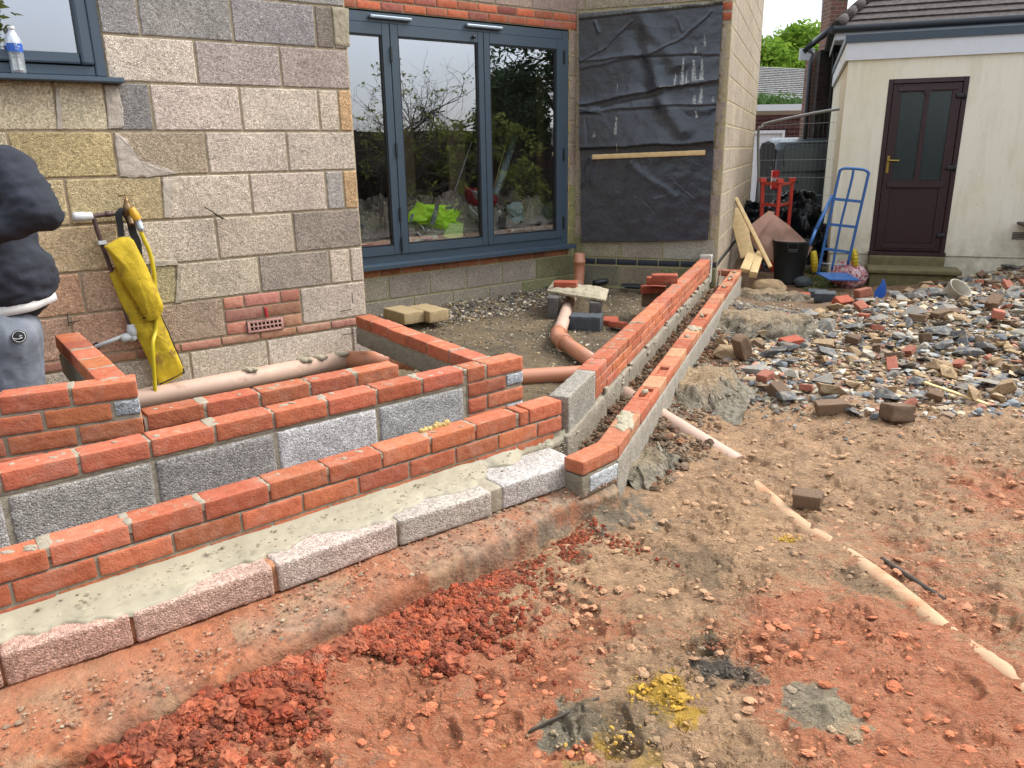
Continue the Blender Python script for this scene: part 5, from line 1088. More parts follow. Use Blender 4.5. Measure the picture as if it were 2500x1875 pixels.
# ================================================================== outside tap, pipework, hose, yellow carrying case
def hw(x, y, oy=0, d=-.05): q = onp((.28935 * x, 320 + .28935 * y), PIER, HAZ); return q + HN * d
tapt = thing('outside_tap', hw(1055, 620), 'brass outside tap on purple-grey copper pipework, white push-fit elbow and pipe below', 'outside tap')
m = MB(); m.tube([hw(680, 715), hw(780, 712), hw(900, 695), hw(1050, 690)], .011, 12); m.tube(curve([hw(770, 712), hw(805, 830), hw(850, 960), hw(900, 1100), hw(985, 1330), hw(1060, 1560), hw(1105, 1700), hw(1125, 1760)], 6), .011, 12)
m.lathe(hw(895, 695) - HU * .015, [(.011, 0), (.015, .004), (.015, .026), (.011, .03)], 12, HU); m.build('copper_pipe', MT['copper_pipe'], tapt)
m = MB(); m.lathe(hw(600, 722), [(0, 0), (.022, 0), (.024, .01), (.024, .05), (.020, .055), (.020, .085), (.012, .09)], 16, HU); m.build('pipe_coupling', MT['white_plastic'], tapt)
m = MB(); tb = hw(1060, 680, d=-.06); m.lathe(tb, [(.0, -.05), (.012, -.045), (.015, -.02), (.022, -.015), (.024, .01), (.022, .03), (.016, .04), (.012, .055), (.012, .066), (.005, .068), (.005, .085), (0, .085)], 16)
m.tube([tb, tb + HN * .06], .012, 10); m.tube([tb + np.array([0, 0, .083]) - HU * .035, tb + np.array([0, 0, .086]), tb + np.array([0, 0, .083]) + HU * .038], .003, 8); m.tube(curve([tb + np.array([0, 0, -.02]) - HN * .0, tb - HN * .03 + np.array([0, 0, -.03]), tb - HN * .045 + np.array([0, 0, -.06])], 5), [.014] * 11, 12); m.build('tap_body', MT['brass'], tapt)
e_ = onp(D(280, 716), PIER, HAZ) - HN * .06; m = MB(); m.lathe(e_ + np.array([0, 0, -.01]), [(.02, 0), (.024, .005), (.024, .035), (.020, .04), (.020, .055), (.014, .06)], 16); m.lathe(e_ + np.array([0, 0, -.01]) , [(.019, 0), (.022, -.02), (.010, -.032), (0, -.034)], 16); dl_ = -HU * .9 + np.array([0, 0, -.16]); dl_ = dl_ / np.linalg.norm(dl_)
m.lathe(e_ + np.array([0, 0, -.012]), [(.018, .0), (.022, .02), (.024, .03), (.024, .05), (.019, .055), (.012, .06)], 16, dl_); ee = onp(D(207, 747), PIER, HAZ); m.tube([e_ + dl_ * .05, ee - HN * .02, ee + HN * .03], .011, 12); m.build('elbow', MT['white_plastic'], tapt)
m = MB(); m.lathe(ee - HN * .0125, [(0, 0), (.020, 0)], 16, -HN); m.build('pipe_hole', MT['black_seal'], tapt)
m = MB(); c9 = hw(848, 950); m.rbox(c9 - HU * .02 - HN * .02, HU * .04, HN * .05, np.array([0, 0, .02]), (2, 2, 2), r=.003, amp=0); m.build('pipe_clip', MT['white_plastic'], tapt)
hose = thing('garden_hose', hw(1120, 700), 'yellow garden hose hanging from the tap down into the pipe trench', 'garden hose')
m = MB(); hz = [hw(x, y, d=-.09) for x, y in [(1140, 800), (1180, 900), (1225, 1000), (1255, 1120), (1275, 1300), (1278, 1500), (1280, 1659)]] + [onp(D(*q), PIER - HN * .13, HAZ) for q in [(330, 745), (333, 810), (338, 880)]]
m.tube(curve(hz, 8), .0105, 14); m.build('hose_pipe', MT['yellow_hose'], hose)
m = MB(); c1, c2 = hw(1090, 670, d=-.09), hw(1135, 770, d=-.09); ax = (c2 - c1); l = np.linalg.norm(ax); m.lathe(c1, [(.012, -.02), (.017, -.015), (.018, .0), (.022, .01), (.023, l * .6), (.020, l * .75)], 16, ax, m=0); m.lathe(c1 + ax * .7, [(.021, 0), (.019, .02), (.021, .022), (.018, .04), (.020, .042), (.014, .06)], 14, ax, m=1); simple('hose_orange', S(240, 180, 45), .45); m.build('hose_connector', [MT['hose_orange'], MT['zinc_steel']], hose)
case = thing('carrying_case', hw(1050, 1300), 'long yellow soft carrying case hanging by black straps from the tap', 'carrying case')
def soft(mb, poly, th, d0, seed=0, m=0, bulge=.02, n=26):
    "stuffed fabric panel from an outline given in photo zoom coordinates on the house wall"
    P = np.array([(float((onp(q, PIER, HAZ) - PIER) @ HU), float(onp(q, PIER, HAZ)[2])) for q in poly]); cc = P.mean(0); per = []
    for i in range(len(P)):
        a, b = P[i], P[(i + 1) % len(P)]; k = max(2, int(np.hypot(*(b - a)) / .012)); per += [a + (b - a) * j / k for j in range(k)]
    per = np.array(per); n_ = len(per)
    for sgn in (1, -1):
        V = []; rings = [1, .96, .88, .75, .6, .4, .2, .02]
        for s_ in rings:
            q = cc + (per - cc) * s_; e = (1 - s_ ** 3) * bulge + .5 * th; w_ = fbm(np.c_[q * 12, np.full(n_, seed)], 3, seed) * .009 * (1 - s_ ** 6)
            V.append(np.array([hp(a, b, -d0 - sgn * (ee_ + (ww if sgn > 0 else 0))) for (a, b), ee_, ww in zip(q, np.full(n_, e) if np.isscalar(e) else e, w_)]))
        j = np.arange(n_); k2 = (j + 1) % n_; F = np.concatenate([np.stack([i * n_ + j, i * n_ + k2, (i + 1) * n_ + k2, (i + 1) * n_ + j], 1) for i in range(len(rings) - 1)])
        if sgn < 0: F = F[:, ::-1]
        mb.add(np.concatenate(V), [F], m=m, sm=True)
        if sgn > 0: rim = V[0]
        else: rim2 = V[0]
    j = np.arange(n_); k2 = (j + 1) % n_; mb.add(np.concatenate([rim, rim2]), [np.stack([j, k2, k2 + n_, j + n_], 1)], m=m)
    return per, rim
z4p = lambda q: (.28935 * q[0], 320 + .28935 * q[1]); zDp = lambda q: D(*q)
m = MB(); soft(m, [zDp(q) for q in [(232, 590), (262, 560), (300, 600), (340, 668), (392, 792), (388, 806), (345, 828), (338, 824), (300, 740), (258, 655)]], .02, .05, 1); m.build('lower_case', MT['yellow_fabric'], case)
m = MB(); soft(m, [z4p(q) for q in [(850, 960), (980, 885), (1050, 880), (1085, 905), (1180, 1090), (1290, 1330), (1335, 1450), (1330, 1490), (1290, 1560), (1205, 1575), (1100, 1400), (985, 1220), (910, 1050)]], .03, .10, 4, bulge=.035); fl = m.build('flap', MT['yellow_fabric'], case); tag(fl, 'upper folded yellow flap')
m = MB(); ln = [onp(z4p(q), PIER - HN * .105, HAZ) for q in [(1085, 905), (1180, 1090), (1290, 1330), (1338, 1455), (1333, 1495), (1292, 1562), (1205, 1577)]]; m.tube(curve(ln, 5), .0045, 6); m.tube(curve([onp(D(*q), PIER - HN * .06, HAZ) for q in [(300, 600), (342, 670), (394, 792), (388, 808), (345, 830)]], 6), .0045, 6); m.build('piping', MT['black_fabric'], case)
def strap(mb, pts, w_, d):
    C_ = curve([onp(z4p(q), PIER - HN * dd, HAZ) for q, dd in zip(pts, d)], 6); L_ = np.array(C_); P = np.stack([L_ - HU * w_ / 2, L_ + HU * w_ / 2], 1); mb.grid(P); mb.grid(P + HN * .003, flip=True)
m = MB(); strap(m, [(1030, 650), (1000, 700), (1015, 800), (1025, 890)], .030, [.09, .09, .08, .08]); strap(m, [(1035, 655), (1100, 760), (1120, 850), (1160, 950), (1175, 1080), (1250, 1260)], .038, [.07, .06, .05, .05, .05, .06]); m.build('strap', MT['black_fabric'], case)
m = MB(); m.tube(curve([hw(440, 440 + 0) * 0 + onp((A * 1225, A * 1240), PIER, HAZ) - HN * .004, onp((A * 1275, A * 1275), PIER, HAZ) - HN * .03, onp((A * 1335, A * 1312), PIER, HAZ) - HN * .04], 4), .003, 6); m.tube([onp((A * 1275, A * 1280), PIER, HAZ) - HN * .02, onp((A * 1330, A * 1312), PIER, HAZ) - HN * .03], .004, 6); o = m.build('twig', MT['bark']); tag(o, 'small dry twig stuck in the block wall', 'twig')
m = MB(); a, b = onp((A * 1592, 600 + A * 370), PIER - HN * .02, HAZ), onp((A * 1603, 600 + A * 432), PIER - HN * .02, HAZ); m.rbox(a - HU * .006, b - a, HU * .014, HN * .01, (10, 3, 2), r=.002, amp=.001, sc=300); o = m.build('wall_plug', MT['red_plastic']); tag(o, 'small ribbed dark red plastic plug above the air brick', 'plastic plug')

# water bottle on the window sill
bt0 = hp(0, 0); bq = onp(D(43, 164), PIER - HN * .04, HAZ); bq[2] = 1.974
bot = thing('water_bottle', bq, 'half full clear water bottle with a blue label on the window sill', 'bottle')
bh = onp(D(36, 58), bq, HAZ)[2] - bq[2]; k = bh / .235
m = MB(); m.lathe(bq, [(0, .004), (.024, 0), (.030, .006), (.031, .02), (.029, .03), (.031, .04), (.029, .05), (.031, .06), (.029, .07), (.031, .08), (.030, .09), (.0315, .10), (.0315, .155), (.030, .165), (.022, .195), (.014, .212), (.0125, .222)], 28); m.v[0] = bq + (m.v[0] - bq) * [1, 1, k]; m.build('bottle_body', MT['clear_plastic'], bot)
m = MB(); m.lathe(bq, [(0, .218), (.0145, .218), (.015, .222), (.015, .234), (.013, .236), (0, .236)], 20); m.v[0] = bq + (m.v[0] - bq) * [1, 1, k]; m.build('cap', MT['white_plastic'], bot)
simple('label_blue', (.02, .10, .42, 1), .4); m = MB(); m.lathe(bq, [(.0322, .108), (.0322, .150)], 28); m.v[0] = bq + (m.v[0] - bq) * [1, 1, k]; lb = m.build('label', MT['label_blue'], bot)
def text_mesh(s_, size, loc, xdir, ndir, mat, parent, name='lettering', ext=.0004, bend=None):
    cu = bpy.data.curves.new('t', 'FONT'); cu.body = s_; cu.size = size; cu.extrude = ext; ob = bpy.data.objects.new('t', cu); col.objects.link(ob)
    dg = bpy.context.evaluated_depsgraph_get(); me = bpy.data.meshes.new_from_object(ob.evaluated_get(dg)); V = np.array([v.co[:] for v in me.vertices]); F = [tuple(p.vertices) for p in me.polygons]
    bpy.data.objects.remove(ob); x = np.array(xdir, float); n_ = np.array(ndir, float); z = np.array([0, 0, 1.0]) if abs(n_[2]) < .9 else np.cross(n_, x)
    W = []
    for v in V:
        if bend: th = v[0] / bend; W.append(np.array(loc) + bend * (math.sin(th) * x + math.cos(th) * n_) + z * v[1] + n_ * v[2])
        else: W.append(np.array(loc) + x * v[0] + z * v[1] + n_ * v[2])
    nm = bpy.data.meshes.new(name); nm.from_pydata([tuple(a) for a in W], [], F); nm.materials.append(MT[mat]); o = bpy.data.objects.new(name, nm); col.objects.link(o)
    if parent:
        l = Vector((0, 0, 0)); q = parent
        while q is not None: l += q.location; q = q.parent
        o.parent = parent; o.location = -l
    return o
vd = np.array([-bq[0], -bq[1], 0]); vd /= np.linalg.norm(vd); vx = np.array([-vd[1], vd[0], 0])
text_mesh('IC', .026, bq + np.array([0, 0, .132 * k]), vx, vd, 'white_plastic', lb, bend=.0326); text_mesh('VA', .012, bq + np.array([0, 0, .118 * k]), vx, vd, 'white_plastic', lb, bend=.0326)

# ================================================================== rendered shed with the maroon door
DAZ = 110.0; DC = np.array([4.56, 9.85, 0]); DU = azv(DAZ); DN = np.array([math.sin(R(20)), math.cos(R(20)), 0.0])
def dpt(u, z, d=0): return DC + DU * u + DN * d + np.array([0, 0, z])
def dq(P): q = onp(P, DC, DAZ); return float((q - DC) @ DU), float(q[2])
Z4 = lambda x, y: (1750 + .33906 * x, .33906 * y); Z5 = lambda x, y: (1700 + .36166 * x, 400 + .36166 * y)
shed = thing('outbuilding', dpt(0, 0), 'cream rendered flat-roofed outbuilding with maroon back door', 'outbuilding')
uL, zL = dq(Z5(895, 600)); uDL, zDB = dq(Z5(1163, 612)); uDR = dq(Z5(1672, 620))[0]; zDT = dq(Z4(1815, 548))[1]; zW = dq(Z4(950, 437))[1]; zF = dq(Z4(950, 312))[1]; zG = dq(Z4(950, 255))[1]
RU = 6.5
m = MB()
def slab(m, a, b, c, d, th=.2, off=0, **k): o = dpt(a, c, off); m.box(o, DU * (b - a), DN * th, np.array([0, 0, d - c]), **k)
slab(m, uL, uDL, zL, zW); slab(m, uDR, RU, zL, zW); slab(m, uDL, uDR, zDT, zW); 
m.box(dpt(uL, zL, .2), DU * .2, DN * 4.5, np.array([0, 0, zW - zL])); m.box(dpt(uL, -.1, 4.7), DU * (RU - uL), DN * .2, np.array([0, 0, zW + .1])); m.build('wall', MT['render_cream'], shed)
m = MB(); m.rbox(dpt(uL + .015, -.15, .02), DU * (RU - uL), DN * .2, np.array([0, 0, zL + .147]), (120, 4, 8), r=.004, amp=.003, sc=10); m.rbox(dpt(uL + .02, -.15, .22), DU * .2, DN * 4.4, np.array([0, 0, zL + .147]), (4, 40, 6), r=.004, amp=.003, sc=10); m.build('plinth', MT['render_cream'], shed)
m = MB(); m.box(dpt(uL - .04, zW, -.03), DU * (RU - uL), DN * .03, np.array([0, 0, zF - zW])); m.box(dpt(uL - .04, zW, 0), DU * .03, DN * 4.6, np.array([0, 0, zF - zW])); m.build('fascia', MT['white_paint'], shed)
m = MB(); m.box(dpt(uL - .06, zF, -.05), DU * (RU - uL), DN * .05, np.array([0, 0, zG - zF])); m.box(dpt(uL - .06, zF, 0), DU * .05, DN * 4.6, np.array([0, 0, zG - zF])); m.box(dpt(uL, zF + .02, 0), DU * (RU - uL), DN * 4.7, np.array([0, 0, .05]))
for k in range(12): m.lathe(dpt(uL + .15 + .42 * k, (zF + zG) / 2, -.05), [(0, .004), (.008, .004), (.009, 0)], 8, -DN)
m.build('roof_edge', MT['anthracite_frame'], shed)
dr = MB()
def dbar(m, a, b, c, d, o0, o1, r=.008, mi=0): o = dpt(a, c, o0); m.rbox(o, DU * (b - a), DN * (o1 - o0), np.array([0, 0, d - c]), (2, 2, 2), r=r, amp=0, m=mi)
fw_ = .055; a, b, c, d = uDL, uDR, zDB, zDT
dbar(dr, a, a + fw_, c, d, -.01, .08); dbar(dr, b - fw_, b, c, d, -.01, .08); dbar(dr, a + fw_, b - fw_, d - fw_, d, -.01, .08); dbar(dr, a - .01, b + .01, c, c + .05, -.05, .08)
door = dr.build('door_frame', MT['maroon_upvc'], shed)
lf = MB(); A1, B1, C1, D1 = a + fw_ + .004, b - fw_ - .004, c + .055, d - fw_ - .004
W1 = B1 - A1; gz0 = dq(Z4(1280, 1300))[1]; gz1 = dq(Z4(1340, 665))[1]; gw = .10; gL0, gL1 = A1 + gw, A1 + W1 * .47; gR0, gR1 = A1 + W1 * .53 + .01, B1 - gw
for (p, q, r_, s2) in [(A1, gL0, C1, D1), (gR1, B1, C1, D1), (gL0, gR1, gz1, D1), (gL0, gR1, C1, C1 + .10), (gL1, gR0, gz0, gz1), (gL0, gR1, gz0 - .10, gz0)]: dbar(lf, p, q, r_, s2, .004, .05, .006)
dbar(lf, gL0, gR1, C1 + .10, gz0 - .10, .016, .045, .004)
dbar(lf, gL0 - .05, gR1 + .05, gz0 - .085, gz0 - .005, -.012, .01, .012); dbar(lf, gL0 - .03, gR1 + .03, C1 + .03, C1 + .10, -.008, .01, .012); dbar(lf, gL0 - .05, gR1 + .05, gz1 + .01, gz1 + .07, -.008, .01, .012)
cx = (gL1 + gR0) / 2; lf.prism([dpt(cx - .045, gz1, -.012), dpt(cx, gz1 - .05 + .1, -.012), dpt(cx + .045, gz1, -.012), dpt(cx, gz1 - .05, -.012)], DN * .02); lf.prism([dpt(cx - .045, gz0, -.012), dpt(cx, gz0 + .05, -.012), dpt(cx + .045, gz0, -.012), dpt(cx, gz0 - .05, -.012)], DN * .02)
leafd = lf.build('door', MT['maroon_upvc'], shed)
for (p, q) in [(gL0, gL1), (gR0, gR1)]: m = MB(); m.box(dpt(p, gz0, .02), DU * (q - p), DN * .01, np.array([0, 0, gz1 - gz0])); m.build('pane', MT['obscure_glass'], leafd)
uh, zh = dq(Z4(1235, 1155)); m = MB(); m.rbox(dpt(uh - .015, zh - .15, -.006), DU * .03, DN * .012, np.array([0, 0, .20]), (3, 3, 3), r=.004, amp=0); m.tube(curve([dpt(uh, zh, 0), dpt(uh, zh, -.045), dpt(uh + .03, zh, -.05), dpt(uh + .12, zh - .003, -.045)], 5), .009, 10); m.build('handle', MT['brass_bright'], leafd)
for yy in [685, 1205]: zc_ = dq(Z4(1750, yy))[1]; m = MB(); m.rbox(dpt(b - fw_ - .06, zc_ - .03, -.03), DU * .09, DN * .04, np.array([0, 0, .05]), (3, 3, 3), r=.012, amp=0); m.lathe(dpt(b - fw_ + .03, zc_ - .045, -.022), [(0, 0), (.012, 0), (.012, .08), (0, .08)], 10); m.build('hinge', MT['black_seal'], leafd)
zc_ = dq(Z5(1640, 480))[1]; m = MB(); m.rbox(dpt(b - fw_ - .06, zc_ - .03, -.03), DU * .09, DN * .04, np.array([0, 0, .05]), (3, 3, 3), r=.012, amp=0); m.build('hinge', MT['black_seal'], leafd)
# steps under the door
simple('mossy_stone', S(128, 118, 82), .95, 0, .2, 12, .6, 50, .006, dirt=(S(96, 104, 44), 5, .56))
stp = thing('doorstep', dpt(uDL, 0, -.3), 'mossy sandstone double doorstep under the maroon door', 'doorstep')
m = MB(); m.rbox(dpt(uDL - .0, .10, -.10), DU * (uDR - uDL), DN * .12, np.array([0, 0, zDB - .10]), (40, 4, 5), r=.01, amp=.004, sc=20); m.build('step', MT['mossy_stone'], stp)
m = MB(); m.rbox(dpt(uDL - .03, .10, -.48), DU * (uDR - uDL + .17), DN * .40, np.array([0, 0, .055]), (50, 20, 4), r=.012, amp=.004, sc=20); m.rbox(dpt(uDL + .0, -.12, -.44), DU * (uDR - uDL + .1), DN * .34, np.array([0, 0, .215]), (50, 14, 8), r=.01, amp=.005, sc=16); m.build('step', MT['mossy_stone'], stp)
m = MB(); u_, z_ = dq(Z5(2160, 395)); m.rbox(dpt(u_, z_ - .02, -.30), DU * .8, DN * .28, np.array([0, 0, .03]), (4, 3, 2), r=.004, amp=.001); m.tube([dpt(u_ + .06, z_ - .02, -.25), dpt(u_ + .16, z_ - .28, -.05), dpt(u_ + .16, z_ - .3, .0)], .012, 8); o = m.build('wall_shelf', MT['bark']); tag(o, 'dark bracketed shelf fixed low on the cream wall at the right edge', 'shelf')
m = MB(); u_, z_ = dq(Z5(2130, 485)); 
for k in range(5): m.box(dpt(u_, z_ - .04 + .018 * k, -.012), DU * .22, DN * .012, np.array([0, 0, .008]))
m.build('wall_vent', MT['black_seal'], shed)

# ================================================================== neighbour's tiled roof and chimney, soot-dark wall, downpipes
def tiles(m, o, ex, slope, rows, lip=.02, cols_=1, wav=0):
    "overlapping tile courses climbing a roof plane: o eave start, ex along eave, slope up vector"
    o, ex, slope = map(lambda a: np.array(a, float), (o, ex, slope)); n = np.cross(ex, slope); n /= np.linalg.norm(n); n = n if n[2] > 0 else -n
    for r_ in range(rows):
        a = o + slope * (r_ / rows); b = o + slope * ((r_ + 1.15) / rows); ns = 60 if wav else 2; t = np.linspace(0, 1, ns)[:, None]
        wv = (wav * np.abs(np.sin(t * np.linalg.norm(ex) / .3 * math.pi)))
        P = np.stack([a + ex * t + n * (lip + wv) - n * lip * .99, a + ex * t + n * (lip + wv), b + ex * t + n * wv], 1); m.grid(P)
roofn = thing('bungalow', dpt(1, 3, 5), 'neighbouring bungalow with brown tiled hipped roof behind the outbuilding', 'bungalow')
zE = 3.02; e0 = yp(D(1808, 62), 13.0); zE = e0[2]
el = np.array([e0[0], 13.0, zE]); ev = DU * 11; sv = DN * 4.2 + np.array([0, 0, 2.9])
m = MB(); hipx = 2.6
for r_ in range(26):
    f0, f1 = r_ / 26, (r_ + 1.12) / 26; n = np.cross(ev, sv); n /= np.linalg.norm(n); n = n if n[2] > 0 else -n
    a = el + sv * f0 + DU * hipx * f0; b = el + sv * f1 + DU * hipx * f1; ea, eb = el + ev + sv * f0, el + ev + sv * f1
    t = np.linspace(0, 1, 90)[:, None]; jit = (pn(np.c_[t * 60, t * 0 + r_, t * 0]) * .006)[:, None]
    P = np.stack([a + (ea - a) * t, a + (ea - a) * t + n * (.028 + jit), b + (eb - b) * t], 1); m.grid(P)
    L0 = el + DN * .0; m.grid(np.stack([np.array([a, a + n * .028, b]), np.array([a + DN * (8 - 8 * f0 * .9), a + DN * (8 - 8 * f0 * .9) + n * .028, b + DN * (8 - 8 * f1 * .9)])], 0))
m.build('roof', MT['roof_tile_brown'], roofn)
m = MB()
for k in range(22): f = k / 22; c0 = el + sv * f + DU * hipx * f + np.array([0, 0, .03]); c1 = el + sv * (f + .05) + DU * hipx * (f + .05) + np.array([0, 0, .05]); m.tube([c0, c1], [.095, .075], 8)
m.build('hip_tiles', MT['roof_tile_brown'], roofn)
m = MB(); m.box(el - DN * .02 - np.array([0, 0, .16]), ev, DN * .02, np.array([0, 0, .15])); m.box(el - np.array([0, 0, .16]) - DU * .02, DU * .02, DN * 6, np.array([0, 0, .15])); m.box(el - np.array([0, 0, .17]), ev, DN * .6, np.array([0, 0, .01])); m.build('fascia', MT['white_paint'], roofn)
m = MB(); m.tube([el - DN * .07 - DU * .05 + np.array([0, 0, -.02]), el - DN * .07 + ev + np.array([0, 0, -.02])], .055, 12); m.tube([el - DN * .05 - DU * .07 + np.array([0, 0, -.02]), el + DN * 6 - DU * .07 + np.array([0, 0, -.02])], .055, 12); m.build('gutter', MT['dark_gutter'], roofn)
m = MB(); m.box(el + DU * .5 + DN * .4 - np.array([0, 0, zE]), ev, DN * .2, np.array([0, 0, zE])); m.box(el + DU * .5 + DN * .4 - np.array([0, 0, zE]), DU * .2, DN * 6, np.array([0, 0, zE])); o = m.build('wall', MT['old_brickwork'], roofn); uvbox(o)
ch0 = yp(D(1791, 52), 17.0); ch1 = yp(D(1827, 52), 17.0); m = MB(); m.box([ch0[0], 17, 1.0], [ch1[0] - ch0[0], 0, 0], [0, .45, 0], [0, 0, 6]); o = m.build('chimney', MT['old_brickwork'], roofn); uvbox(o)
# sooty chimney breast with downpipes
sb0, sb1 = yp(D(1757, 230), 15.5), yp(D(1803, 230), 15.5); zt_ = yp(D(1760, 108), 15.5)[2]
m = MB(); m.box([sb0[0] + .04, 15.5, 0], [sb1[0] - sb0[0] + .6, 0, 0], [0, .3, 0], [0, 0, zt_]); o = m.build('chimney_breast', MT['sooty_brickwork'], roofn); uvbox(o)
m = MB(); m.box([sb0[0] - .06, 15.7, 0], [.3, 0, 0], [0, .25, 0], [0, 0, zt_ - .1]); o = m.build('wall', MT['old_brickwork'], roofn); uvbox(o)
m = MB(); pa, pb, pc = yp(D(1745, 108), 15.4), yp(D(1757, 118), 15.4), yp(D(1750, 140), 15.3); m.tube([pa, pb, pc, yp(D(1748, 228), 15.3) * [1, 1, 0]], .04, 10); q = yp(D(1803, 112), 15.2); m.tube([yp(D(1797, 88), 15.2), q, yp(D(1800, 230), 15.2) * [1, 1, 0]], .035, 10); m.rbox(q - [.09, .06, .02], [.16, 0, 0], [0, .1, 0], [0, 0, .15], (2, 2, 2), r=.02, amp=0)
m.tube([yp(D(1735, 112), 15.4), yp(D(1760, 90), 15.4), yp(D(1800, 60), 14)], .055, 10); m.build('downpipe', MT['dark_gutter'], roofn)
m = MB(); q = yp(D(1738, 115), 15.4); m.box(q - [.1, .02, .12], [.28, 0, 0], [0, .02, 0], [0, 0, .2]); m.build('fascia', MT['white_paint'], roofn)
m = MB(); a = yp(D(1772, 130), 19); b = yp(D(1778, -20), 19); m.tube([a * [1, 1, 0] + [0, 0, 2], a, b], .022, 8)
for k in range(7): f = .35 + k * .09; c0 = lerp(a, b, f); m.tube([c0 - [.03, 0, 0], c0 + [.03, 0, 0]], .008, 6)
o = m.build('aerial_mast', MT['zinc_steel']); tag(o, 'thin grey aerial mast standing against the sky left of the chimney', 'aerial')

# far houses, tile hung garage, hedge, trees
fh = thing('far_house', yp(D(1690, 200), 34) * [1, 1, 0], 'far house with lichen-spotted grey tiled roof above the hedge', 'house')
m = MB(); a = yp(D(1560, 208), 33); b = yp(D(1765, 218), 33); t0 = yp(D(1560, 137), 37.5); up_ = np.array([0, 4.5, t0[2] - a[2]]); tiles(m, a, (b - a) * 1.3, up_, 17, lip=.05); m.build('roof', MT['roof_tile_grey'], fh)
m = MB(); m.box([a[0], 33.1, 0], [(b - a)[0] * 1.2, 0, 0], [0, .2, 0], [0, 0, a[2] - .25]); m.box([a[0], 32.95, a[2] - .25], [(b - a)[0] * 1.2, 0, 0], [0, .05, 0], [0, 0, .22]); m.build('wall', MT['white_paint'], fh)
gar = thing('garage', yp(D(1720, 300), 22) * [1, 1, 0], 'low garage with maroon hung tiles under a white flat roof edge', 'garage')
m = MB(); a = yp(D(1560, 237), 22); b = yp(D(1812, 233), 22); 
for k in range(14): zc_ = a[2] - .15 - .12 * k; P = np.array([[[a[0], 22 - .02, zc_ - .12], [b[0] + 2, 22 - .02, zc_ - .12]], [[a[0], 22 + .015, zc_], [b[0] + 2, 22 + .015, zc_]]]); m.grid(P, flip=False); m.box([a[0], 21.98, zc_ - .122], [b[0] - a[0] + 2, 0, 0], [0, .05, 0], [0, 0, .004])
m.build('wall', MT['hung_tile'], gar)
m = MB(); m.box([a[0], 21.9, a[2] - .05], [b[0] - a[0] + 2, 0, 0], [0, 4, 0], [0, 0, .16]); m.build('roof', MT['white_paint'], gar)
m = MB(); q0, q1 = yp(D(1560, 290), 21.9), yp(D(1695, 289), 21.9); m.box([q0[0], 21.88, q0[2]], [q1[0] - q0[0], 0, 0], [0, .05, 0], [0, 0, .08]); m.box([q1[0] - .07, 21.88, 0], [.07, 0, 0], [0, .05, 0], [0, 0, q0[2]]); m.box([q0[0], 21.93, 0], [q1[0] - q0[0], 0, 0], [0, .03, 0], [0, 0, q0[2]]); m.build('garage_door', MT['white_paint'], gar)

def leafcloud(m, centers, radii, n, size, seed=0, mi=0, flat=.3):
    rg = np.random.default_rng(seed); C_ = np.array(centers); Rd = np.array(radii); w_ = Rd ** 2; idx = rg.choice(len(C_), n, p=w_ / w_.sum())
    d = rg.normal(size=(n, 3)); d /= np.linalg.norm(d, axis=1)[:, None]; rr = Rd[idx] * (rg.uniform(.35, 1, n) ** .45); P = C_[idx] + d * rr[:, None] * [1, 1, .85] + rg.normal(size=(n, 3)) * size * .8
    a = rg.normal(size=(n, 3)); a[:, 2] *= .6; a /= np.linalg.norm(a, axis=1)[:, None]; b = np.cross(a, d + rg.normal(size=(n, 3)) * .6); b /= np.linalg.norm(b, axis=1)[:, None]; s2 = size * rg.uniform(.6, 1.4, n)[:, None]
    V = np.stack([P - a * s2, P - b * s2 * .38, P + a * s2, P + b * s2 * .38], 1).reshape(-1, 3); m.add(V, np.arange(n * 4).reshape(n, 4), m=mi)
def tree(name, base, h, crown, n, size, mat, label, seed=0, trunk_r=.16, cat='tree', group=None, nb=26, squash=.8):
    rg = np.random.default_rng(seed); t = thing(name, base, label, cat, group); base = np.array(base, float); m = MB(); top = base + [0, 0, h * .75]
    m.tube(curve([base - [0, 0, .3], base + [.05, 0, h * .3], base + [-.05, .05, h * .55], top], 5), list(np.linspace(trunk_r, trunk_r * .3, 16)), 9); cs = []; rs = []
    for k in range(nb):
        a = rg.uniform(0, 6.28); e = rg.uniform(-.15, 1); r_ = crown * rg.uniform(.45, .95); c0 = base + [math.cos(a) * r_ * math.sqrt(1 - max(e, 0) ** 2 * .8), math.sin(a) * r_ * math.sqrt(1 - max(e, 0) ** 2 * .8), h * .55 + e * h * .42 * squash]; cs.append(c0); rs.append(crown * rg.uniform(.22, .42))
        s0 = base + [0, 0, h * rg.uniform(.3, .65)]; m.tube(curve([s0, lerp(s0, c0, .5) + [0, 0, .1 * h * .3], c0], 4), list(np.linspace(trunk_r * .4, trunk_r * .06, 9)), 6)
    m.build('trunk', MT['bark'], t); m = MB(); leafcloud(m, cs, rs, n, size, seed); m.build('crown', MT[mat], t); return t
tree('tree', yp(D(1688, 150), 44) * [1, 1, 0], yp(D(1688, 88), 44)[2] + .2, 2.7, 13000, .16, 'leaf_bright', 'bright spring-green tree left of the aerial beyond the far roof', 1, group='bright green trees beyond the far roof')
tree('tree', yp(D(1755, 150), 46) * [1, 1, 0], yp(D(1755, 58), 46)[2] + .4, 3.0, 14000, .16, 'leaf_bright', 'taller bright spring-green tree behind the aerial mast', 2, group='bright green trees beyond the far roof')
tree('tree', yp(D(1640, 150), 50) * [1, 1, 0], yp(D(1640, 100), 50)[2], 2.6, 8000, .16, 'leaf_bright', 'bright spring-green tree half hidden by the side wall corner', 3, group='bright green trees beyond the far roof')
hd = thing('hedge', yp(D(1690, 230), 26) * [1, 1, 0], 'clipped evergreen hedge showing above the garage roof', 'hedge'); m = MB(); cs = []; rs = []
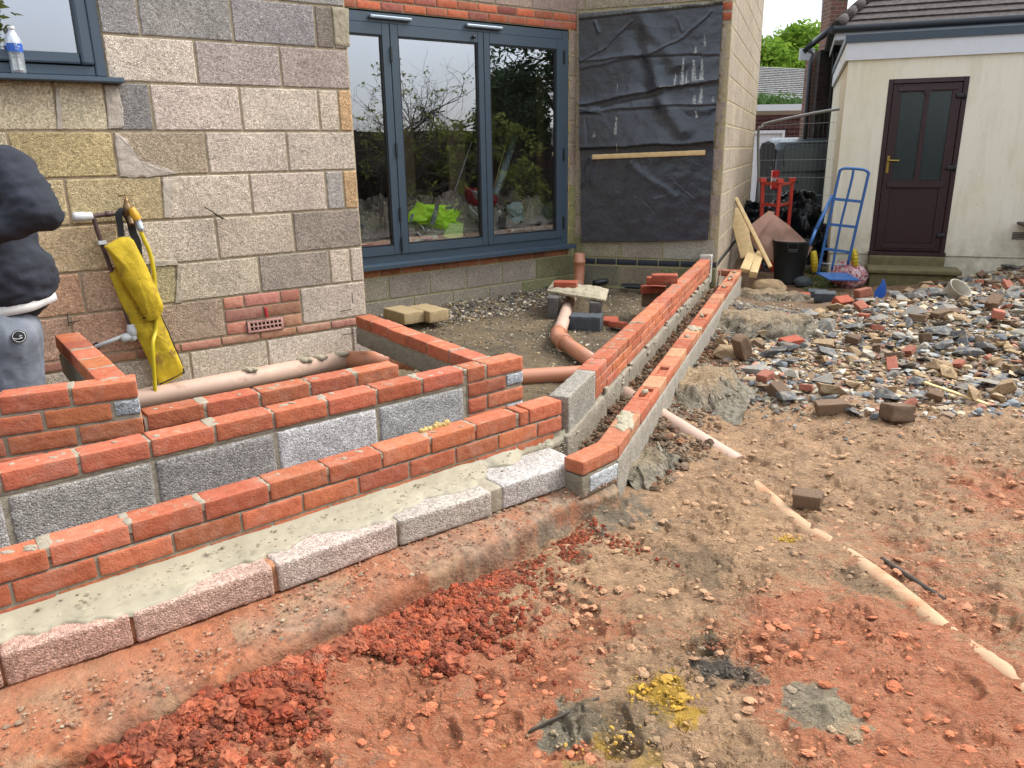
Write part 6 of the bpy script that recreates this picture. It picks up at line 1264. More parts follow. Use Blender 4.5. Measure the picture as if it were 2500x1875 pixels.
for k in range(26):
    x = 1590 + k * 7.5; q = yp(D(x, 225 + (8 if x > 1700 else 0)), 26 + (k % 3) * .4); cs.append(q - [0, 0, .05 + .0 * k]); rs.append(.42 + .1 * math.sin(k)); cs.append(q - [0, 0, .7]); rs.append(.5)
leafcloud(m, cs, rs, 15000, .055, 8); m.build('foliage', MT['leaf_hedge'], hd)
tree('gutter_weed', yp(D(2157, 48), 12.6) - [0, 0, .0], .18, .08, 200, .018, 'leaf_bright', 'small yellow-green weed growing in the roof gutter', 5, trunk_r=.004, cat='weed', nb=6)

# ================================================================== van
VY = 15.0; vc = yp(D(1681, 300), VY)
van = thing('van', [vc[0], VY, -.3], 'dark grey panel van parked beyond the steel fence panel', 'van')
vx_ = azv(97); vy_ = azv(7); vo = np.array([vc[0], VY, 0]); zt_ = yp(D(1690, 301), VY)[2]; vh = zt_
def vp(a, b, z): return vo + vx_ * a + vy_ * b + np.array([0, 0, z])
m = MB(); sec = [(0, -.15), (-.0, .35), (.03, .9), (.10, vh - .18), (.16, vh - .05), (.30, vh), (.95, vh + .04), (1.6, vh), (1.74, vh - .05), (1.80, vh - .18), (1.87, .9), (1.9, .35), (1.9, -.15)]
xs = np.array([-.0, .03, .08, .3, 2, 3.6, 4.2, 4.6]); sh_ = [(.05, .06), (.02, .02), (0, 0), (0, 0), (0, 0), (0, 0), (.05, .5), (.1, 1.0)]
P = np.array([[vp(x, b + (s1_ if b < .95 else -s1_), z - (s2_ if z > .9 else 0)) for (b, z) in sec] for x, (s1_, s2_) in zip(xs, sh_)]); m.grid(P, flip=True); m.build('body', MT['van_grey'], van); m = MB(); m.add(P[0], np.arange(len(sec))[None]); m.build('rear_door', MT['van_dark'], van)
# rear corner pillar bevel and rear face
m = MB(); m.box(vp(-.01, .12, .95), vy_ * 1.6, vx_ * .005, np.array([0, 0, vh - 1.12])); m.build('rear_window', MT['van_dark'], van)
def vq(x, y): q = onp(D(x, y), vo - vy_ * .02, 97); return float((q - vo) @ vx_), float(q[2])
m = MB()
for (x0, y0, x1, y1) in [(1740, 372, 1800, 372), (1688, 393, 1726, 393)]: a, b = vq(x0, y0), vq(x1, y1); m.tube([vp(a[0], -.012, a[1]), vp(b[0], -.012, b[1])], .010, 6)
a, b = vq(1690, 372), vq(1790, 369); m.tube([vp(a[0], -.0, a[1]), vp(b[0], -.0, b[1])], .012, 6); m.tube(curve([vp(vq(1694, 360)[0], .0, vq(1694, 360)[1]), vp(vq(1694, 325)[0], .03, vq(1694, 325)[1]), vp(vq(1712, 312)[0], .06, vq(1712, 312)[1]), vp(vq(1800, 308)[0], .07, vq(1800, 308)[1])], 5), .008, 6)
m.build('body_trim', MT['black_seal'], van)
m = MB(); tl = [onp(D(x, y), vo - vy_ * .012, 97) for x, y in [(1660, 369), (1676, 369), (1678, 408), (1659, 408)]]; w_ = .15; zt2, zb2 = vq(1668, 368)[1], vq(1668, 409)[1]
m.rbox(vp(-.055, -.02, zb2), vx_ * .13, vy_ * .14, np.array([0, 0, (zt2 - zb2)]), (3, 3, 8), r=.02, amp=0); simple('lamp_red', (.55, .01, .012, 1), .15); m.build('tail_light', MT['lamp_red'], van)
m = MB(); m.rbox(vp(-.06, -.028, zb2 + (zt2 - zb2) * .42), vx_ * .13, vy_ * .1, np.array([0, 0, (zt2 - zb2) * .16]), (3, 3, 3), r=.01, amp=0); m.build('reversing_light', MT['white_plastic'], van)
m = MB(); m.rbox(vp(-.03, .25, 1.18), vx_ * .05, vy_ * .1, np.array([0, 0, .06]), (2, 2, 2), r=.01, amp=0); m.build('door_handle', MT['black_seal'], van)
m = MB(); m.box(vp(-.02, .9, .70), vy_ * .16, vx_ * .01, np.array([0, 0, .06])); m.build('badge_plate', MT['white_plastic'], van)
for a_ in (.95, 3.8): m = MB(); m.lathe(vp(a_, -.02, .05), [(0, 0), (.2, .0), (.22, .02), (.33, .03), (.34, .06), (.34, .2), (.2, .22)], 24, vy_); m.build('wheel', MT['tyre'], van)

# ================================================================== steel mesh fence panel
fp_ = thing('fence_panel', [4.0, 12.4, 0], 'galvanised wire mesh temporary fence panel closing the side passage', 'fence panel')
f0 = yp(D(1638, 420), 12.3); f1 = yp(D(1638, 292), 12.3); f2 = yp(D(1665, 264), 12.1); f3 = yp(D(1802, 237), 11.2); f3b = np.array([f3[0] + .6, 10.9, f3[2] + .03])
m = MB(); m.tube(curve([f0 * [1, 1, 0], f0, f1, yp(D(1645, 275), 12.2), f2, f3, f3b], 6), .02, 10); m.build('frame', MT['zinc_steel'], fp_)
m = MB()
for k in range(26): t = k / 26; a = lerp(f1, f3b, t); zt_ = lerp(f2, f3b, t)[2]; m.tube([[a[0], a[1], 0.02], [a[0], a[1], zt_ - (.12 if k == 0 else 0)]], .001, 4, caps=False)
for k in range(8): z = .15 + k * .25; m.tube([[f1[0], f1[1], z], [f3b[0], f3b[1], z + .02]], .0022, 4, caps=False)
m.build('mesh_infill', MT['zinc_steel'], fp_)

# ================================================================== things standing in the passage mouth
# leaning timber boards
def plank(a, b, w_, th, wdir, mat='new_timber', name='timber_board', label=None, grp='leaning timber boards', notch=False):
    a, b = np.array(a), np.array(b); ax = b - a; l = np.linalg.norm(ax); ax /= l; wd = np.array(wdir, float); wd -= ax * (wd @ ax); wd /= np.linalg.norm(wd); n = np.cross(ax, wd)
    m = MB(); m.rbox(a - wd * w_ / 2 - n * th / 2, ax * l, wd * w_, n * th, (max(6, int(l / .04)), 4, 3), r=.003, amp=.0012, sc=25)
    if notch: m.prism([b - wd * w_ / 2 - n * th / 2, b - n * th / 2 + ax * .05, b + wd * w_ / 2 - n * th / 2, b + wd * w_ * .1 - ax * .02 - n * th / 2], n * th)
    o = m.build(name, MT[mat]); return tag(o, label, 'board', grp)
X_ = np.array([1., 0, 0])
B6 = lambda x, y: (1750 + .20492 * x, 380 + .20492 * y)
plank(yp(B6(370, 1215), 9.35), yp(B6(215, 630), 9.85), .17, .03, [1, -.2, 0], label='widest pale timber board leaning against the side wall')
plank(yp(B6(640, 1330), 9.05), yp(B6(225, 505), 9.75), .045, .03, [1, 0, .2], label='long thin timber batten crossing in front of the wide leaning board')
plank(yp(B6(385, 1170), 9.5), yp(B6(345, 780), 9.7), .06, .03, [1, 0, 0], label='short splintered timber offcut behind the thin leaning batten')
plank(yp(B6(330, 1370), 8.85), yp(B6(420, 1165), 9.3), .105, .045, [1, .2, 0], label='pale short timber with a notched end, left of two on the floor', notch=False)
plank(yp(B6(430, 1420), 8.75), yp(B6(515, 1170), 9.35), .085, .075, [1, .2, 0], label='pale short square timber, right of two on the floor')
# rounded stone, cardboard, slate bits
def hull(n=12, seed=0, sh=(1, 1, 1), jag=.25):
    import bmesh
    rg = np.random.default_rng(seed); d = rg.normal(size=(n, 3)); d /= np.abs(d).max(1)[:, None] ** .75 * np.linalg.norm(d, axis=1)[:, None] ** .25; d *= (1 - rg.uniform(0, jag, n))[:, None] * .5 * np.array(sh)
    bm = bmesh.new()
    for v in d: bm.verts.new(v)
    r = bmesh.ops.convex_hull(bm, input=bm.verts); bmesh.ops.delete(bm, geom=[g for g in r['geom_interior'] if isinstance(g, bmesh.types.BMVert)], context='VERTS'); bm.verts.ensure_lookup_table()
    for i, v in enumerate(bm.verts): v.index = i
    V = np.array([v.co[:] for v in bm.verts]); F = np.array([[v.index for v in f.verts] for f in bm.faces if len(f.verts) == 3]); bm.free(); return V, F
def roundstone(name, P, sz, mat, label, cat, az=0, seed=0, amp=.15):
    m = MB(); T_, F_ = topo(10, 10, 10); q = (T_ / 10 - .5) * 2; q = q * np.sqrt(np.maximum(1 - (q[:, [1, 2, 0]] ** 2 + q[:, [2, 0, 1]] ** 2) / 2 + q[:, [1, 2, 0]] ** 2 * q[:, [2, 0, 1]] ** 2 / 3, 0))
    V = q * (1 + amp * fbm(q * 1.6, 3, seed))[:, None] * np.array(sz) / 2; V[:, 2] += sz[2] * .42; c, s2 = math.cos(R(90 - az)), math.sin(R(90 - az)); V = V @ np.array([[c, s2, 0], [-s2, c, 0], [0, 0, 1]])
    m.add(V + np.array(P), F_, m=0, sm=True); o = m.build(name, MT[mat]); return tag(o, label, cat)
p = yp(B6(610, 1440), 8.9); p[2] = gh(p[0], p[1]) - .02; roundstone('boulder', p, (.42, .28, .24), 'sandstone', 'large rounded brown stone left of the black tub', 'stone', 100, 2)
p = yp(B6(1040, 1380), 9.5); p[2] = gh(p[0], p[1]); roundstone('boulder', p, (.22, .18, .14), 'dark_stone', 'dark stone between the black tub and the blue sack truck', 'stone', 100, 5)
def cardboard():
    n = 30; o = yp(B6(660, 1290), 9.55); c1, c2, c3, c4 = yp(B6(400, 1010), 9.75), yp(B6(640, 640), 10.15), yp(B6(870, 830), 10.0), yp(B6(1110, 1290), 9.6)
    poly = [B6(440, 840), B6(620, 655), B6(860, 830), B6(1005, 965), B6(1135, 1090), B6(1040, 1300), B6(700, 1290), B6(450, 1100), B6(390, 980)]
    pl = [onp(q, (3.5, 9.9), 108) for q in poly]; cc = sum(pl) / len(pl); V = [cc]; F = []
    per = []
    for i in range(len(pl)):
        a, b = pl[i], pl[(i + 1) % len(pl)]; per += [a + (b - a) * t for t in np.linspace(0, 1, 8, endpoint=False)]
    per = np.array(per); k = len(per); V = []
    nrm_ = np.array([-.2, -.97, .0])
    for s2 in (1, .8, .6, .4, .2, .01):
        q = cc + (per - cc) * s2; V.append(q + nrm_ * (.02 * (1 - s2) + .05 * fbm(q * 4, 3, 3)[:, None] + .1 * np.maximum(0, q[:, 2:3] - cc[2])))
    j = np.arange(k); k2 = (j + 1) % k; F = np.concatenate([np.stack([i * k + j, i * k + k2, (i + 1) * k + k2, (i + 1) * k + j], 1) for i in range(5)]); m = MB(); V = np.concatenate(V); m.add(V, F, sm=True); m.add(V - nrm_ * .006, F[:, ::-1], sm=True)
    a, b, c, d = [onp(B6(*q), (3.45, 9.75), 108) for q in [(395, 830), (620, 655), (690, 675), (480, 980)]]; m.prism([a, b, c, d], nrm_ * .006)
    o = m.build('cardboard_sheet', MT['cardboard']); tag(o, 'crumpled brown cardboard sheet behind the black tub', 'cardboard')
cardboard()
# black rubble tub
tb = gz(B6(840, 1468), 0); tb[2] = gh(tb[0], tb[1]); ty = tb[1] + .16; tt = yp(B6(895, 985), ty); tb = np.array([yp(B6(855, 1440), ty)[0], ty, tb[2]]); TH_ = tt[2] - tb[2] - .02; rT = (yp(B6(1110, 1000), ty)[0] - yp(B6(680, 1000), ty)[0]) / 2; rB = rT * .76
tub = thing('rubble_tub', tb, 'tall black rubber builder tub by the boards', 'tub')
lean = np.array([(tt[0] - tb[0]) / TH_, 0, 1]); m = MB(); m.lathe(tb, [(0, .0), (rB * .92, 0), (rB, .015), (rB * 1.01, .04), (rT * .97, TH_ - .03), (rT * 1.02, TH_ - .025), (rT * 1.03, TH_), (rT * .97, TH_), (rT * .95, TH_ - .03), (rB * .97, .03), (0, .03)], 40, lean); m.build('body', MT['bin_rubber'], tub)
for sgn, az_ in ((1, -95), (-1, 60)):
    m = MB(); dh = azv(az_ if sgn > 0 else 40) ; dh = np.array([-.25, -.97, 0]) if sgn > 0 else np.array([.35, .94, 0]); c0 = tb + lean * (TH_ - .035) + dh * rT * 1.0; sd_ = np.array([-dh[1], dh[0], 0])
    if sgn > 0: m.tube(curve([c0 - sd_ * .05 + [0, 0, .03], c0 - sd_ * .055 + dh * .02 - [0, 0, .05], c0 + sd_ * .055 + dh * .02 - [0, 0, .05], c0 + sd_ * .05 + [0, 0, .03]], 4), .004, 6); m.rbox(c0 - sd_ * .055 + dh * .012 - [0, 0, .095], sd_ * .11, dh * .02, np.array([0, 0, .045]), (3, 2, 3), r=.006, amp=0)
    else: m.tube(curve([c0 - sd_ * .06, c0 - sd_ * .06 + [0, 0, .09], c0 + sd_ * .05 + [0, 0, .085], c0 + sd_ * .055], 4), .0055, 6)
    m.build('handle', MT['bin_rubber'], tub)
# red steel prop heads / trestle
rd = thing('steel_trestle', yp(B6(700, 900), 10.6) * [1, 1, 0], 'red steel trestle standing behind the cardboard', 'trestle')
YR = 10.5; m = MB(); tops = [B6(550, 300), B6(755, 310), B6(900, 295)]; bots = [B6(540, 900), B6(690, 950), B6(845, 900)]; ys_ = [10.55, 10.3, 10.75]
tp_ = [yp(q, y) for q, y in zip(tops, ys_)]; bp_ = [yp(q, y) for q, y in zip(bots, ys_)]
for a, b in zip(tp_, bp_): b = b * [1, 1, 0]; ax = a - b; m.rbox(b - [.022, .022, 0], [.044, 0, 0], [0, .044, 0], ax, (2, 2, 2), r=.004, amp=0); 
m.build('leg', MT['red_paint'], rd); m = MB()
for a in tp_: m.rbox(a - [.045, .045, .02], [.08, 0, 0], [0, .08, 0], [0, 0, .06], (2, 2, 2), r=.006, amp=0)
for a, b in ((tp_[0], tp_[1]), (tp_[1], tp_[2])): m.rbox(a - [0, .02, .05], b - a, [0, .04, 0], [0, 0, .035], (2, 2, 2), r=.004, amp=0); q = np.array([0, 0, .30]); m.rbox(a - q - [0, .015, .02], b - a, [0, .03, 0], [0, 0, .04], (2, 2, 2), r=.004, amp=0)
m.build('head', MT['red_paint'], rd)
# black polythene heap
def heap():
    poly = yp(B6(400, 600), 11.0); x0, x1 = yp(B6(330, 600), 11.2)[0], yp(B6(1310, 600), 11.2)[0]; zt = yp(B6(1000, 470), 11.2)[2]; n = 110; S_, T2 = np.meshgrid(np.linspace(0, 1, n), np.linspace(0, 1, 80), indexing='ij')
    X = x0 + (x1 - x0) * S_; Y = 10.75 + T2 * 1.1; e = np.minimum(S_ * 7, 1) * np.minimum((1 - S_) * 9, 1); prof = np.interp(S_, [0, .08, .25, .38, .5, .62, .75, .88, 1], [.82, .86, .80, .72, .86, .97, 1.0, .95, .80]) * zt
    Z = prof * sst(0, .55, T2 + .0) * (.35 + .65 * sst(0, .3, e)); Q = np.stack([X, Y, Z], -1).reshape(-1, 3); r_ = 1 - np.abs(fbm(Q * [2.6, 3, 5], 3, 3)); r2 = 1 - np.abs(fbm(Q * [7, 7, 9] + 5, 3, 8)); Z = Z * (1 - .0) + (r_.reshape(Z.shape) - .75) * .26 * sst(0, .2, T2) + (r2.reshape(Z.shape) - .7) * .07; Y = Y - (r_.reshape(Z.shape) - .7) * .35
    m = MB(); m.grid(np.stack([X, Y, np.maximum(Z, -.02)], -1)); o = m.build('polythene_heap', MT['dark_polythene'], smooth=True); tag(o, 'heap of crumpled black polythene sheeting in the passage', 'polythene sheeting')
simple('dark_polythene', (.010, .014, .017, 1), .34, 0, .15, 6, .25, 9, .012, .5); heap()
# blue sack truck
tr = thing('sack_truck', gz(B6(1300, 1440), 0), 'blue tubular sack truck with yellow wheels leaning on the outbuilding corner', 'sack truck')
YT = 9.35; pl_ = (4.0, 9.30); tz = lambda x, y, d=0: onp(B6(x, y), (pl_[0], pl_[1] + d), 104)
m = MB(); bl, tl_, tr_, br = tz(1205, 1400), tz(1455, 230), tz(1800, 250), tz(1560, 1300)
m.tube(curve([bl, lerp(bl, tl_, .5), tl_, tz(1475, 175), tz(1520, 152), tz(1640, 155), tz(1760, 170), tz(1805, 205), tr_, lerp(tr_, br, .5), br], 6), .0165, 12)
m.tube(curve([tz(1630, 165), tz(1605, 300), tz(1545, 540), tz(1470, 850), tz(1370, 1370)], 5), .014, 10)
m.build('frame', MT['blue_paint'], tr); m = MB()
for a, b in [((1400, 515), (1725, 548)), ((1330, 815), (1655, 850)), ((1270, 1105), (1580, 1150))]: a, b = tz(*a), tz(*b); m.rbox(a - [0, .008, .018], b - a, [0, .016, 0], [0, 0, .034], (2, 2, 2), r=.003, amp=0); m.build('cross_bar', MT['blue_paint'], tr); m = MB()
m = MB(); a, b, c, d = tz(1190, 1410), tz(1500, 1420), tz(1560, 1470, -.10), tz(1240, 1440, -.16); m.prism([bl - [.03, 0, 0], br * [1, 1, 0] + [0, 0, bl[2]], br * [1, 1, 0] + [.06, -.24, bl[2] - .05], bl + [.05, -.24, -.05]], np.array([0, 0, .012])); m.build('toe_plate', MT['blue_paint'], tr)
for (x, y, r_, lab) in [(1155, 1265, .135, ''), (1630, 1245, .115, '')]:
    c0 = onp(B6(x, y), (pl_[0], pl_[1] + .22), 104); m = MB(); ax = np.array([.93, -.25, .12]); m.lathe(c0 - ax * .035, [(.03, 0), (.08, .0), (.115, .008), (.13, .03), (.13, .05), (.115, .068), (.08, .075), (.03, .075)], 28, ax)
    for k in range(20): th = k * 2 * math.pi / 20; u_ = np.cross(ax, [0, 0, 1]); u_ /= np.linalg.norm(u_); v_ = np.cross(ax, u_); v_ /= np.linalg.norm(v_); q = c0 + (u_ * math.cos(th) + v_ * math.sin(th)) * .127; m.tube([q - ax * .025, q + ax * .035], .009, 6)
    m.build('wheel', MT['yellow_rubber'], tr)
m = MB(); m.tube([tz(1225, 1280), tz(1540, 1310)], .008, 8); m.build('axle', MT['zinc_steel'], tr)
m = MB(); a, b, c = tz(1375, 480, .1), tz(1180, 880, -.25), tz(1110, 1060, -.35); m.tube([a, b], .022, 12); m.tube([b, c], .018, 12); o = m.build('brace_bar', MT['blue_paint'], tr)
# clear bag of pink filling
bg_ = gz(B6(1570, 1500), 0); bg_[2] = gh(*bg_[:2]); p0, p1 = onp(B6(1345, 1430), bg_ + [0, .1, 0], 100), onp(B6(1800, 1400), bg_ + [0, .1, 0], 100)
m = MB(); T_, F_ = topo(26, 18, 14); q = (T_ / [26, 18, 14] - .5) * 2; q = q * np.sqrt(np.maximum(1 - (q[:, [1, 2, 0]] ** 2 + q[:, [2, 0, 1]] ** 2) / 2 + q[:, [1, 2, 0]] ** 2 * q[:, [2, 0, 1]] ** 2 / 3, 0))
W_ = np.linalg.norm(p1 - p0); q = q * (1 + .16 * (1 - 2 * np.abs(fbm(q * 2.4, 4, 4))))[:, None]; tap_ = 1 - .35 * np.abs(q[:, 0]) ** 2; V = q * [W_ / 2, .20, .16]; V[:, 1] *= tap_; V[:, 2] *= tap_ * (1.1 - .1 * q[:, 0]); V[:, 2] = np.maximum(V[:, 2] + .13, 0.0)
m.add(V + (p0 + p1) / 2 * [1, 1, 0] + [0, 0, bg_[2]], F_, sm=True); o = m.build('plastic_bag', MT['thin_polythene']); tag(o, 'knotted clear plastic bag of pinkish waste beside the doorstep', 'plastic bag')
# blue plastic offcut
m = MB(); pts = [Z5(1200, 905), Z5(1205, 860), Z5(1245, 815), Z5(1258, 780), Z5(1268, 785), Z5(1282, 830), Z5(1280, 880), Z5(1255, 915), Z5(1225, 920)]; b_ = gz(Z5(1235, 920), .05)
m.prism([onp(q, b_, 95) for q in pts], np.array([.01, .02, 0])); o = m.build('plastic_offcut', MT['blue_sheet']); tag(o, 'jagged blue plastic offcut sticking up at the edge of the rubble', 'plastic offcut')
# weeds by the tub
def tuft(center, n, hgt, spread, seed):
    rg = np.random.default_rng(seed); V = []; 
    for i in range(n):
        x, y = center[0] + rg.normal() * spread[0], center[1] + rg.normal() * spread[1]; z = gh(x, y) - .005; a = rg.uniform(0, 6.28); l = hgt * rg.uniform(.4, 1.1); w_ = rg.uniform(.003, .008); d = np.array([math.cos(a), math.sin(a), 0]); s2 = np.array([-d[1], d[0], 0]) * w_; b = np.array([x, y, z]); t1 = b + d * l * .35 + [0, 0, l * .6]; t2 = b + d * l * .9 + [0, 0, l * .65]
        V += [b - s2, b + s2, t1 + s2, t1 - s2, t1 - s2, t1 + s2, t2 + s2 * .2, t2 - s2 * .2]
    return np.array(V), np.arange(len(V)).reshape(-1, 4)
m = MB()
for i, (x, y, n, h_, sp2) in enumerate([(1150, 1400, 260, .10, (.08, .08)), (1230, 1490, 420, .07, (.16, .10)), (1330, 1560, 300, .07, (.10, .06)), (1120, 1600, 120, .05, (.05, .04)), (1190, 1660, 100, .05, (.1, .05))]): V, F = tuft(gp(*B6(x, y)), n, h_, sp2, i); m.add(V, F)
tag(m.build('weeds', MT['grass']), 'low green weeds growing by the black tub and sack truck', 'weeds', kind='stuff')
V, F = tuft((2.95, 8.6), 160, .08, (.12, .2), 9); m = MB(); m.add(V, F); tag(m.build('weeds', MT['leaf_hedge']), 'dark weeds in the shadow behind the leaning boards', 'weeds', kind='stuff')

# ================================================================== concrete spills beside the outer wall
def lump(px, py, sx, sy, h, az, label, seed, top=(1.15, 1.0, .84), z0=.06):
    c0 = gp(px * K, py * K); n = 90; u = np.linspace(-1, 1, n); U_, V_ = np.meshgrid(u, u, indexing='ij'); ax = azv(az); bx = np.array([-ax[1], ax[0], 0])
    P = c0 + U_[..., None] * ax * sx * 1.15 + V_[..., None] * bx * sy * 1.15; q = P.reshape(-1, 3) * [1, 1, 0] + [0, 0, seed]; rad = np.sqrt(U_ ** 2 + V_ ** 2) + .38 * fbm(q * 3, 4, seed).reshape(U_.shape)
    e = sst(1.12, .50, rad); cl = 1 - np.abs(fbm(q * 9, 3, seed + 2)).reshape(U_.shape) * 2; side = e * (1 - e) * 4; c2 = 1 - np.abs(fbm(q * 22, 2, seed + 7)).reshape(U_.shape) * 2
    Z = -.03 + e * (h * .62 + .03) + .045 * fbm(q * 4, 3, seed + 1).reshape(U_.shape) + side * (cl - .5) * .05 + (.3 + side) * (c2 - .5) * .02; P[..., 2] += Z; P += (side * ((cl - .5) * .05 + (c2 - .5) * .03))[..., None] * (ax * .7 + bx * .7)
    n3 = fbm(P.reshape(-1, 3) * 10, 3, seed + 9, gain=.5).reshape(U_.shape); n4 = fbm(P.reshape(-1, 3) * 10 + 7, 3, seed + 12, gain=.5).reshape(U_.shape); P += (n3 * (.008 + .03 * side))[..., None] * ax + (n4 * (.008 + .03 * side))[..., None] * bx; P[..., 2] += (n3 + n4) * (.006 + .02 * side)
    C = np.ones(P.shape[:2] + (4,)); f = (e * (1 - .8 * side))[..., None]; C[..., :3] = np.array([.88, .92, .95]) * (1 - f) + np.array(top) * f; C[..., :3] *= (1 + .14 * fbm(q * 5, 3, seed + 4)).reshape(U_.shape)[..., None]
    m = MB(); m.grid(P, C); o = m.build('concrete_lump', MT['rough_concrete'], smooth=True); tag(o, label, 'concrete lump')
lump(1640, 645, .55, .26, .15, 112, 'rough concrete lump furthest along the outer wall, nearest the black tub', 3)
lump(1628, 708, .45, .34, .17, 110, 'wide rough concrete lump in the middle of the outer wall', 11, top=(1.12, 1.0, .86))
lump(1510, 838, .42, .30, .12, 25, 'tan-topped broken concrete lump nearest the dusty drain pipe', 17, top=(1.22, 1.02, .82))
lump(1390, 960, .22, .14, .05, 30, 'small grey muddy concrete spill at the corner of the single course', 23, top=(1, .95, .85))

# ================================================================== rubble: single pieces, then the fine stuff
PROT = [hull(14, i, (1, 1, 1), .3) for i in range(10)]; SLATE = [hull(12, 40 + i, (1, .8, .30), .35) for i in range(8)]
def proto_mesh(name, VF, mat, bev=True):
    me = bpy.data.meshes.new(name); me.from_pydata([tuple(v) for v in VF[0]], [], [tuple(f) for f in VF[1]])
    import bmesh
    bm = bmesh.new(); bm.from_mesh(me); bmesh.ops.recalc_face_normals(bm, faces=bm.faces)
    bmesh.ops.subdivide_edges(bm, edges=bm.edges, cuts=2, use_grid_fill=True)
    for v in bm.verts: co = np.array([v.co[:]]); v.co += v.normal * float(fbm(co * 3.5, 3, 2)[0]) * .045
    bm.to_mesh(me); bm.free(); me.materials.append(MT[mat]); return me
def brick_mesh(name, mat, seed, broken=True):
    rg = np.random.default_rng(seed); m = MB(); L_ = 1.0; m.rbox([-.5, -.5, -.5], [1, 0, 0], [0, 1, 0], [0, 0, 1], (9, 7, 6), r=.04, amp=.03, sc=4, seed=seed, amp2=.03, sc2=2)
    V = m.v[0]
    if broken: k = V[:, 0] > rg.uniform(-.05, .25); V[k, 0] = rg.uniform(.1, .3) + (V[k, 0] - .1) * .25 + .12 * fbm(V[k] * [0, 3, 3], 3, seed); 
    o = m.build(name, MT[mat]); me = o.data; bpy.data.objects.remove(o); return me
KINDS = {
 'slate_piece': ('slate', [proto_mesh('slate_piece', s2, 'slate') for s2 in SLATE[:4]], 'dark blue-grey slate or stone piece lying in the rubble heap', 'stone', 'dark slate pieces in the rubble', 74, (.12, .32), (1, .85, .9)),
 'pale_stone': ('slate_light', [proto_mesh('pale_stone', s2, 'slate_light') for s2 in SLATE[4:]], 'pale grey flat stone piece lying in the rubble heap', 'stone', 'pale grey stones in the rubble', 60, (.10, .28), (1, .85, .9)),
 'white_flint': ('flint_white', [proto_mesh('white_flint', s2, 'flint_white') for s2 in PROT[:4]], 'whitish flint or plaster lump lying in the rubble heap', 'stone', 'white lumps in the rubble', 34, (.05, .14), (1, .8, .6)),
 'sandstone_piece': ('sandstone', [proto_mesh('sandstone_piece', s2, 'sandstone') for s2 in PROT[4:8]], 'tan stone piece lying in the rubble heap', 'stone', 'tan stones in the rubble', 62, (.09, .24), (1, .8, .5)),
 'brick_fragment': ('brick_rubble', [brick_mesh('brick_fragment', 'brick_rubble', i) for i in range(3)], 'faded broken brick lying in the rubble heap', 'brick', 'broken bricks in the rubble', 26, (.12, .20), (1, .52, .34)),
 'old_brick': ('brick_brown', [brick_mesh('old_brick', 'brick_brown', 10 + i) for i in range(3)], 'dirty brown old brick lying in the rubble heap', 'brick', 'brown old bricks in the rubble', 26, (.11, .19), (1, .5, .33)),
}
def inside(x, y, poly):
    r = False; j = len(poly) - 1
    for i in range(len(poly)):
        if ((poly[i][1] > y) != (poly[j][1] > y)) and (x < (poly[j][0] - poly[i][0]) * (y - poly[i][1]) / (poly[j][1] - poly[i][1]) + poly[i][0]): r = not r
        j = i
    return r
HEAP = [gp(x * K, y * K)[:2] for x, y in [(1540, 760), (1640, 735), (1690, 690), (1800, 668), (1900, 655), (1990, 622), (2100, 598), (2230, 572), (2330, 600), (2330, 900), (2120, 900), (1960, 910), (1860, 905), (1700, 870), (1640, 850)]]
hx0, hy0 = np.min(HEAP, 0); hx1, hy1 = np.max(HEAP, 0)
rg = np.random.default_rng(77); placed = []
def put_piece(kind, x, y, s, rz=None, tilt=14, dz=0, label=None, scale=None, sink=.30):
    mt, meshes, lb, cat, grp, n, rng_, sh = KINDS[kind]; o = bpy.data.objects.new(kind, meshes[int(rg.integers(len(meshes)))]); col.objects.link(o)
    sc3 = scale or (s * sh[0], s * sh[1] * rg.uniform(.8, 1.15), s * sh[2] * rg.uniform(.8, 1.2)); o.scale = sc3
    hz_ = sc3[2] * (.15 if kind in ('slate_piece', 'pale_stone') else .5)
    o.location = (x, y, gh(x, y) + hz_ * (1 - sink) + dz); o.rotation_euler = (R(rg.normal() * tilt), R(rg.normal() * tilt), rg.uniform(0, 6.28) if rz is None else R(90 - rz)); tag(o, label or lb, cat, None if label else grp); return o
for kind, kd in KINDS.items():
    k = 0; tries = 0
    while k < kd[5] and tries < 4000:
        tries += 1; x, y = rg.uniform(hx0, hx1), rg.uniform(hy0, hy1)
        if not inside(x, y, HEAP) or (y < 5.3 and rg.random() < .55): continue
        s_ = rg.uniform(*kd[6]) * (1.0 if rg.random() < .7 else .7)
        if any((x - a) ** 2 + (y - b) ** 2 < ((s_ + c) * .30) ** 2 for a, b, c in placed): continue
        placed.append((x, y, s_)); put_piece(kind, x, y, s_, dz=rg.uniform(0, .035)); k += 1
# pieces one can point at
def at_px(kind, px, py, s, label, **k):
    k.setdefault('sink', .55); k['dz'] = -.01
    if k.get('scale') and kind in ('old_brick', 'brick_fragment'): k['scale'] = tuple(v * .86 for v in k['scale'])
    c0 = gp(px * K, py * K); return put_piece(kind, c0[0], c0[1], s, label=label, **k)
at_px('slate_piece', 2165, 842, .34, 'big dark boulder at the right edge of the rubble', scale=(.30, .26, .55), tilt=6)
at_px('slate_piece', 2075, 732, .30, 'large blue-black stone block left of centre in the right part of the heap', scale=(.34, .2, .5), tilt=8)
at_px('slate_piece', 2125, 695, .34, 'large tilted blue-grey slate slab high on the right of the heap', scale=(.36, .30, .35), tilt=18)
at_px('pale_stone', 1785, 712, .38, 'largest pale grey stone in the middle of the heap', scale=(.38, .22, .50), tilt=5)
at_px('slate_piece', 1960, 706, .2, 'upright grey stub of stone in the middle of the heap', scale=(.16, .14, .5), tilt=30)
at_px('slate_piece', 1950, 612, .22, 'dark slate lump next to the doorstep end of the heap', scale=(.28, .2, .42), tilt=10)
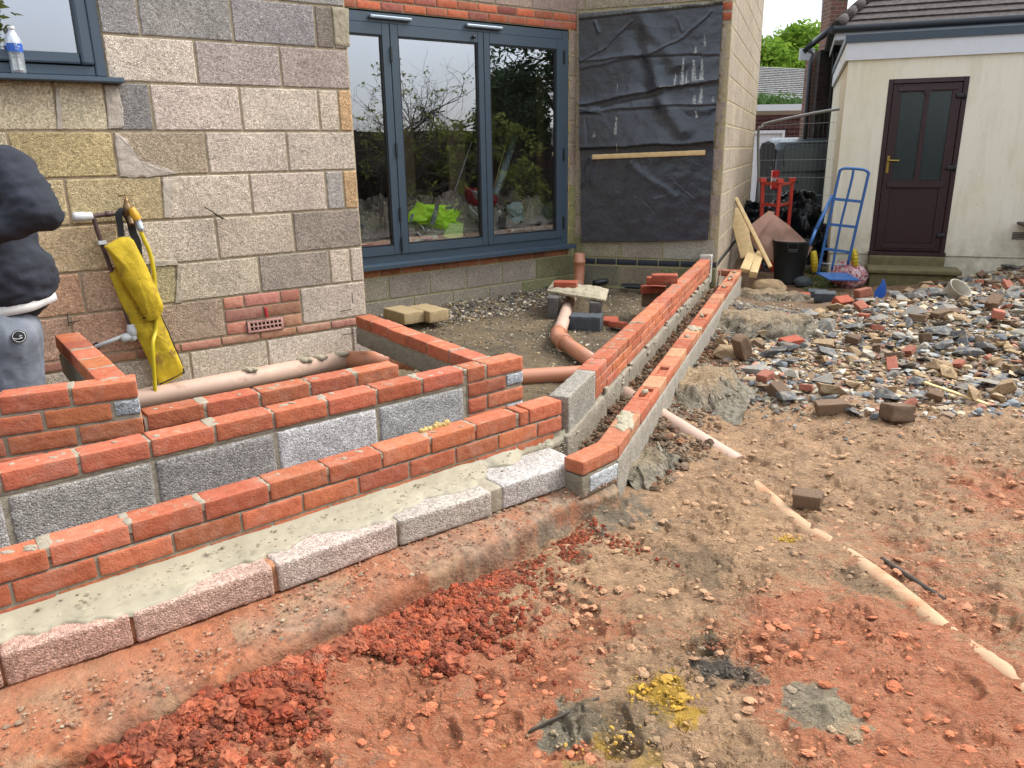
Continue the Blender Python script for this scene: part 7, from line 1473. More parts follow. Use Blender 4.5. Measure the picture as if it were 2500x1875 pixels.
at_px('old_brick', 1680, 862, .2, 'brown brick standing tilted at the near left edge of the rubble', scale=(.20, .11, .09), rz=150, tilt=26)
at_px('old_brick', 1608, 780, .2, 'brown brick leaning on end among stones beside the middle concrete lump', scale=(.13, .10, .20), rz=150, tilt=18)
at_px('old_brick', 1800, 893, .2, 'long dirty brick end lying along the near edge of the rubble', scale=(.26, .11, .08), rz=100, tilt=5)
at_px('old_brick', 1935, 912, .2, 'long angular brown brick at the lower right edge of the rubble', scale=(.26, .12, .11), rz=70, tilt=10)
at_px('brick_fragment', 1865, 645, .2, 'faded pink brick with a mortar stripe at the back of the heap', scale=(.24, .11, .10), rz=75, tilt=6)
at_px('old_brick', 1745, 1100, .2, 'single loose brick lying alone on the mud beside the buried pipe', scale=(.155, .095, .075), rz=118, tilt=4, sink=.15)
for x, y, rz_, t, lb in [(1728, 645, 98, 5, 'bright red half brick alone at the back left of the heap'), (1815, 660, 60, 30, 'bright red brick under the pale slabs'), (1705, 752, 60, 10, 'bright red perforated brick nearest the concrete lumps'), (1683, 690, 120, 40, 'small bright red brick tilted left of the grey stones')]:
    c0 = gp(x * K, y * K, .01); loose_brick(0, 0, 0, rz_, lb, P=c0, tilt=t, sz=(.20, .10, .07) if x != 1683 else (.15, .07, .05))
for x, y, lb in [(1765, 640, 'dark grey brick beside the bright red half brick at the back'), (1780, 652, 'dark grey slab leaning behind the pink brick')]: c0 = gp(x * K, y * K, .01); loose_brick(0, 0, 0, 110, lb, mat='dark_stone', P=c0, tilt=8, sz=(.20, .12, .09), name='grey_brick')
m = MB(); a, b = gp(1990 * K, 838 * K, .03), gp(2135 * K, 885 * K, .02); m.rbox(a, b - a, [.02, .04, 0], [0, 0, .012], (20, 4, 3), r=.002, amp=.003, sc=20); o = m.build('timber_offcut', MT['new_timber']); tag(o, 'pale split timber offcut lying across the rubble', 'timber')
c0 = gp(2055 * K, 645 * K, .05); m = MB(); m.lathe(c0 - [0, .0, .03], [(.10, 0), (.115, .12), (.120, .125), (.115, .13), (.105, .125), (.09, .01)], 24, (.3, -.55, .75)); o = m.build('plastic_pot', MT['flint_white']); tag(o, 'dirty white plastic pot lying in the rubble', 'pot')
def chips(name, N_, sampler, size, palette, label=None, flat=(.3, .8), seed=0, protos=PROT[:6], mat='gravel', cat=None, sink=.2, absz=False, tint=0):
    rg = np.random.default_rng(seed); pos = sampler(rg, N_); N_ = len(pos); z = ground_z(pos[:, 0], pos[:, 1]) if not absz else np.zeros(len(pos)); m = MB(); pal = np.array(palette)
    which = rg.integers(len(protos), size=N_)
    for w_ in range(len(protos)):
        V, F = protos[w_]; k = np.where(which == w_)[0]; n = len(k)
        if not n: continue
        s = size[0] * (size[1] / size[0]) ** (rg.random(n) ** 1.8); sc3 = np.stack([s, s * rg.uniform(.6, 1, n), s * rg.uniform(flat[0], flat[1], n)], 1)
        a = rg.uniform(0, 6.28, n); t = rg.normal(size=n) * .3; ca, sa, ct, st_ = np.cos(a), np.sin(a), np.cos(t), np.sin(t)
        W = V[None] * sc3[:, None]; X = W[..., 0]; Y = W[..., 1] * ct[:, None] - W[..., 2] * st_[:, None]; Z = W[..., 1] * st_[:, None] + W[..., 2] * ct[:, None]
        X2 = X * ca[:, None] - Y * sa[:, None]; Y2 = X * sa[:, None] + Y * ca[:, None]; off = pos[k, 2] if pos.shape[1] > 2 else 0
        P = np.stack([X2 + pos[k, 0][:, None], Y2 + pos[k, 1][:, None], Z + (z[k] + off + sc3[:, 2] * (.5 - sink))[:, None]], -1).reshape(-1, 3)
        FF = (F[None] + (np.arange(n) * len(V))[:, None, None]).reshape(-1, 3); cc = pal[rg.integers(len(pal), size=n)] * rg.uniform(.75, 1.2, n)[:, None]; cc = cc if not tint else cc * (1 - tint) + tint * ground_tint(pos[k, 0], pos[k, 1]) * rg.uniform(.75, 1.1, n)[:, None]; C = np.repeat(np.c_[cc, np.ones(n)], len(V), 0); m.add(P, FF, C)
    o = m.build(name, MT[mat]); tag(o, label, cat, kind='stuff'); return o
def poly_sampler(poly, dens=None):
    a, b = np.min(poly, 0), np.max(poly, 0)
    def f(rg, n):
        out = []
        while len(out) < n:
            x, y = rg.uniform(a[0], b[0]), rg.uniform(a[1], b[1])
            if inside(x, y, poly) and (dens is None or rg.random() < dens(x, y)): out.append((x, y))
        return np.array(out)
    return f
PALR = [S(*c, .84)[:3] for c in [(208, 190, 155), (190, 165, 128), (170, 150, 122), (125, 130, 132), (104, 110, 114), (160, 158, 150), (210, 202, 182), (172, 122, 98), (150, 125, 100), (180, 150, 105), (140, 120, 100), (155, 135, 108)]]
chips('rubble_pieces', 1500, poly_sampler(HEAP), (.045, .14), PALR, 'hand-sized mixed stone and slate pieces packed through the rubble heap', flat=(.15, .6), seed=41, protos=PROT[:4] + SLATE, sink=.1)
chips('rubble_chips', 11000, poly_sampler(HEAP), (.018, .075), PALR, 'small broken stone, slate and brick chips filling the rubble heap', seed=2, protos=PROT[:4] + SLATE[:4])
SPREAD = [gp(x * K, y * K)[:2] for x, y in [(1450, 900), (1560, 700), (1700, 630), (2000, 625), (2300, 560), (2400, 1000), (2150, 1000), (1900, 960), (1700, 930)]]
chips('rubble_chips', 5000, poly_sampler(SPREAD), (.008, .03), PALR, 'fine scattered chips trodden into the earth around the rubble heap', seed=3)
INN = [gp(x * K, y * K)[:2] for x, y in [(820, 690), (790, 650), (1000, 630), (1240, 600), (1430, 600), (1500, 570), (1250, 790), (1180, 860), (1130, 820), (1080, 770)]]
PALG = [S(*c, .75)[:3] for c in [(210, 195, 165), (170, 155, 130), (130, 120, 105), (95, 95, 92), (225, 215, 195), (190, 160, 115), (150, 140, 125), (110, 105, 98)]]
WALLB = [bp(u, 0, -d)[:2] for u, d in [(.3, .0), (3.5, .0), (3.5, .55), (1.5, .75), (.3, .35)]]
chips('gravel_chips', 3600, poly_sampler(INN), (.008, .03), PALG, 'brown gravel trodden between the low walls and the patio doors', seed=5)
chips('gravel_chips', 3200, poly_sampler(WALLB), (.012, .05), PALG, 'paler loose gravel banked against the wall below the patio doors', seed=6, sink=.0)
GRD = [gp(x * K, y * K)[:2] for x, y in [(-100, 1700), (700, 1330), (1340, 1030), (1500, 900), (2300, 900), (2400, 1700)]]
PALM = [S(*c, .7)[:3] for c in [(190, 155, 118), (185, 115, 82), (160, 132, 100), (180, 155, 125), (195, 105, 72), (140, 115, 92)]]
chips('mud_crumbs', 9000, poly_sampler(GRD), (.003, .014), PALM, 'fine crumbs of mud and grit over the garden', seed=8, tint=.75)
# crumbly red clods banked along the footing
fd = (FT[0] - FT[1])[:2]; fd = fd / np.hypot(*fd); fnr = np.array([fd[1], -fd[0]])
def clod_sampler(t0, t1, width, pile=0, base=.02):
    def f(rg, n):
        t = rg.uniform(t0, t1, n); wv = pn(np.c_[t * 3.3, t * 0, t * 0], 3) + .5 * pn(np.c_[t * 9, t * 0, t * 0], 5); d = np.abs(rg.normal(size=n)) * width * np.clip(.75 + 1.3 * wv, .15, 2.2) + base * (1 - 2 * wv); P = np.array(FT[1][:2])[None] + t[:, None] * fd + d[:, None] * fnr; h = pile * np.exp(-(d / (width * 1.2)) ** 2) * (.55 + .45 * np.sin(t * 7 + 1)) * rg.uniform(.2, 1, n) * sst(t1, t1 - .5, t); return np.c_[P, h]
    return f
RND = []
for i in range(6):
    T_, F_ = topo(6, 6, 6); q = (T_ / 6 - .5) * 2; q = q * np.sqrt(np.maximum(1 - (q[:, [1, 2, 0]] ** 2 + q[:, [2, 0, 1]] ** 2) / 2 + q[:, [1, 2, 0]] ** 2 * q[:, [2, 0, 1]] ** 2 / 3, 0)); q = q * .5 * (1 + .45 * fbm(q * 2.2, 3, i * 3))[:, None]; F3 = np.concatenate([F_[:, [0, 1, 2]], F_[:, [0, 2, 3]]]); RND.append((q, F3))
PALC = [S(*c, 1)[:3] for c in [(255, 255, 255), (235, 225, 220), (255, 235, 215), (215, 200, 195), (250, 210, 190)]]
chips('soil_clods', 260, clod_sampler(-1.5, .0, .13, .04), (.03, .085), PALC, 'larger crumbly red-brown lumps at the foot of the concrete footing', flat=(.5, .8), seed=15, protos=RND, mat='soil_red', sink=.35)
chips('soil_clods', 11000, clod_sampler(-1.5, .35, .13, .045), (.004, .036), PALC, 'crumbly red-brown clods heaped along the foot of the concrete footing', flat=(.6, .95), seed=11, protos=RND, mat='soil_red', sink=.3)
chips('soil_clods', 5000, clod_sampler(-1.6, .9, .20, .015), (.004, .018), PALC, 'small red-brown crumbs scattered along the footing', flat=(.6, .95), seed=12, protos=RND, mat='soil_red', sink=.3)
PALD = [np.array(c) * .8 for c in PALC]
TRN = [fO(u, 0, d)[:2] for u, d in [(0, .13), (6.0, .13), (6.0, .42), (0, .38)]]
simple('soil_brown', S(150, 128, 102), .95, 0, .25, 25, .6, 120, .004, vtx=True)
chips('trench_spoil', 2600, poly_sampler(TRN), (.012, .06), PALC, 'lumpy grey-brown spoil in the trench between the long wall and single course', flat=(.5, .9), seed=13, protos=RND, mat='soil_brown', sink=.0)
OUTS = [gp(x * K, y * K)[:2] for x, y in [(1340, 1000), (1400, 900), (1500, 780), (1560, 700), (1620, 760), (1560, 900), (1530, 985), (1430, 1060)]]
chips('trench_spoil', 1500, poly_sampler(OUTS), (.010, .06), PALC, 'grey muddy lumps banked outside the single course', flat=(.4, .8), seed=14, protos=RND, mat='soil_brown', sink=.3)

# ================================================================== worker at the left edge
def remesh(name, prims, voxel, mat, parent, disp=None, smooth=3):
    "one continuous skin over overlapping tapered limbs (a, b, ra, rb) and ellipsoids (c, radii)"
    m = MB()
    for p in prims:
        if len(p) == 4:
            a, b, ra, rb = np.array(p[0]), np.array(p[1]), p[2], p[3]; t = np.linspace(0, 1, 5); P = [lerp(a, b, q) for q in t]; ax = (b - a) / np.linalg.norm(b - a)
            cap = lambda c, r, d: [(c + ax * d * r * math.sin(q), r * math.cos(q)) for q in (.5, 1.0, 1.45)]
            pts = cap(a, ra, -1)[::-1] + [(q, ra + (rb - ra) * k) for q, k in zip(P, t)] + cap(b, rb, 1); m.tube([q[0] for q in pts], [q[1] for q in pts], 18)
        else:
            T_, F_ = topo(12, 12, 12); q = (T_ / 12 - .5) * 2; q = q * np.sqrt(np.maximum(1 - (q[:, [1, 2, 0]] ** 2 + q[:, [2, 0, 1]] ** 2) / 2 + q[:, [1, 2, 0]] ** 2 * q[:, [2, 0, 1]] ** 2 / 3, 0)); m.add(q * np.array(p[1]) + np.array(p[0]), F_)
    o = m.build('tmp', mat); md = o.modifiers.new('r', 'REMESH'); md.mode = 'VOXEL'; md.voxel_size = voxel; md.use_smooth_shade = True; ms = o.modifiers.new('s', 'SMOOTH'); ms.iterations = smooth * 3; ms.factor = .5
    dg = bpy.context.evaluated_depsgraph_get(); me = bpy.data.meshes.new_from_object(o.evaluated_get(dg)); loc = np.array(o.location); bpy.data.objects.remove(o)
    n = len(me.vertices); V = np.empty(n * 3); me.vertices.foreach_get('co', V); V = V.reshape(-1, 3) + loc; N_ = np.empty(n * 3); me.vertices.foreach_get('normal', N_); N_ = N_.reshape(-1, 3)
    if disp: V = V + N_ * disp(V)[:, None]
    wl = np.zeros(3); q = parent
    while q is not None: wl += np.array(q.location); q = q.parent
    me.vertices.foreach_set('co', (V).ravel()); me.name = name; me.materials.clear(); me.materials.append(mat); me.polygons.foreach_set('use_smooth', np.ones(len(me.polygons), bool)); ob = bpy.data.objects.new(name, me); col.objects.link(ob); ob.parent = parent; ob.location = Vector(-wl); me.update(); return ob
W3 = lambda x, y, d=3.12: yp(D(x, y), d)
per_ = thing('person', W3(-20, 900) * [1, 1, 0] + [0, 0, .1], 'worker in a dark sweatshirt and grey joggers, cropped by the left edge', 'person')
hip, waist, chest, neck = W3(-18, 700, 3.16), W3(-22, 600, 3.16), W3(-45, 450, 3.18), W3(-75, 335, 3.2); head = W3(-100, 262, 3.18)
shN, elN, wrN = W3(14, 384, 3.0), W3(84, 458, 2.94), W3(-45, 512, 2.86); shF, elF, wrF = W3(-130, 400, 3.35), W3(-190, 470, 3.2), W3(-120, 520, 2.95)
hN, hF = W3(-18 + 26, 730, 3.08), W3(-55, 730, 3.24); kN, kF = W3(38, 905, 3.08), W3(-50, 905, 3.25); aN, aF = kN * [1, 1, 0] + [.0, .02, .20], kF * [1, 1, 0] + [-.05, .0, .20]
fwd = np.array([-.92, -.15, 0]); side = np.array([.15, -.92, 0])
prims = [(hip, waist, .135, .125), (waist, chest, .125, .15), (chest, neck, .14, .07), (neck, head, .058, .06), (head, (.088, .078, .118)), (head + fwd * .03 + [0, 0, -.05], (.06, .055, .07)), (head + fwd * .095 + [0, 0, -.012], (.02, .013, .02)),
  (shN, elN, .062, .048), (elN, wrN, .048, .030), (shF, elF, .062, .048), (elF, wrF, .048, .030), (chest, shN, .09, .07), (chest, shF, .09, .07),
  (hip, hN, .12, .11), (hip, hF, .12, .11), (hN, kN, .09, .062), (hF, kF, .09, .062), (kN, aN, .06, .042), (kF, aF, .06, .042), (aN, aN + fwd * .16 - [0, 0, .06], .04, .032), (aF, aF + fwd * .16 - [0, 0, .06], .04, .032)]
for wr, el_ in ((wrN, elN), (wrF, elF)):
    dd = (wr - el_) / np.linalg.norm(wr - el_); pc = wr + dd * .055; prims.append((wr, wr + dd * .085, .026, .032)); sd_ = np.cross(dd, [0, 0, 1]); sd_ /= np.linalg.norm(sd_)
    for k in range(4): b0 = wr + dd * .095 + sd_ * (-.027 + .018 * k); L_ = [.058, .068, .063, .050][k]; prims += [(b0 - dd * .02, b0 + dd * L_ * .55, .0095, .009), (b0 + dd * L_ * .55, b0 + dd * L_ * .8 - np.array([0, 0, L_ * .45]), .009, .0078)]
    b0 = wr + dd * .03 - sd_ * .028; prims += [(b0, b0 - sd_ * .022 + dd * .035, .012, .0105), (b0 - sd_ * .022 + dd * .035, b0 - sd_ * .018 + dd * .065 - np.array([0, 0, .012]), .0105, .009)]
for s2 in (1, -1): prims.append((head + side * s2 * .078 + np.array([.005, 0, -.01]), (.018, .012, .03)))
body = remesh('body', prims, .0085, MT['skin'], per_, smooth=1)
m = MB()
for s2 in (1, -1): m.lathe(head + fwd * .078 + side * s2 * .03 + [0, 0, .012], [(0, -.004), (.012, 0), (.010, .006), (0, .010)], 12, fwd)
m.build('eyes', MT['white_cotton'], per_)
remesh('hair', [(head - fwd * .018 + np.array([0, 0, .028]), (.092, .084, .108)), (head - fwd * .045 - np.array([0, 0, .03]), (.06, .07, .07))], .008, MT['hair'], per_, lambda V: .004 * fbm(V * 60, 2, 3), smooth=1)
def folds(V):
    f = 1 - np.abs(fbm(np.c_[V[:, 0] * 5 + V[:, 2] * 5, V[:, 1] * 4, V[:, 2] * 9 - V[:, 0] * 6], 3, 5)); f2 = 1 - np.abs(fbm(V * [9, 7, 18], 3, 8)); return (f - .75) * .020 + (f2 - .75) * .009
def folds2(V): f = 1 - np.abs(fbm(V * [7, 6, 3.5], 3, 15)); f2 = 1 - np.abs(fbm(V * [12, 10, 7], 3, 18)); return (f - .75) * .022 + (f2 - .75) * .008
hemw = W3(-10, 592, 3.16); waist = W3(-20, 560, 3.16)
remesh('sweatshirt', [(hemw, waist, .195, .180), (hemw + [.035, 0, -.01], waist + [.01, 0, 0], .195, .165), (waist, chest, .180, .195), (chest, neck, .175, .085), (chest, shN, .15, .118), (chest, shF, .13, .105), (shN, elN, .116, .085), (elN, lerp(elN, wrN, .5), .078, .062), (lerp(elN, wrN, .5), lerp(elN, wrN, .92), .062, .046), (shF, elF, .100, .074), (elF, lerp(elF, wrF, .92), .074, .044), (elN + [.012, 0, 0], (.075, .075, .07))], .011, MT['sweatshirt'], per_, folds)
t0 = W3(-10, 650, 3.16); m = MB(); P = []
th = np.linspace(0, 2 * math.pi, 60)
for (dz, r_) in [(.08, .175), (.02, .20), (-.04, .216), (-.062, .219), (-.063, .212), (-.01, .20)]: P.append([[t0[0] + .012 + (r_ + .006 * math.sin(a * 7)) * math.cos(a), t0[1] + (r_ + .006 * math.sin(a * 5)) * .8 * math.sin(a), t0[2] + dz + .05 * math.cos(a) + .008 * math.sin(3 * a)] for a in th])
m.grid(np.array(P)); m.build('t_shirt', MT['white_cotton'], per_, smooth=True)
remesh('joggers', [(hip + [0, 0, .03], hip + [0, 0, -.04], .165, .17), (hip, hN, .16, .145), (hip, hF, .16, .145), (hN, kN, .135, .105), (hF, kF, .135, .105), (kN, aN + [0, 0, .03], .10, .065), (kF, aF + [0, 0, .03], .10, .065)], .012, MT['grey_jersey'], per_, folds2)
for a in (aN, aF): remesh('boot', [(a + [0, 0, .06], a - [0, 0, .02], .055, .06), (a - [0, 0, .05], a + fwd * .20 - [0, 0, .06], .05, .042)], .01, MT['bin_rubber'], per_)
pq = W3(41, 727, 2.80); bd = bpy.context.evaluated_depsgraph_get(); dv = Vector(ray(D(41, 727))).normalized()
jog = [o for o in per_.children if o.name.startswith('joggers')][0]; bpy.context.view_layer.update(); hit = jog.ray_cast(jog.matrix_world.inverted() @ Vector((0, 0, CAMZ)), dv)
pq = np.array(jog.matrix_world @ hit[1]) if hit[0] else pq; dvn = np.array(dv); pn_ = -dvn; px_ = np.cross(dvn, [0, 0, 1]); px_ /= np.linalg.norm(px_); pz_ = np.cross(px_, dvn); pq = pq + pn_ * .012
m = MB(); m.lathe(pq, [(0, 0), (.026, 0), (.026, .003), (0, .004)], 28, pn_); lg = m.build('badge', MT['black_fabric'], per_)
m = MB(); m.tube([pq + pn_ * .004 + px_ * .0215 * math.cos(a) + pz_ * .0215 * math.sin(a) for a in np.linspace(0, 2 * math.pi, 30)], .0012, 5); m.tube(curve([pq + pn_ * .005 + px_ * x + pz_ * z for x, z in [(.011, .001), (.006, .004), (.002, .001), (.005, -.004), (.011, -.006), (.0, -.009), (-.012, -.008), (-.016, -.005)]], 5), .0012, 5); m.build('emblem', MT['white_cotton'], lg)

# ================================================================== what stands in the room behind the patio doors
GP = lambda x, y: (850 + .2486 * x, 350 + .2486 * y)
def ip(x, y, d): return onp(GP(x, y), BAY0 + HN * d, HAZ)
fl_z = .505
def clutter_floor():
    nu, nd = 160, 70; us, ds = np.linspace(.3, 3.5, nu), np.linspace(.10, 2.2, nd); U_, D_ = np.meshgrid(us, ds, indexing='ij'); q = np.c_[U_.ravel(), D_.ravel(), U_.ravel() * 0]
    n = fbm(q * 2.2, 4, 6).reshape(U_.shape); r_ = 1 - np.abs(fbm(q * 9, 4, 9).reshape(U_.shape)); Z = .58 + (.20 + .22 * n + .12 * r_) * sst(.0, .35, D_) * sst(2.3, 1.4, D_) + .16
    P = BAY0 + HU * U_[..., None] + HN * D_[..., None]; P[..., 2] = Z; m = MB(); m.grid(P, S(170, 155, 140, .9), flip=False); o = m.build('debris_heap', MT['gravel'], smooth=False); return tag(o, 'heap of crumpled rubbish and debris on the floor behind the patio doors', kind='stuff')
clutter_floor()
rg = np.random.default_rng(31); m = MB()
PALI = [S(*c, 1.3) for c in [(190, 180, 170), (120, 110, 105), (80, 75, 80), (160, 130, 105), (205, 205, 205), (95, 110, 130), (140, 120, 110), (60, 55, 55)]]
for i in range(800):
    u, d = rg.uniform(.9, 3.3), rg.uniform(.10, 1.2); z = .66 + rg.uniform(.0, .38) * min(.45 + d * 1.3, 1); a = rg.normal(size=3); a /= np.linalg.norm(a); b = np.cross(a, rg.normal(size=3)); b /= np.linalg.norm(b); c = np.cross(a, b); L_ = rg.uniform(.02, .13)
    m.box(bp(u, z, d), a * L_, b * L_ * rg.uniform(.2, .8), c * rg.uniform(.002, .02), c=PALI[int(rg.integers(8))])
tag(m.build('rubbish_scraps', MT['gravel']), 'loose scraps of paper, plastic and board on the debris heap indoors', kind='stuff')
def softin(poly, d, mat, name, label, cat, seed, bulge=.05, th=.02):
    P = [onp(GP(*q), BAY0 + HN * d, HAZ) for q in poly]; cc = sum(P) / len(P); per = []
    for i in range(len(P)): a, b = P[i], P[(i + 1) % len(P)]; k = max(2, int(np.linalg.norm(b - a) / .015)); per += [a + (b - a) * j / k for j in range(k)]
    per = np.array(per); k = len(per); V = []
    for s2 in (1, .93, .82, .7, .56, .42, .28, .14, .01): q = cc + (per - cc) * s2; w_ = (1 - np.abs(fbm(q * 7, 4, seed))) * .07 + fbm(q * 22, 3, seed + 1) * .012; V.append(q - HN * (bulge * (1 - s2 ** 2) + (w_ - .03) * (1 - s2 ** 8))[:, None])
    j = np.arange(k); k2 = (j + 1) % k; F = np.concatenate([np.stack([i * k + j, i * k + k2, (i + 1) * k + k2, (i + 1) * k + j], 1) for i in range(8)]); m = MB(); V = np.concatenate(V); m.add(V, F, sm=True); m.add(V[:k] + HN * th, np.arange(k)[None]); o = m.build(name, MT[mat]); tag(o, label, cat); return o
vest = softin([(580, 770), (600, 690), (665, 620), (690, 572), (740, 598), (850, 600), (1030, 612), (1045, 690), (1062, 640), (1090, 690), (1118, 645), (1065, 780), (1135, 785), (1125, 915), (1010, 945), (925, 915), (840, 850), (780, 795), (700, 800), (655, 745)], .20, 'hi_vis', 'safety_vest', 'fluorescent yellow hi-vis vest dumped behind the middle patio door pane', 'vest', 4, .06)
for i, poly in enumerate([[(855, 598), (895, 602), (880, 700), (845, 805), (800, 795), (830, 700)], [(950, 622), (1030, 612), (1030, 645), (955, 652)], [(615, 690), (645, 690), (632, 770), (605, 775)]]):
    P = [onp(GP(*q), BAY0 + HN * .085, HAZ) for q in poly]; m = MB(); m.prism(P, HN * .004); o = m.build('reflective_strip', MT['reflective_grey']); o.parent = vest; o.location = o.location - vest.location
P = [onp(GP(*q), BAY0 + HN * .10, HAZ) for q in [(1000, 785), (1135, 785), (1122, 918), (1010, 940), (930, 905)]]; m = MB(); m.prism(P, HN * .004); o = m.build('lining', MT['hi_vis_pale']); o.parent = vest; o.location = o.location - vest.location
softin([(1150, 430), (1270, 440), (1400, 470), (1480, 530), (1440, 640), (1270, 665), (1170, 590)], .55, 'red_plastic', 'plastic_sack', 'shiny red plastic sack on the heap behind the doors', 'sack', 8, .08)
softin([(1205, 460), (1275, 470), (1275, 555), (1250, 545)], .42, 'white_cotton', 'white_wrapper', 'white wrapper against the red sack behind the doors', 'wrapper', 9, .02, .005)
softin([(1550, 620), (1640, 570), (1700, 580), (1722, 700), (1725, 820), (1600, 850), (1572, 720)], .22, 'pale_sheet', 'polythene_piece', 'pale green translucent sheet piece behind the right pane', 'plastic sheet', 10, .02, .005)
softin([(600, 975), (640, 950), (790, 900), (880, 890), (900, 960), (720, 975)], .13, 'pale_sheet', 'food_packet', 'white and blue packet at the bottom of the middle pane', 'packet', 11, .03, .005)
m = MB(); a, b = ip(1515, 890, .16), ip(1575, 890, .16); h_ = ip(1515, 805, .16)[2] - a[2]
for f in (0, .4, .85): m.box(a + (b - a) * f, (b - a) * .15, HN * .02, np.array([0, 0, h_]))
for f in (0, .45, .9): m.box(a + [0, 0, h_ * f], (b - a), HN * .021, np.array([0, 0, h_ * .1]))
o = m.build('yellow_bracket', MT['yellow_rubber']); tag(o, 'small orange-yellow plastic bracket at the bottom of the right pane', 'bracket')
for i, (a, b, r_, mt, lb) in enumerate([((1005, 590), (1215, -20), .007, 'white_plastic', 'thin pale pole leaning behind the middle pane'), ((1420, 470), (1560, -20), .005, 'new_timber', 'thin brown cane leaning behind the right pane'), ((1440, 520), (1640, -60), .04, 'pale_sheet', 'thick greenish plastic-wrapped roll leaning behind the right pane')]):
    m = MB(); m.tube([ip(*a, .5), ip(*b, .9)], r_, 10); o = m.build('leaning_pole', MT[mt]); tag(o, lb, 'pole')

m = MB(); n_ = 40; U_, D_ = np.meshgrid(np.linspace(-8, 15, 120), np.linspace(-9.8, -6.75, 24), indexing='ij'); P = BAY0 + HU * U_[..., None] + HN * D_[..., None]; P[..., 2] = .03 + .08 * (1 - np.abs(fbm(P.reshape(-1, 3) * 2, 3, 2))).reshape(U_.shape)  # unseen dark bed, added to darken the ground mirrored in the low panes
m.grid(P, flip=True); simple('added_bed_soil', (.035, .026, .018, 1), .95); o = m.build('added_dark_bed', MT['added_bed_soil']); tag(o, kind='structure')
m = MB(); rg = np.random.default_rng(3); cs = [bp(rg.uniform(-6, 14), rg.uniform(.05, .25), rg.uniform(-9.6, -6.9)) for _ in range(150)]; leafcloud(m, cs, rg.uniform(.15, .35, 150), 16000, .045, 4); tag(m.build('added_ground_cover', MT['leaf_hedge']), 'unseen dark leafy ground cover added by the garden fence to darken the pane reflections', kind='stuff')  # leaf cover added over the unseen bed, also for a darker mirrored foreground
# ================================================================== the garden the panes reflect: fence and shrubs behind the viewer
fn_ = thing('garden_fence', bp(5, 0, -9.8) * [1, 1, 0], 'dark brown overlap timber garden fence facing the patio doors', 'fence')
m = MB(); m.box(bp(-14, -.1, -9.8), HU * 30, HN * .03, np.array([0, 0, 2.1]))
for k in range(16): m.box(bp(-14, .0 + .132 * k, -9.77), HU * 30, HN * .012, np.array([0, 0, .09]))
m.build('panel', MT['wood_dark'], fn_)
for k in range(13): m = MB(); m.box(bp(-12 + 2.2 * k, -.1, -9.75), HU * .1, HN * .09, np.array([0, 0, 2.2])); m.build('post', MT['wood_dark'], fn_)
def shrub(name, base, h, spread, label, seed, leaves=2500, lsz=.05, lm='leaf_olive', depth=4, r0=.05, cat='shrub'):
    rg = np.random.default_rng(seed); t = thing(name, base, label, cat); m = MB(); tips = []
    def grow(p, d, l, r_, lev):
        P = [p]; q = p
        for i in range(4): d = d + rg.normal(size=3) * .22; d /= np.linalg.norm(d); q = q + d * l / 4; P.append(q)
        m.tube(P, list(np.linspace(r_, r_ * .6, 5)), 5 if lev > 1 else 7, caps=False)
        if lev >= depth: tips.append(q); return
        for k in range(int(rg.integers(2, 5))): nd = d + rg.normal(size=3) * .65 + [0, 0, .12]; nd /= np.linalg.norm(nd); grow(P[int(rg.integers(2, 5))], nd, l * rg.uniform(.55, .85), r_ * .55, lev + 1)
    for k in range(6): a = rg.uniform(0, 6.28); grow(np.array(base, float) + [0, 0, -.05], np.array([math.cos(a) * spread, math.sin(a) * spread, 1.]), h * .40, r0, 0)
    m.build('branches', MT['bark'], t)
    if leaves:
        m = MB(); T2 = np.array(tips); idx = rg.integers(len(T2), size=min(len(T2), max(1, leaves // 10))); leafcloud(m, T2[idx], np.full(len(idx), .10), leaves, lsz, seed); m.build('foliage', MT[lm], t)
    return t
shrub('twisted_shrub', bp(5.6, 0, -8.6) * [1, 1, 0], 3.9, .35, 'bare twisty shrub with sparse buds in front of the garden fence', 1, 1500, .045, depth=5)
shrub('magnolia', bp(7.6, 0, -8.4) * [1, 1, 0], 2.9, .45, 'spreading shrub with yellow-green leaf clusters by the garden fence', 2, 4200, .07, 'leaf_olive', depth=4)
shrub('twisted_shrub', bp(6.8, 0, -9.0) * [1, 1, 0], 2.6, .45, 'lower twiggy shrub between the two taller ones', 5, 900, .045, depth=5)
tree('conifer', bp(11.0, 0, -8.8) * [1, 1, 0], 6.2, 1.7, 15000, .07, 'leaf_dark', 'dark drooping conifer at the far end of the garden fence', 7, nb=50)
tree('conifer', bp(9.6, 0, -9.2) * [1, 1, 0], 3.6, 1.0, 9000, .07, 'leaf_dark', 'smaller dark conifer beside the drooping one', 8, nb=36)
tree('garden_tree', bp(-2.2, 0, -8.5) * [1, 1, 0], 3.9, 1.3, 9000, .07, 'leaf_olive', 'small leafy tree behind the viewer facing the left window', 9, nb=30)

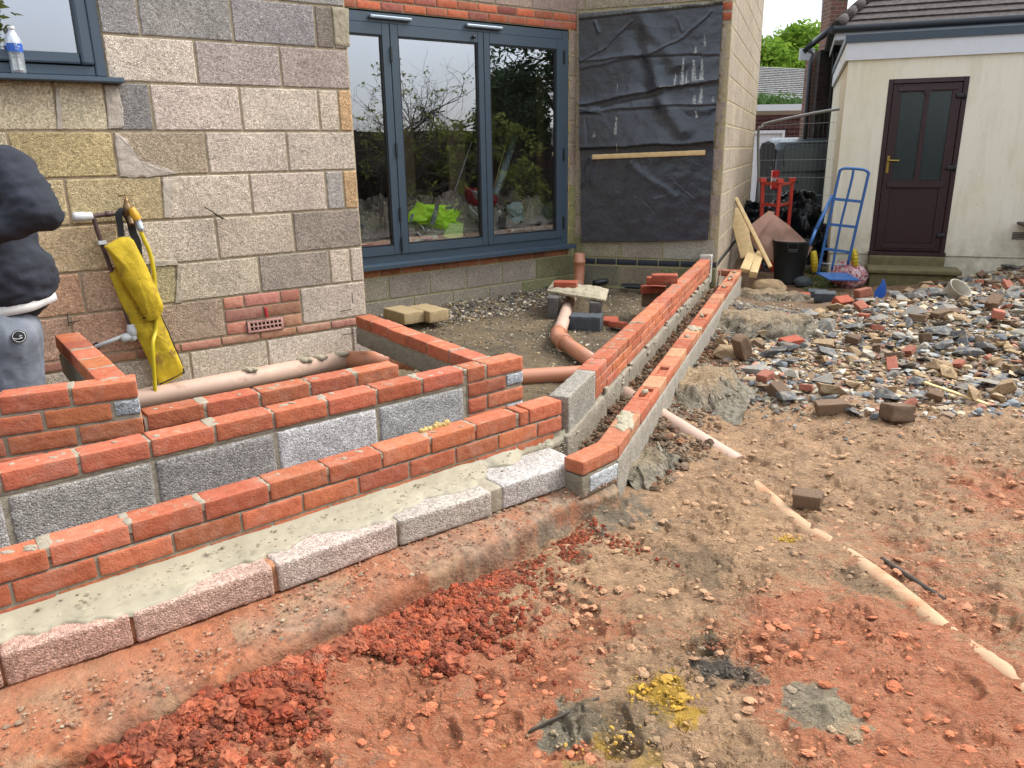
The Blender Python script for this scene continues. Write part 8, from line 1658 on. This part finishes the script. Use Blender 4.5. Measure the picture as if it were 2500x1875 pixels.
# ================================================================== crumbs and droppings on the new work
def strip_sampler(fn, u0, u1, d0, d1, z):
    def f(rg, n): return np.array([fn(rg.uniform(u0, u1), z, rg.uniform(d0, d1)) for _ in range(n)])
    return f
E3 = [gz(q, .19) for q in [(1511, 1174), (1211, 1322), (1037, 1401)]]; E3.append(E3[2] + (E3[2] - E3[0]) / np.linalg.norm(E3[2] - E3[0]) * 1.6)
def foot_sampler(rg, n):
    L_ = np.r_[0, np.cumsum([np.linalg.norm(E3[i + 1] - E3[i]) for i in range(3)])]; o = []; nr = fF(0, 0, 1) - fF(0, 0, 0)
    for _ in range(n): t = rg.uniform(0, L_[-1]); q = np.array([np.interp(t, L_, [e[k] for e in E3]) for k in range(3)]) + nr * rg.uniform(.0, .24) ** 1.0; q[2] = .193; o.append(q)
    return np.array(o)
PALF = [S(*c, .75)[:3] for c in [(195, 150, 118), (205, 190, 160), (180, 110, 78), (165, 120, 92), (190, 180, 158)]]
chips('grit', 2200, foot_sampler, (.003, .013), PALF[:1] + PALF[2:4], 'grit and mortar crumbs lying on the concrete footing', seed=21, protos=RND, absz=True, sink=.2)
chips('grit', 140, foot_sampler, (.008, .022), [S(190, 170, 140, .6)[:3], S(180, 150, 120, .6)[:3]], 'flat mortar droppings on the concrete footing', seed=22, flat=(.15, .35), protos=RND, absz=True, sink=.2)
PALMB = [S(*c, .7)[:3] for c in [(178, 168, 140), (165, 152, 125), (190, 182, 155)]]
chips('grit', 500, strip_sampler(fF, -1.5, FL, -.16, -.02, .335), (.004, .014), PALMB, 'crumbs of mortar on the wet mortar bed', seed=23, protos=RND, absz=True, flat=(.3, .6), sink=.1)
for i, (c0, sx, sy, az_) in enumerate([((1640, 668), .5, .12, 112), ((1628, 735), .5, .14, 110), ((1560, 850), .25, .35, 25)]):
    c1 = gp(c0[0] * K, c0[1] * K); ax = azv(az_); bx = np.array([-ax[1], ax[0], 0])
    def smp(rg, n, c1=c1, ax=ax, bx=bx, sx=sx, sy=sy): return np.array([(c1 + ax * rg.normal() * sx * .6 + bx * rg.normal() * sy * .7)[:2] for _ in range(n)])
    chips('concrete_crumbs', 900, smp, (.008, .05), [S(*c, .7)[:3] for c in [(170, 160, 140), (150, 142, 128), (185, 172, 145), (120, 115, 108)]], 'grey crumbled concrete bits round the concrete lumps', seed=31 + i, protos=RND, sink=.2)

PALN = [S(*c, .8)[:3] for c in [(198, 160, 122), (178, 146, 110), (160, 130, 100), (202, 132, 96), (185, 118, 84), (140, 118, 94)]]
chips('mud_lumps', 2600, poly_sampler(GRD), (.006, .042), PALN, 'flattened lumps and curls of trodden mud over the garden', flat=(.15, .45), seed=51, tint=.88, protos=RND, mat='soil_brown2' if simple('soil_brown2', (1, 1, 1, 1), .9, 0, .2, 25, .6, 120, .004, vtx=True) else '', sink=.35)
for i, (dx, dy, n_, sp3, pal_) in enumerate([(1565, 1445, 240, (.07, .05), [S(98, 88, 76, .7)[:3], S(120, 108, 90, .7)[:3]]), (1440, 1500, 200, (.06, .07), [S(225, 178, 60, .75)[:3], S(205, 160, 60, .75)[:3]]), (1300, 1590, 120, (.09, .04), [S(215, 170, 65, .75)[:3], S(160, 140, 105, .75)[:3]]), (1700, 1165, 40, (.03, .02), [S(225, 178, 60, .75)[:3]]), (1500, 1390, 160, (.10, .02), [S(170, 90, 60, .75)[:3], S(120, 80, 55, .75)[:3]])]):
    c1 = gp(dx * K, dy * K)
    def smp(rg, n, c1=c1, sp3=sp3): return np.array([[c1[0] + rg.normal() * sp3[0], c1[1] + rg.normal() * sp3[1]] for _ in range(n)])
    chips('clay_crumbs', n_, smp, (.003, .016), pal_, ['black-grey', 'bright yellow', 'yellow and grey', 'small yellow', 'dug red'][i] + ' clay crumbs at the dug patch in the foreground', seed=61 + i, protos=RND, mat='soil_brown2', flat=(.4, .8), sink=.35, tint=.25)
